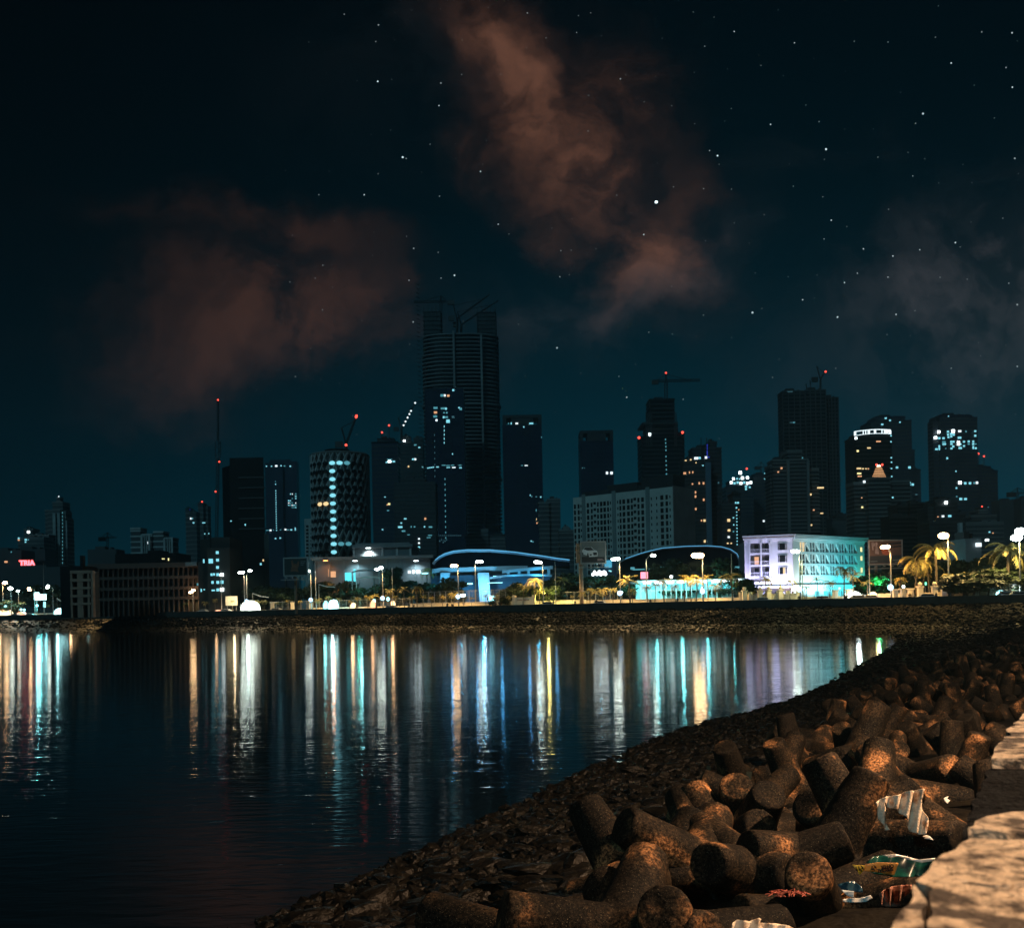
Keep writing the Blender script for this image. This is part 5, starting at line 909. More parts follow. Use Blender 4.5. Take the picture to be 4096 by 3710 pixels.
for i, (x, y, w, h, lab) in enumerate(((178, 2417, 8, 22, 'small cyan light box right under the large light box sign'), (148, 2421, 12, 10, 'small round cyan light below the large light box sign'), (84, 2437, 10, 10, 'left of two teal round lamps near the far left palm'), (97, 2438, 10, 10, 'right of two teal round lamps near the far left palm'), (22, 2424, 12, 9, 'teal lamp under the yellow lit tree at far left'), (233, 2446, 20, 9, 'bright cyan shop front strip at the far left'), (352, 2436, 13, 11, 'teal lamp in front of the salmon corner building'), (380, 2447, 7, 9, 'small teal lamp right of the salmon corner building'), (724, 2431, 6, 10, 'small white bollard lamp before the brown office block'), (735, 2441, 5, 7, 'low teal bollard lamp before the brown office block'), (1552, 2395, 14, 16, 'round teal ball lamp right of the second twin lamp'), (1497, 2405, 10, 18, 'cyan lit panel among the small palms before the hall'), (1968, 2392, 26, 18, 'cyan spotlight in the bushes at the end of the mesh fence'), (1852, 2380, 18, 10, 'row of white cyan lights behind the mesh fence'), (2685, 2306, 12, 12, 'cyan white round lamp over the pavilion'), (2810, 2355, 12, 16, 'white ball lamp behind the middle pavilion palm'), (2488, 2368, 7, 7, 'small white lamp right of the globe lamp near the car billboard'), (3171, 2356, 10, 10, 'round white lamp at the hotel corner'), (3358, 2352, 11, 10, 'round cyan lamp right before the hotel end'), (3614, 2345, 12, 12, 'round white ball lamp right of the right billboard'), (3703, 2333, 6, 12, 'green lit sign behind the palms at right'))):
    D = dw(x, 11); p = at(x, y, D); t = thing('marker_light', lab, 'lamp', (p.x, D, GZ)); e_ = 'edgehot' if 'white' not in lab else 'hot'
    if 'green' in lab: e_ = 'green'
    mb = MB(); mb.ball(p, h/2/F*D, 8, 6, (w/h, .6, 1)) if abs(w-h) < 6 else mb.box(p.x-w/2/F*D, p.x+w/2/F*D, D-.1, D+.1, p.z-h/2/F*D, p.z+h/2/F*D)
    part('glass', mb, EM[e_], t); part('stem', MB().tube([(p.x, D+.3, GZ-.1), (p.x, D+.3, p.z)], .05, 5), METAL, t)
D = dw(925, 10); a, b = at(902, 2384, D), at(950, 2420, D); t = thing('hoarding', 'pale cream signboard on legs left of the glowing dome booth', 'signboard', (a.x, D, GZ))
part('panel', MB().box(a.x, b.x, D, D+.15, b.z, a.z), mat('hoarding_face', (.75, .68, .52), .7, .1, .5), t); part('post', MB().tube([(a.x+.4, D+.2, GZ), (a.x+.4, D+.2, b.z)], .08, 5).tube([(b.x-.4, D+.2, GZ), (b.x-.4, D+.2, b.z)], .08, 5), METAL, t); lamp(Vector((b.x, D-4, b.z)), 600, (1, .8, .5), .3, 'sign_spot')
D = dw(560, 14); a, b = at(531, 2392, D), at(593, 2422, D); t = thing('hoarding', 'dim grey site hoarding under the red light at left', 'signboard', (a.x, D, GZ)); part('panel', MB().box(a.x, b.x, D, D+.15, b.z, a.z), mat('grey_hoarding', (.25, .26, .27), .7), t); part('post', MB().tube([(a.x+.4, D+.2, GZ), (a.x+.4, D+.2, a.z+1.5)], .08, 5), METAL, t); redlight(t, Vector((a.x+.4, D+.2, a.z+1.7)), .35)
a, b = at(637, 2412, D), at(765, 2424, D); t = thing('hoarding', 'long low grey hoarding strip before the brown office block', 'signboard', (a.x, D-3, GZ)); part('panel', MB().box(a.x, b.x, D-3, D-2.85, b.z, a.z), mat('grey_hoarding', (.25, .26, .27), .7), t); part('frame', MB().box(a.x, b.x, D-2.84, D-2.7, a.z-.1, a.z+.02), METAL, t)
# billboards
def billboard(label, x0, x1, y0, y1, px, D, facem, poleside=None, pw_=10):
    a, b = at(x0, y0, D), at(x1, y1, D); t = thing('billboard', label, 'billboard', (at(px, 2300, D).x, D+.8, GZ)); p = at(px, 2300, D)
    part('pole', MB().tube([(p.x, D+.9, GZ), (p.x, D+.9, b.z+(a.z-b.z)*.5)], pw_/2/F*D, 10), mat('billboard_pole', (.24, .16, .11), .7, .4, .8), t)
    fr = part('frame', MB().box(a.x-.25, a.x, D-.1, D+.5, b.z-.25, a.z+.25).box(b.x, b.x+.25, D-.1, D+.5, b.z-.25, a.z+.25).box(a.x, b.x, D-.1, D+.5, a.z, a.z+.25).box(a.x, b.x, D-.1, D+.5, b.z-.25, b.z), METAL, t)
    part('catwalk', MB().box(a.x-.6, b.x+.6, D-1.3, D-.3, b.z-1.1, b.z-.95), METAL, t)
    m = MB()
    for k in range(4): x = a.x+(b.x-a.x)*(k+.5)/4; m.tube([(x, D, b.z-.9), (x, D-1.3, b.z-.6)], .06, 4); m.box(x-.25, x+.25, D-1.5, D-1.2, b.z-.65, b.z-.45)
    part('lamp_bracket', m, METAL, t); part('panel', MB().box(a.x, b.x, D, D+.3, b.z, a.z), facem, t); return t, a, b
def poly(t, D, pts, m, name, dz=.03):
    P = [at(x, y, D-dz) for x, y in pts]; mb = MB(); mb.add([tuple(p) for p in P], [tuple(range(len(P)-1, -1, -1))]); return part(name, mb, m, t)
D = 222; t, a, b = billboard('dim billboard showing a dancing figure in a dark frame', 1137, 1228, 2234, 2298, 1178, D, mat('dark_ad', (.02, .03, .028), .6, .3, .5), pw_=11)
fm_ = mat('ad_figure', (.25, .10, .05), .7, .4, 1.5)
poly(t, D, [(1162, 2285), (1167, 2262), (1164, 2242), (1171, 2240), (1175, 2258), (1180, 2252), (1186, 2258), (1191, 2243), (1197, 2245), (1195, 2264), (1190, 2274), (1196, 2288), (1180, 2284)], fm_, 'poster_figure')
for k in range(3): poly(t, D, [(1202, 2243+k*7), (1222-k*4, 2243+k*7), (1222-k*4, 2246+k*7), (1202, 2246+k*7)], mat('ad_text', (.18, .2, .2), .7), 'poster_line')
t, a, b = billboard('billboard with a white car advert beside a tall amber lit side panel', 2325, 2421, 2169, 2249, 2326, 226, mat('car_ad', (.13, .16, .165), .6, .3, .6), pw_=17); D = 226
poly(t, D, [(2327, 2226), (2419, 2226), (2419, 2248), (2327, 2248)], mat('ad_black', (.012, .014, .016), .6), 'poster_band', .02)
ca = mat('ad_car_body', (.55, .6, .63), .6, .15, 1); dk = mat('ad_black', (.012, .014, .016), .6)
poly(t, D, [(2328, 2200), (2334, 2196), (2338, 2188), (2366, 2187), (2378, 2199), (2388, 2202), (2391, 2212), (2390, 2224), (2357, 2227), (2354, 2216), (2346, 2220), (2334, 2216), (2328, 2207)], ca, 'poster_car', .04)
poly(t, D, [(2335, 2196), (2339, 2189), (2364, 2188), (2377, 2200), (2350, 2201)], dk, 'poster_windscreen', .06)
poly(t, D, [(2349, 2212), (2353, 2211), (2356, 2225), (2349, 2228)], dk, 'poster_wheel', .06); poly(t, D, [(2330, 2208), (2333, 2209), (2334, 2220), (2330, 2216)], dk, 'poster_wheel', .06)
poly(t, D, [(2372, 2208), (2388, 2208), (2388, 2219), (2374, 2220)], dk, 'poster_grille', .06); poly(t, D, [(2358, 2215), (2369, 2215), (2366, 2221), (2359, 2221)], dk, 'poster_vent', .06)
tx = mat('ad_text', (.18, .2, .2), .7)
for y, x0, x1 in ((2193, 2394, 2416), (2214, 2392, 2416), (2221, 2394, 2412), (2234, 2390, 2410), (2239, 2390, 2417)): poly(t, D, [(x0, y), (x1, y), (x1, y+2.5), (x0, y+2.5)], tx if y < 2225 else mat('ad_pink', (.5, .35, .35), .7), 'poster_line', .05)
a, b = at(2305, 2172, D), at(2320, 2250, D); sp_ = part('side_panel', MB().box(a.x, b.x, D, D+1.2, b.z, a.z), mat('side_panel_face', (.30, .19, .11), .8, .6, 1.4), t)
t, a, b = billboard('brownish billboard with a lamp glaring in front, right of the hotel', 3477, 3607, 2164, 2252, 3511, 212, mat('brown_ad', (.17, .085, .06), .6, .5, .6), pw_=12); D = 212
poly(t, D, [(3479, 2223), (3607, 2219), (3607, 2249), (3479, 2252)], mat('ad_navy', (.03, .035, .045), .6), 'poster_band', .02)
poly(t, D, [(3555, 2172), (3607, 2166), (3607, 2174), (3555, 2177)], dk, 'poster_stripe', .02); poly(t, D, [(3556, 2187), (3607, 2180), (3607, 2186), (3556, 2191)], dk, 'poster_stripe', .02)
fig = mat('ad_pale_figure', (.42, .30, .28), .7, .4, 1.5)
poly(t, D, [(3485, 2170), (3492, 2166), (3500, 2172), (3500, 2180), (3494, 2186), (3494, 2200), (3490, 2200), (3487, 2184)], fig, 'poster_figure', .03); poly(t, D, [(3502, 2168), (3508, 2168), (3511, 2176), (3508, 2184), (3514, 2198), (3516, 2216), (3500, 2214), (3502, 2192)], fig, 'poster_figure', .03)
poly(t, D, [(3524, 2197), (3556, 2197), (3556, 2214), (3546, 2220), (3530, 2214)], mat('ad_red', (.6, .13, .06), .7, .3, 2), 'poster_flame', .03)
for x0, x1, y in ((3482, 3510, 2243), (3570, 3600, 2237), (3580, 3600, 2245)): poly(t, D, [(x0, y), (x1, y-1), (x1, y+3), (x0, y+4)], mat('ad_text', (.18, .2, .2), .7), 'poster_line', .04)
lamp(at(3545, 2195, 206), 500, (1, .6, .35), .3, 'billboard_glow')
# traffic along the coast road
def car_mesh():
    t = thing('parked_car', '', 'car'); b_ = MB(); pr = [(-2.1, .35), (-2.15, .8), (-1.9, 1.0), (-1.2, 1.05), (-.75, 1.45), (.75, 1.47), (1.35, 1.02), (2.0, .92), (2.15, .7), (2.1, .35)]
    n = len(pr); vs = [(x, -.85+.12*(z > 1.1), z) for x, z in pr]+[(x, .85-.12*(z > 1.1), z) for x, z in pr]; b_.add(vs, [tuple(range(n)), tuple(range(2*n-1, n-1, -1))]+[(i, n+i, n+(i+1) % n, (i+1) % n) for i in range(n)]); part('body', b_, mat('car_paint', (.35, .36, .38), .35, .1, 1), t)
    part('side_window', MB().box(-.95, 1.0, -.87, .87, 1.08, 1.36), WIN, t)
    for x in (-1.35, 1.35):
        for y in (-.85, .85): part('wheel', MB().tube([(x, y-.1, .33), (x, y+.1, .33)], .33, 12), mat('tyre', (.02, .02, .02), .9), t)
    for y in (-.6, .6): part('headlight', MB().box(2.08, 2.2, y-.16, y+.16, .6, .8), EM['hot'], t); part('tail_light', MB().box(-2.2, -2.1, y-.16, y+.16, .7, .88), EM['red'], t)
    return t
car0 = car_mesh(); CARS = [(60, 5, 20), (120, 6, 200), (300, 5, 15), (480, 6, 190), (600, 5, 10), (690, 6, 195), (812, 5, 12), (905, 6, 190), (1105, 5, 10), (1565, 5, 190), (2190, 5, 8), (2400, 6, 188), (3052, 5, 190), (3290, 5, 5), (3432, 5, 200), (3480, 7, 200), (3706, 5, 200), (4030, 5, 190), (4075, 6, 195)]
for i, (c_, lab) in enumerate(zip(CARS, ordlabels(CARS, 'car', lambda q: 'half hidden'))):
    o = car0 if i == 0 else copy_tree(car0); D = dw(c_[0], c_[1]); p = at(c_[0], 2400, D); o.location = (p.x, D, GZ+.02); o.rotation_euler = (0, 0, R(c_[2]-25)); o['label'] = lab.replace('half hidden car', 'half hidden car'); o['group'] = 'cars on the coast road'; o['category'] = 'car'
# people on the sea wall: sitting or standing
def person_mesh(pose):
    me = bpy.data.meshes.new('person'); S = {'stand': [((0, 0, .95), None, .13), ((0, 0, 1.25), 0, .14), ((0, 0, 1.45), 1, .09), ((0, 0, 1.52), 2, .05), ((0, -.02, 1.66), 3, .10), ((-.2, 0, 1.42), 1, .055), ((-.25, .02, 1.12), 5, .045), ((-.24, -.08, .88), 6, .035), ((.2, 0, 1.42), 1, .055), ((.25, .02, 1.12), 8, .045), ((.24, -.08, .88), 9, .035), ((-.1, 0, .9), 0, .09), ((-.11, -.02, .5), 11, .06), ((-.11, .02, .08), 12, .045), ((.1, 0, .9), 0, .09), ((.12, -.03, .5), 14, .06), ((.13, .02, .08), 15, .045), ((-.12, -.14, .04), 13, .035), ((.14, -.14, .04), 16, .035)],
      'sit': [((0, 0, .12), None, .14), ((0, .02, .42), 0, .14), ((0, 0, .62), 1, .09), ((0, -.01, .69), 2, .05), ((0, -.04, .83), 3, .10), ((-.2, 0, .58), 1, .055), ((-.24, -.1, .32), 5, .045), ((-.14, -.3, .2), 6, .035), ((.2, 0, .58), 1, .055), ((.24, -.1, .32), 8, .045), ((.14, -.3, .2), 9, .035), ((-.1, -.05, .1), 0, .09), ((-.12, -.45, .12), 11, .06), ((-.12, -.5, -.3), 12, .045), ((.1, -.05, .1), 0, .09), ((.12, -.45, .12), 14, .06), ((.12, -.5, -.3), 15, .045)]}[pose]
    me.from_pydata([s[0] for s in S], [(i, s[1]) for i, s in enumerate(S) if s[1] is not None], []); o = bpy.data.objects.new('tmp', me); C.objects.link(o); md = o.modifiers.new('s', 'SKIN')
    for v, s in zip(me.skin_vertices[0].data, S): v.radius = (s[2], s[2])
    me.skin_vertices[0].data[0].use_root = True; o.modifiers.new('u', 'SUBSURF').levels = 1; bpy.context.view_layer.update()
    r = bpy.data.meshes.new_from_object(o.evaluated_get(bpy.context.evaluated_depsgraph_get())); bpy.data.objects.remove(o); r.materials.clear(); r.materials.append(mat('dark_clothing', (.03, .025, .03), .9)); return r
PM = {k: person_mesh(k) for k in ('stand', 'sit')}
PPL = [(745, 'sit'), (1425, 'sit'), (1505, 'sit'), (1636, 'sit'), (1655, 'stand'), (1789, 'sit'), (1808, 'stand'), (1983, 'stand'), (1996, 'sit'), (2203, 'stand'), (2215, 'sit'), (2300, 'stand'), (2386, 'sit'), (2602, 'stand'), (2710, 'sit'), (3196, 'stand'), (3288, 'stand'), (3380, 'stand'), (3388, 'stand'), (3640, 'stand'), (3745, 'stand'), (3800, 'stand')]
for (x, k), lab in zip(PPL, ordlabels(PPL, 'person', lambda q: 'dark silhouetted '+('seated' if q[1] == 'sit' else 'standing'))):
    D = dw(x, .2 if k == 'sit' else 1.6); p = at(x, 2400, D); o = bpy.data.objects.new('person', PM[k]); C.objects.link(o); o.location = (p.x, D, 5.29 if k == 'sit' else GZ); o.rotation_euler = (0, 0, random.uniform(-.6, .6)); tag(o, lab, 'person', 'people on the sea wall')
# ------------------------------------------------------------------ trees
def leafmat(key, c, c2): return mat(key, c, .6, 0, .5, col2=c2, spec=.3)
LEAF = leafmat('leaf', (.030, .045, .014), (.012, .022, .008)); PALM = leafmat('palm_leaf', (.42, .31, .10), (.12, .13, .04)); BARK = mat('bark', (.12, .09, .06), .9, .4, 3)
def palm_proto(seed, n=15, L_=2.6, H=5.0, droop=1.0):
    r = random.Random(seed); t = thing('palm_tree', '', 'palm tree'); lean = r.uniform(-.3, .3)
    tp = [(lean*(k/6)**2, .1*math.sin(k), H*k/6) for k in range(7)]; part('trunk', MB().tube(tp, [.2, .15, .13, .12, .11, .11, .13], 7), BARK, t); top = Vector(tp[-1]); m = MB()
    for i in range(n):
        az = 2*math.pi*i/n+r.uniform(-.2, .2); el = r.uniform(-.1, 1.2); d = Vector((math.cos(az), math.sin(az), 0)); pts = []; p = top.copy(); ang = el; s = L_*r.uniform(.8, 1.1)/9
        for k in range(10): pts.append(p.copy()); p = p+(d*math.cos(ang)+Vector((0, 0, math.sin(ang))))*s; ang -= droop*r.uniform(.16, .26)
        m.tube(pts, [.035]*5+[.02]*5, 3, False); sd_ = d.cross(Vector((0, 0, 1)))
        for k in range(1, 10):
            for q in (0, .5):
                if k == 9 and q: continue
                pa = pts[k] if not q else (pts[k]+pts[k+1])/2; tn = (pts[k]-pts[k-1]).normalized(); ll = L_*.24*(1-abs(k-4)/8)
                for sg in (-1, 1):
                    e = pa+sd_*sg*ll*.75+tn*ll*.5+Vector((0, 0, -ll*.55*r.uniform(.6, 1.3))); m.add([pa, pa+tn*.09, e], [(0, 1, 2)])
    part('crown', m, PALM, t); return t
PP = [palm_proto(s, n_, l_, 5, d_) for s, n_, l_, d_ in ((1, 16, 2.6, 1.0), (2, 13, 2.4, .7), (3, 18, 2.9, 1.2))]
PALMS = [(470, 2372, 1.0, 9), (520, 2390, .9, 10), (560, 2384, .9, 9), (600, 2396, .8, 9), (690, 2400, .8, 8), (860, 2398, .7, 10), (930, 2404, .6, 7), (1150, 2404, .6, 8), (1200, 2404, .6, 8), (1430, 2392, .8, 8), (1535, 2388, .8, 9), (2330, 2372, .8, 9), (2590, 2352, 1.0, 8), (2620, 2340, 1.1, 8), (2700, 2346, .9, 8), (3225, 2350, .7, 8), (3470, 2330, .9, 9), (3600, 2318, 1.0, 10), (3870, 2300, 1.2, 9), (90, 2412, 1.0, 14), (190, 2420, .7, 10), (271, 2402, .8, 9), (310, 2356, 1.5, 14), (356, 2366, 1.3, 8), (376, 2342, 1.3, 11), (394, 2356, 1.3, 8), (415, 2352, 1.1, 22), (438, 2350, 1.2, 24), (330, 2405, .8, 12), (412, 2428, .6, 8), (655, 2412, .9, 8), (632, 2425, .5, 9), (724, 2382, 1.0, 12), (820, 2410, .9, 8), (770, 2382, .8, 13), (1027, 2404, .7, 8), (1056, 2404, .9, 8), (1108, 2412, .5, 10),
         (1273, 2398, .9, 8), (1313, 2388, .8, 9), (1355, 2396, .7, 8), (1400, 2404, .5, 9), (1470, 2388, 1.0, 8), (1504, 2384, 1.0, 9), (1561, 2362, 1.1, 8), (1580, 2388, .8, 10), (1617, 2358, 1.25, 8), (1666, 2352, 1.25, 7), (1650, 2388, .8, 11), (1692, 2386, .7, 9), (1708, 2284, 2.0, 40), (1726, 2390, .7, 8), (1769, 2388, .8, 8), (1815, 2378, 1.1, 8), (1886, 2392, .6, 8), (1943, 2382, .7, 8), (1985, 2384, .7, 8), (2039, 2388, .7, 8),
         (2092, 2346, 1.2, 7), (2138, 2326, 1.9, 8), (2158, 2362, 1.1, 9), (2250, 2322, 1.6, 22), (2289, 2384, .5, 9), (2360, 2358, .9, 8), (2380, 2372, .8, 9), (2410, 2360, 1.2, 8), (2452, 2358, .9, 8), (2519, 2322, 2.0, 8), (2528, 2362, 1.1, 9), (2654, 2326, 1.5, 7), (2735, 2318, 1.6, 8), (2762, 2312, 1.5, 9), (2785, 2330, 1.5, 7), (2832, 2314, 1.5, 12), (2862, 2346, 1.1, 8), (2928, 2308, 1.9, 7), (3012, 2372, .6, 9),
         (3062, 2316, 1.4, 7), (3160, 2326, 1.0, 8), (3268, 2318, 1.0, 7), (3319, 2330, 1.1, 7), (3374, 2282, 1.7, 8), (3414, 2306, 1.4, 8), (3662, 2246, 2.3, 10), (3746, 2200, 3.0, 12), (3716, 2255, 2.2, 14), (3795, 2304, 1.0, 8), (4030, 2206, 3.2, 12), (3690, 2300, 1.2, 16)]
PLOOK = {376: 'bright lit', 2138: 'tall tangled golden', 2519: 'large golden', 3746: 'huge overlit', 4030: 'huge brightly lit', 1708: 'tall black', 3374: 'golden', 3414: 'golden'}
labs = ordlabels([(p[0], p[2]) for p in PALMS], 'palm', lambda q: PLOOK.get(q[0], 'small young' if q[1] < 1 else 'slender'))
for i, (p_, lab) in enumerate(zip(PALMS, labs)):
    x, y, s, off = p_; D = dw(x, off); c = at(x, y, D); o = PP[i] if i < 3 else copy_tree(PP[i % 3]); hgt = c.z-GZ
    o.location = (c.x, D, GZ); ss_ = s*.62; o.rotation_euler = (0, 0, random.uniform(0, 6.28)); o.scale = (ss_, ss_, ss_); o['label'] = lab; o['category'] = 'palm tree'; o['group'] = 'palms along the sea front'
    for ch in o.children:
        if ch.name.startswith('trunk'): ch.scale = (1, 1, hgt/5/ss_)
        else: ch.location = (0, 0, hgt/ss_-5)
def tree_proto(seed, nleaf=2600, leaf=.30):
    r = random.Random(seed); t = thing('broad_tree', '', 'tree'); m = MB(); m.tube([(0, 0, 0), (.1, 0, 1.2), (0, .1, 2.4)], [.35, .26, .2], 7); cl = []
    for i in range(11):
        az = r.uniform(0, 6.28); rad = r.uniform(.5, 2.6); z = r.uniform(2.3, 5.4)*(1-.05*rad); c = Vector((math.cos(az)*rad, math.sin(az)*rad, z)); cl.append((c, r.uniform(.7, 1.3))); m.tube([(0, .05, 2.0), (c.x*.5, c.y*.5, 2.0+(z-2)*.6), tuple(c)], [.12, .08, .03], 5)
    part('trunk', m, BARK, t); m = MB()
    for i in range(nleaf):
        c, rr = r.choice(cl); d = Vector((r.gauss(0, 1), r.gauss(0, 1), r.gauss(0, 1))).normalized(); p = c+Vector((d.x, d.y, d.z*.75))*rr*r.uniform(.55, 1.1); a = Vector((r.gauss(0, 1), r.gauss(0, 1), r.gauss(0, 1))).normalized(); b = a.cross(d); b.normalize() if b.length > .01 else None; s = leaf*r.uniform(.6, 1.3)
        m.add([p-a*s, p+b*s*.45, p+a*s, p-b*s*.45], [(0, 1, 2, 3)])
    part('crown', m, LEAF, t); return t
TP = [tree_proto(s) for s in (5, 6, 7)]
TREES = [(425, 2388, 1.3, 1.2, 9), (505, 2372, 1.5, 1.2, 10), (625, 2392, 1.4, 1.2, 11), (720, 2398, 1.4, 1.2, 10), (2000, 2380, 1.0, 1.0, 12), (1470, 2360, 1.4, 1.2, 24), (20, 2400, 1.4, 1.2, 12), (60, 2395, 1.2, 1.0, 26), (150, 2330, 3.0, 2.3, 55), (235, 2340, 2.6, 2.2, 50), (60, 2340, 3.0, 2.3, 60), (440, 2400, 1.4, 1.1, 30), (575, 2315, 2.2, 2.2, 34), (520, 2345, 1.8, 1.8, 30), (680, 2370, 1.6, 1.4, 28), (780, 2375, 1.5, 1.4, 30), (860, 2395, 1.4, 1.1, 26), (960, 2350, 2.0, 1.7, 34), (1050, 2342, 2.4, 1.8, 34), (1120, 2335, 2.4, 1.9, 38), (1160, 2360, 1.8, 1.4, 30), (1270, 2330, 2.2, 1.7, 38), (1330, 2312, 2.3, 1.9, 36), (1390, 2340, 1.8, 1.5, 34), (1420, 2350, 1.8, 1.5, 30), (1520, 2350, 1.6, 1.4, 34), (1580, 2255, 1.6, 2.3, 42), (1600, 2310, 2.3, 1.7, 38), (1650, 2320, 2.2, 1.6, 36), (1770, 2330, 1.8, 1.5, 32), (1800, 2310, 1.8, 1.7, 30), (1740, 2345, 1.6, 1.3, 28),
         (2040, 2345, 1.3, 1.4, 24), (2078, 2330, 1.4, 1.5, 14), (2190, 2332, 1.5, 1.35, 16), (2230, 2340, 1.4, 1.3, 16), (2290, 2290, 2.2, 2.0, 32), (2250, 2300, 2.0, 1.9, 34), (2350, 2310, 2.2, 1.8, 32), (2400, 2300, 2.2, 1.9, 36), (2440, 2330, 1.8, 1.5, 30), (2530, 2290, 2.2, 2.0, 36), (2680, 2235, 2.0, 2.4, 42), (2620, 2280, 2.2, 2.0, 38), (2740, 2280, 2.2, 2.0, 40), (2880, 2235, 2.0, 2.4, 40), (2950, 2300, 1.6, 1.6, 36), (3448, 2310, 1.6, 1.5, 26), (3520, 2290, 2.2, 1.7, 30), (3590, 2280, 2.2, 1.8, 26), (3650, 2265, 1.8, 1.8, 32), (3840, 2240, 2.0, 2.0, 36), (3900, 2215, 2.6, 2.2, 38), (3980, 2205, 2.4, 2.2, 40), (4070, 2235, 2.4, 2.0, 36), (3905, 2275, 2.1, 1.5, 9), (3960, 2262, 2.3, 1.6, 10), (4030, 2290, 2.2, 1.4, 9), (3860, 2300, 1.5, 1.2, 10)]
TLOOK = {20: 'yellow lamp lit', 2078: 'yellow green lamp lit', 2190: 'bright yellow green', 3520: 'green lit', 3905: 'dark rounded', 3960: 'big dark green rounded'}
labs = ordlabels([(p[0],) for p in TREES], 'tree', lambda q: TLOOK.get(q[0], 'dark leafy'))
for i, (p_, lab) in enumerate(zip(TREES, labs)):
    x, y, sx, sz_, off = p_; D = dw(x, off); c = at(x, y, D); o = TP[i] if i < 3 else copy_tree(TP[i % 3]); h = (c.z-GZ)/5.9
    o.location = (c.x, D, GZ); o.scale = (sx, sx, max(h, .3)); o.rotation_euler = (0, 0, random.uniform(0, 6.28)); o['label'] = lab; o['category'] = 'tree'; o['group'] = 'broad trees behind the sea front'
lamp(at(3515, 2330, dw(3515, 20)), 2500, (.05, .9, .35), .3, 'garden_light'); lamp(at(2190, 2360, dw(2190, 9)), 2500, (1, .85, .25), .3, 'garden_light'); lamp(at(2390, 2290, 245), 500, (.1, .7, 1), .3, 'garden_light'); lamp(at(1430, 2385, dw(1430, 14)), 300, (.1, .9, .6), .3, 'garden_light'); lamp(at(160, 2420, dw(160, 16)), 900, (.1, .9, .9), .3, 'garden_light')
t = thing('light_cluster', 'cluster of overexposed cyan lamps in the trees right of the car billboard', 'lamps', at(2395, 2292, 240))
for x, y, r in ((2378, 2286, 5), (2398, 2286, 6), (2372, 2296, 6), (2388, 2294, 7), (2404, 2293, 9), (2416, 2290, 9), (2422, 2295, 6)): part('bulb', MB().ball(at(x, y, 240), r/F*240, 8, 6), EM['hot'], t)
p = at(2435, 2281, 240); q = at(2446, 2284, 240); part('tube_light', MB().tube([p, q], .18, 5), EM['cyan'], t)
# overhead cables
for x0, y0, x1, y1, lab in ((1275, 2336, 1340, 2347, 'lit cable or branch line in the dark trees before the hall'), (905+105, 2372, 1075, 2388, 'sagging pale cable in the dark trees left of the dancer billboard'), (228, 2393, 262, 2408, 'short bright slanting boom at the far left')):
    D = dw(x0, 20); a, b = at(x0, y0, D), at(x1, y1, D); mid = (a+b)/2-Vector((0, 0, .3)); t = thing('barrier_boom', lab, 'boom', (a.x, D, GZ)); part('bar', MB().tube([a, mid, b], .12 if x0 > 300 else .2, 5), mat('pale_trim', (.5, .5, .5)), t); part('post', MB().tube([(a.x, D, GZ), (a.x, D, a.z)], .1, 5), METAL, t)

# ------------------------------------------------------------------ promenade lamps behind the parapet (beside and behind the camera)
O0 = Vector((.64, 1.7, 0)); WARM = (1.0, .62, .36)
for k, a in enumerate((-2, 18, 43, 72, 101)):
    p = O0+DIRW*a+NRW*5.2; t = thing('street_lamp', ['nearest beside the camera', 'first ahead', 'second ahead', 'third ahead', 'fourth ahead'][k]+', promenade lamp behind the parapet, outside the picture', 'street lamp', (p.x, p.y, GZ), 'promenade lamps behind the parapet')
    part('pole', MB().tube([(p.x, p.y, GZ), (p.x, p.y, 12.2)], [.12, .07], 8), METAL, t); q = p-NRW*1.6; part('arm', MB().tube([(p.x, p.y, 12.1), (q.x, q.y, 12.4)], .05, 6), METAL, t)
    part('lamp_head', MB().ball((q.x, q.y, 12.35), .28, 8, 5, (1.4, 1, .5)), EM['hotwarm'], t); o = lamp(Vector((q.x, q.y, 12.05)), (3300, 22000, 3500, 3000, 3500)[k], WARM, .14, spot=150 if k else 126, target=(q.x-NRW.x*1.5, q.y-NRW.y*1.5, 0), blend=.5); o.parent = t; o.location = Vector((q.x, q.y, 12.05))-Vector((p.x, p.y, GZ))
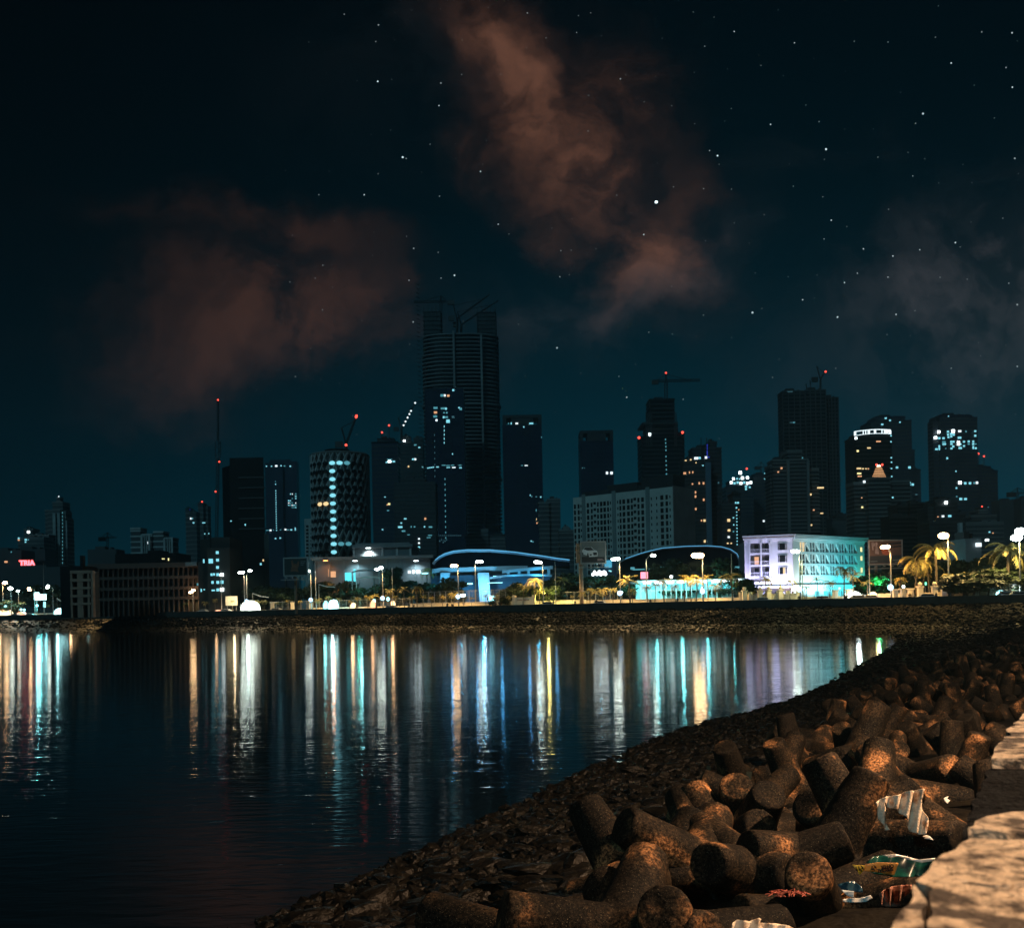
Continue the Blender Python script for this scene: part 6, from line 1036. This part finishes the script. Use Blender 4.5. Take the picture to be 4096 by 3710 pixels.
# ------------------------------------------------------------------ tetrapods
def tetra_mesh(seed):
    r = random.Random(seed); bm = bmesh.new(); dirs = [Vector((0, 0, 1)), Vector((.943, 0, -.333)), Vector((-.471, .816, -.333)), Vector((-.471, -.816, -.333))]
    for d in dirs:
        M_ = Vector((0, 0, 1)).rotation_difference(d).to_matrix().to_4x4(); Lg = 1.60
        g = bmesh.ops.create_cone(bm, cap_ends=True, segments=28, radius1=.45, radius2=.32, depth=Lg, matrix=M_ @ Matrix.Translation((0, 0, Lg/2)))
    bmesh.ops.create_icosphere(bm, subdivisions=3, radius=.48)
    me = bpy.data.meshes.new('tetrapod'); bm.to_mesh(me); bm.free(); o = bpy.data.objects.new('tmp', me); C.objects.link(o)
    md = o.modifiers.new('r', 'REMESH'); md.mode = 'VOXEL'; md.voxel_size = .045; md.use_smooth_shade = True
    m2 = o.modifiers.new('s', 'SMOOTH'); m2.iterations = 5; m2.factor = .6
    bpy.context.view_layer.update(); out = bpy.data.meshes.new_from_object(o.evaluated_get(bpy.context.evaluated_depsgraph_get())); bpy.data.objects.remove(o)
    co = np.empty(len(out.vertices)*3); out.vertices.foreach_get('co', co); co = co.reshape(-1, 3)
    for v in co:
        p = Vector(v); n_ = noise.fractal(p*2.2+Vector((seed*9, 0, 0)), 1, 2, 4)*.016+noise.noise(p*13+Vector((seed, 0, 0)))*.006; v += np.array(p.normalized())*n_
    out.vertices.foreach_set('co', co.ravel()); out.polygons.foreach_set('use_smooth', [True]*len(out.polygons)); out.name = 'tetrapod'; return out
tm = bpy.data.materials.new('tetrapod_concrete'); tm.use_nodes = True; T = tm.node_tree; B = T.nodes['Principled BSDF']
def tn(t, **k):
    n = T.nodes.new(t)
    for a, b in k.items(): setattr(n, a, b)
    return n
co = tn('ShaderNodeTexCoord'); oi = tn('ShaderNodeObjectInfo'); va = tn('ShaderNodeVectorMath', operation='ADD'); T.links.new(co.outputs['Object'], va.inputs[0]); T.links.new(oi.outputs['Location'], va.inputs[1])
def tnoise(s, d=6, r_=.6):
    n = tn('ShaderNodeTexNoise'); n.inputs['Scale'].default_value = s; n.inputs['Detail'].default_value = d; n.inputs['Roughness'].default_value = r_; T.links.new(va.outputs[0], n.inputs['Vector']); return n.outputs['Fac']
def tramp(f, stops):
    c = tn('ShaderNodeValToRGB'); e = c.color_ramp.elements
    while len(e) < len(stops): e.new(.5)
    for el, (p, cc) in zip(e, stops): el.position = p; el.color = (*cc, 1)
    T.links.new(f, c.inputs[0]); return c.outputs[0]
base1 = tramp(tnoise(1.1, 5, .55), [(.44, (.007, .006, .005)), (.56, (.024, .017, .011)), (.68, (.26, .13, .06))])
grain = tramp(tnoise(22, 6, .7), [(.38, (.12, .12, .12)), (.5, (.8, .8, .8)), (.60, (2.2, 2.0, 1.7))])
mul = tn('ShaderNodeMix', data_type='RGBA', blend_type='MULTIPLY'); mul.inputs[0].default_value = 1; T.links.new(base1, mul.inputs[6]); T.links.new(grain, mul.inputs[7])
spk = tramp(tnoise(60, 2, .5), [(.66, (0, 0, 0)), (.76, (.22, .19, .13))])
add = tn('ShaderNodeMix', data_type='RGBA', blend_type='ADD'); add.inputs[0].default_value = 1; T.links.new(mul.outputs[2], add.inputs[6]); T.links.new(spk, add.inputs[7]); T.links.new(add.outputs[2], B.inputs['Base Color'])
B.inputs['Roughness'].default_value = .7; B.inputs['Specular IOR Level'].default_value = .07
bu = tn('ShaderNodeBump'); bu.inputs['Strength'].default_value = .8; bu.inputs['Distance'].default_value = .02; T.links.new(tnoise(30, 6, .7), bu.inputs['Height']); T.links.new(bu.outputs[0], B.inputs['Normal'])
TM = [tetra_mesh(s) for s in (1, 2)]
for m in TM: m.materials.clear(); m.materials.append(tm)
def wallcoord(p): d = Vector((p.x, p.y, 0))-O0; return d.dot(DIRW), -d.dot(NRW)
TETS = []
def tetra(J, dirv, spin, sc=1.0):
    dirv = dirv.normalized(); q = Vector((0, 0, 1)).rotation_difference(dirv).to_matrix().to_4x4()
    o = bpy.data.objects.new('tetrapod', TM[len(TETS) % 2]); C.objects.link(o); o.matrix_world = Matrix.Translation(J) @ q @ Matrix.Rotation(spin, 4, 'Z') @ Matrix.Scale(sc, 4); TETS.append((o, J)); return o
HERO = [((2940, 3392), 1.72, (3310, 3440), 1.45, .3, 'tetrapod with one arm lying sideways and its round end facing left'), ((2590, 3350), 1.8, (2800, 3470), 1.35, 1.2, 'tetrapod with an orange lit arm slanting down to the right'), ((3080, 3165), 2.1, (2985, 3360), 1.1, .5, 'tetrapod with a thick lit arm standing up at a slant'),
        ((2945, 3165), 1.9, (2955, 3340), 1.0, 1.4, 'pitted tetrapod with a blunt upright arm left of the slanting lit arm'), ((3215, 3210), 1.95, (3390, 3340), 1.25, .2, 'dark tetrapod with a rounded arm pointing up left beneath the white cloth'), ((3290, 3165), 1.9, (3500, 3240), 1.4, 1.0, 'tetrapod whose long arm runs left from under the white cloth'),
        ((3225, 3045), 1.85, (3430, 3035), 1.5, .7, 'tetrapod with a round end disc facing the camera upper middle'), ((3490, 3050), 2.1, (3580, 3180), 1.3, 1.6, 'dark dome tipped tetrapod above the white cloth'), ((3880, 3040), 2.0, (3660, 3130), 1.3, .4, 'dark tetrapod reaching right towards the parapet shade patch'), ((2560, 3470), 1.7, (2620, 3560), .9, .9, 'low tetrapod tucked behind the front most dome arm'),
        ((2850, 3455), 1.65, (3010, 3500), 1.3, 2.0, 'tetrapod showing a black textured disc end in the front group'), ((2640, 3585), 2.2, (2700, 3790), 1.2, .1, 'front most tetrapod with a big dome arm at the bottom edge'), ((2310, 3630), 1.5, (2520, 3530), 1.2, 1.9, 'tetrapod with a long brown arm sloping down left at the bottom'), ((2120, 3650), 1.7, (2080, 3800), .9, .6, 'left most tetrapod with a rounded arm at the bottom edge'),
        ((2200, 3700), 1.5, (2480, 3760), 1.35, 1.1, 'tetrapod with a flat lying pale arm on the bottom edge'), ((3215, 3390), 2.25, (3260, 3640), 1.0, .35, 'tetrapod whose cone shaped arm rises in the centre of the front group'), ((2960, 3660), 1.0, (3320, 3710), .75, 1.5, 'tetrapod with a long dark arm lying along the bottom edge'), ((2790, 3200), 1.7, (2900, 3420), 1.0, .8, 'broad shouldered tetrapod left of the slanting lit arm'),
        ((3760, 3370), 1.75, (3470, 3385), 1.6, .25, 'tetrapod with a dark arm lying below the white cloth'), ((2745, 3345), 1.5, (2830, 3420), 1.0, 1.7, 'small looking tetrapod end behind the orange lit arm')]
for T_, zt, J_, zj, sp_, lab in HERO:
    J = onz(*J_, zj-.3); Tp = onz(*T_, zt-.2); o = tetra(J, Tp-J, sp_, .96); o['label'] = lab; o['category'] = 'tetrapod'; o['group'] = 'concrete tetrapods along the parapet'
heroJ = [j for o, j in TETS]; rng = random.Random(21); rows = {0: [], 1: [], 2: [], 3: [], 4: []}
for r in range(5):
    a = 3.0+r*.6
    while a < 84:
        b = 1.35+r*1.45+rng.uniform(-.35, .35); p = O0+DIRW*(a+rng.uniform(-.4, .4))-NRW*b; D = p.y
        lim = 6.2 if D < 22 else (7.6 if D < 60 else 5)
        if b < lim:
            best = None
            # ground height under the block
            q = None
            for tt in np.arange(1.2, 7.5, .05):
                w = path(tt); d = (w[2]-p.x)**2+(w[3]-p.y)**2
                if best is None or d < best[0]: best = (d, tt, w)
            w = best[2]; s = 1-math.sqrt(best[0])/max(1, math.hypot(w[2]-w[0], w[3]-w[1])); z = prof(max(min(s, 1), 0), w[4])+.75+rng.uniform(-.1, .35)
            J = Vector((p.x, p.y, min(z-.6, .8 if D < 40 else 1.0)))
            u_, v_ = J.x/J.y, (J.z+.5-CAMZ)/J.y; px_ = CX+F*(u_*math.cos(ROLL)-v_*math.sin(ROLL)); py_ = HY-F*(v_*math.cos(ROLL)+u_*math.sin(ROLL))
            if (px_ > 3330 and py_ > 3390) or (px_ > 2900 and py_ > 3430): a += .8; continue
            if px_ < np.interp(py_, [2560, 2620, 2750, 2850, 3000, 3150, 3450, 3710, 4200], [3950, 3740, 3490, 3250, 3060, 2880, 2480, 2080, 1500]): a += .8; continue
            if all((J-h).length > 1.55 for h in heroJ):
                d = Vector((rng.gauss(0, 1), rng.gauss(0, 1), rng.gauss(.3, .5))); o = tetra(J, d, rng.uniform(0, 6.28), rng.uniform(.78, .90)*(1 if D < 26 else .9)); rows[r].append((a, o))
        a += rng.uniform(1.55, 2.15)*(1 if a < 45 else 1.35)
ONES = ['first', 'second', 'third', 'fourth', 'fifth', 'sixth', 'seventh', 'eighth', 'ninth', 'tenth', 'eleventh', 'twelfth', 'thirteenth', 'fourteenth', 'fifteenth', 'sixteenth', 'seventeenth', 'eighteenth', 'nineteenth']
def ordw(n):
    if n < 19: return ONES[n]
    n += 1; t_, u = divmod(n, 10); T2 = {2: 'twent', 3: 'thirt', 4: 'fort', 5: 'fift'}[t_]; return T2+'ieth' if u == 0 else T2+'y '+ONES[u-1]
RN = ['in the row hugging the parapet', 'in the second row from the parapet', 'in the third row from the parapet', 'in the fourth row from the parapet', 'in the outermost row towards the water']
for r, l in rows.items():
    l.sort(key=lambda q: q[0])
    for i, (a, o) in enumerate(l): o['label'] = f'dark weathered tetrapod, {ordw(i)} from the camera {RN[r]}'; o['category'] = 'tetrapod'; o['group'] = 'concrete tetrapods along the parapet'
print('TETRAPODS', len(TETS))
# ------------------------------------------------------------------ rocks
ROCK = mat('wet_rock', (.007, .006, .004), .45, .5, 3, bump=1, col2=(.0012, .001, .0008), bscale=9, spec=.16)
ROCKF = mat('revetment_rock', (.013, .012, .0105), .8, .5, 1.6, col2=(.0025, .0025, .0025), lo=.60, hi=.70, spec=.05)  # rare paler specks in the colour imitate glints on the stones
def rock_mesh(seed, flat=.45, sub=3):
    bm = bmesh.new(); bmesh.ops.create_icosphere(bm, subdivisions=sub, radius=.5); r = random.Random(seed); cuts = [(Vector((r.gauss(0, 1), r.gauss(0, 1), r.gauss(0, .8))).normalized(), r.uniform(.26, .42)) for _ in range(9)]
    for v in bm.verts:
        for n_, d in cuts:
            k = v.co.dot(n_)
            if k > d: v.co -= n_*(k-d)
        v.co += v.co.normalized()*noise.fractal(v.co*4+Vector((seed*5, 0, 0)), 1, 2, 3)*.05; v.co.z *= flat
    me = bpy.data.meshes.new('rock'); bm.to_mesh(me); bm.free(); me.materials.append(ROCK); return me
RM = [rock_mesh(s) for s in range(6)]
def landz(p):
    best = None
    for tt in np.arange(.8, 7.5, .06):
        w = path(tt); sx, sy = w[2]-w[0], w[3]-w[1]; ll = math.hypot(sx, sy); s = ((p[0]-w[0])*sx+(p[1]-w[1])*sy)/ll/ll; d = abs((p[0]-w[0])*sy-(p[1]-w[1])*sx)/ll
        if best is None or d < best[0]: best = (d, tt, s)
    return land(best[1], best[2]).z, best[2]
rng = random.Random(4); n = 0; k = 0
while n < 270 and k < 9000:
    k += 1; px, py = rng.uniform(1150, 3200), rng.uniform(2960, 3709); p = onz(px, py, .5)
    a, b = wallcoord(p)
    if b < 4.6 or b > 12: continue
    z, s = landz(p)
    if s < .04: continue
    o = bpy.data.objects.new('rock', rng.choice(RM)); C.objects.link(o); sc = rng.uniform(.45, 1.05)*(1 if b < 9 else .7); o.location = (p.x, p.y, z+.03); o.scale = (sc*rng.uniform(1.1, 1.9), sc, sc*rng.uniform(.7, 1.3)); o.rotation_euler = (rng.uniform(-.25, .25), rng.uniform(-.25, .25), rng.uniform(-.5, .9))
    tag(o, 'dark flat weathered rock in the rubble between the tetrapods and the water', 'rock', 'rocks between tetrapods and water'); n += 1
def scatter(n, t0, t1, s0, s1, size, seed, m, name, flat=.7, dens=None):
    r = random.Random(seed); mb = MB(); bm = bmesh.new(); bmesh.ops.create_icosphere(bm, subdivisions=1, radius=.5); bv = [v.co.copy() for v in bm.verts]; bf = [tuple(v.index for v in f.verts) for f in bm.faces]; bm.free()
    for i in range(n):
        t = t0+(t1-t0)*r.random()**(dens or 1); s = r.uniform(s0, s1); c = land(t, s); k = r.uniform(*size); sc = Vector((k*r.uniform(.8, 1.5), k*r.uniform(.8, 1.3), k*flat*r.uniform(.6, 1.2))); rot = Matrix.Rotation(r.uniform(0, 6.28), 3, 'Z') @ Matrix.Rotation(r.uniform(-.7, .7), 3, 'X')
        mb.add([c+rot @ Vector((v.x*sc.x*r.uniform(.7, 1.15), v.y*sc.y*r.uniform(.7, 1.15), v.z*sc.z*r.uniform(.7, 1.15))) for v in bv], bf)
    return struct(name, mb, m, 'stuff')
scatter(9000, 1.2, 5.2, -.02, .55, (.12, .42), 1, ROCK, 'rubble')
scatter(3000, 4.6, 8.6, .45, 1, (.25, .8), 2, ROCKF, 'rubble')
scatter(3000, 4.6, 8.6, -.02, .5, (.2, .6), 9, MUD, 'wet_rubble')
scatter(12000, 8.6, 17.3, .42, 1, (.5, 1.25), 3, ROCKF, 'riprap', .8)
scatter(7000, 8.6, 17.3, -.03, .45, (.3, .8), 5, MUD, 'wet_riprap')
# ------------------------------------------------------------------ litter
def cloth(name, label, cat, pts, z0, m, fold=.05, freq=9, step=.03, lean=.55, seed=0, ang=.2, parent=None, scr=None, thick=.006, D=None, extra=None):
    """thin crumpled sheet whose outline is given in picture columns; stands on height z0 and leans back"""
    ymax = max(p[1] for p in pts); xm = sum(p[0] for p in pts)/len(pts); Y0 = D or onz(xm, ymax, z0).y
    def P(x, y): return at(x, y, Y0+(ymax-y)/F*Y0*lean)
    bm = bmesh.new(); vs = [bm.verts.new((p[0]/F*Y0, p[1]/F*Y0, 0)) for p in pts]; bm.faces.new(vs)
    xs = [v.co.x for v in vs]; ys = [v.co.y for v in vs]
    for k in np.arange(min(xs)+step, max(xs), step): bmesh.ops.bisect_plane(bm, geom=bm.verts[:]+bm.edges[:]+bm.faces[:], plane_co=(k, sum(ys)/len(ys), 0), plane_no=(1, ang, 0))
    for k in np.arange(min(ys)+step, max(ys), step): bmesh.ops.bisect_plane(bm, geom=bm.verts[:]+bm.edges[:]+bm.faces[:], plane_co=(0, k, 0), plane_no=(0, 1, 0))
    for v in bm.verts:
        x, y = v.co.x, v.co.y; p = P(x*F/Y0, y*F/Y0); w = math.sin((x+ang*y)*freq*6+noise.noise(Vector((x*2.5, y*.7, seed)))*3)*fold*.7+noise.fractal(Vector((x*6, y*.9, seed)), 1, 2, 2)*fold*.8; v.co = p+Vector((0, -w, w*.3))
    bmesh.ops.recalc_face_normals(bm, faces=bm.faces[:]); c = Vector((0, 0, 0))
    for v in bm.verts: c += v.co
    c /= len(bm.verts); mb = MB(); mb.sm = True; bm.verts.index_update(); mb.add([v.co.copy() for v in bm.verts], [tuple(v.index for v in f.verts) for f in bm.faces]); bm.free()
    o = part(name, mb, m, parent, None) if parent else single(name, mb, m, label, cat, tuple(c))
    if not parent: ORG[o.name] = c
    sm = o.modifiers.new('thickness', 'SOLIDIFY'); sm.thickness = thick; return o
def K(l, ox=3380, oy=3080, s=3.0425): return [(ox+x/s, oy+y/s) for x, y in l]
CL = mat('dirty_white_cloth', (.80, .66, .50), .85, 0, 7, col2=(.42, .22, .11), lo=.32, hi=.5, bump=.4, bscale=30)
cloth('cloth', 'dirty white cloth draped over a tetrapod arm, hanging in folds', 'cloth', K([(355, 395), (430, 350), (510, 310), (620, 305), (740, 258), (980, 220), (918, 370), (945, 440), (1005, 590), (1010, 680), (965, 780), (880, 775), (800, 740), (760, 640), (735, 570), (640, 490), (560, 455), (470, 385), (480, 440), (500, 560), (550, 720), (500, 725), (420, 590), (395, 470)]), 1.3, CL, .07, 7, .022, .25, 3, .15, D=14.5)
t = thing('plastic_sack', 'green plastic sack printed SPECIAL OFFER upside down, beside the parapet', 'sack', at(3560, 3500, 13.3)); G = mat('green_plastic', (.01, .10, .075), .22, .5, 5, col2=(.004, .015, .02), spec=.7)
cloth('sack_body', None, None, K([(240, 1115), (330, 1050), (460, 1028), (600, 1024), (800, 1062), (900, 1090), (1080, 1068), (1050, 1110), (1030, 1180), (990, 1270), (880, 1290), (600, 1290), (400, 1260), (250, 1200)]), 1.3, G, .07, 4, .03, .9, 5, .3, parent=t, thick=.01, D=11.3)
cloth('white_band', None, None, K([(455, 1026), (600, 1018), (800, 1052), (900, 1082), (1105, 1062), (1060, 1100), (930, 1120), (800, 1085), (640, 1045), (560, 1055)]), 1.3, mat('white_plastic', (.75, .72, .65), .3, .2, 4), .03, 4, .03, .5, 6, .3, parent=t, D=11.2)
ORA = mat('orange_label', (.85, .36, .07), .45, .12, 5)
cloth('orange_label', None, None, K([(250, 1142), (400, 1118), (650, 1125), (600, 1272), (420, 1242), (240, 1222)]), 1.3, ORA, .008, 3, .04, .0, 7, .2, parent=t, D=11.05)
cloth('yellow_label', None, None, K([(95, 1145), (150, 1150), (240, 1155), (230, 1215), (180, 1270), (150, 1220)]), 1.3, mat('yellow_label', (.9, .55, .04), .45, .12, 5), .01, 3, .04, .0, 8, .2, parent=t, D=11.05)
INK = mat('black_print', (.01, .008, .008), .6, 0)
def litter_text(body, x, y, size, a): c = K([(x, y)])[0]; return text(body, size, INK, t, at(*c, 10.99), 90, 0, a, .001, .0025)
litter_text('SPECIAL', 487, 1208, .050, 174); litter_text('OFFER', 515, 1166, .048, 174); litter_text('₹7', 345, 1175, .055, 165); litter_text('₹11', 172, 1188, .06, 170)
o = text('Hea', .05, mat('white_plastic', (.75, .72, .65)), t, at(*K([(565, 1036)])[0], 11.1), 90, 0, -8, .001, .0015)
cloth('rag', 'pleated reddish brown rag at the edge of the parapet', 'rag', K([(410, 1500), (480, 1450), (570, 1410), (690, 1390), (800, 1388), (805, 1420), (760, 1500), (690, 1570), (680, 1640), (600, 1655), (500, 1650), (440, 1640)]), 1.3, mat('red_rag', (.62, .30, .20), .8, 0, 9, col2=(.2, .06, .035), bump=.5, bscale=30), .05, 9, .025, .4, 9, .0, D=12.2)
cloth('plastic_sheet', 'crumpled dark blue plastic sheet above the white paper', 'plastic sheet', [(3355, 3535), (3385, 3525), (3420, 3520), (3445, 3548), (3450, 3568), (3410, 3562), (3370, 3555)], 1.2, mat('blue_plastic', (.02, .07, .11), .25, .4, 6, spec=.7), .05, 5, .03, .6, 2, .4, D=12.9)
cloth('paper_scrap', 'pale blue grey torn paper piece left of the blue plastic sheet', 'paper', [(3365, 3556), (3415, 3562), (3412, 3588), (3390, 3580)], 1.2, mat('grey_paper', (.45, .52, .55), .8, .2, 5), .02, 5, .03, .5, 3, .1, D=12.6)
cloth('paper_scrap', 'long crumpled white paper strip below the blue plastic sheet', 'paper', [(3372, 3595), (3400, 3590), (3440, 3590), (3478, 3578), (3488, 3590), (3460, 3604), (3420, 3608), (3375, 3604)], 1.2, mat('white_paper', (.8, .78, .72), .8, .15, 6), .03, 6, .02, .5, 4, .3, D=12.3)
cloth('paper_scrap', 'small white scrap caught above the dark arm right of the cloth', 'paper', [(3690, 3342), (3705, 3338), (3722, 3345), (3735, 3358), (3700, 3352)], 1.2, mat('white_paper', (.8, .78, .72)), .02, 6, .02, .5, 14, .3, D=14.6)
cloth('paper_scrap', 'tiny bright leaf shaped scrap above the parapet shadow', 'paper', [(3775, 3190), (3795, 3182), (3790, 3192), (3800, 3200), (3790, 3212), (3778, 3200)], 1.2, mat('white_paper', (.8, .78, .72)), .01, 6, .02, .5, 15, .3, D=17)
cloth('cloth', 'pale cream cloth bundle lying at the bottom edge among the tetrapods', 'cloth', [(2928, 3720), (2930, 3690), (2950, 3676), (3000, 3682), (3035, 3668), (3045, 3674), (3035, 3688), (3100, 3690), (3160, 3700), (3195, 3722)], 1.3, CL, .05, 6, .03, .5, 12, .2, D=11.6)
mb = MB(); rr = random.Random(3); c0 = onz(3140, 3585, 1.62); 
for i in range(26):
    x = rr.uniform(-.18, .2); mb.tube([c0+Vector((x, rr.uniform(-.05, .05), .03+rr.uniform(0, .03))), c0+Vector((x+rr.uniform(-.1, .1), rr.uniform(-.05, .05), .05+rr.uniform(0, .04))), c0+Vector((x+rr.uniform(-.14, .14), rr.uniform(-.08, .08), .02))], .007, 4)
single('string_bundle', mb, mat('red_string', (.55, .12, .07), .8, .4, 20), 'tangle of red string lying on a tetrapod near the bottom', 'string', tuple(c0))
for (x, y, s, lab) in ((2997, 3120, 1.0, 'upright orange blurred shape standing among rocks behind the tetrapods'), (2835, 3090, .8, 'fainter upright brown blurred shape between rocks left of the orange one')):
    cloth('blurred_shape', lab, 'blurred shape', [(x-12*s, y-35*s), (x-2*s, y-38*s), (x+12*s, y-34*s), (x+8*s, y), (x-2*s, y+22*s), (x-8*s, y-8*s)], .9, mat('orange_blur' if s == 1 else 'brown_blur', (.55, .22, .09) if s == 1 else (.2, .09, .04), .8, .3, 8), .04, 3, .04, .1, 5, .1)  # thin sheet standing in for an unidentified blurred upright shape

hz = MB().box(-1500, 1300, -60, 1750, -2.2, 330)
o = struct('haze', hz, None, 'stuff') if 0 else None
hm = bpy.data.materials.new('night_haze'); hm.use_nodes = True; ht = hm.node_tree
for n_ in list(ht.nodes):
    if n_.type == 'BSDF_PRINCIPLED': ht.nodes.remove(n_)
pv = ht.nodes.new('ShaderNodeVolumePrincipled'); pv.inputs['Color'].default_value = (.45, .82, 1, 1); pv.inputs['Density'].default_value = .00013; pv.inputs['Anisotropy'].default_value = .2
ht.links.new(pv.outputs[0], [n_ for n_ in ht.nodes if n_.type == 'OUTPUT_MATERIAL'][0].inputs['Volume'])
struct('haze', hz, hm, 'stuff')
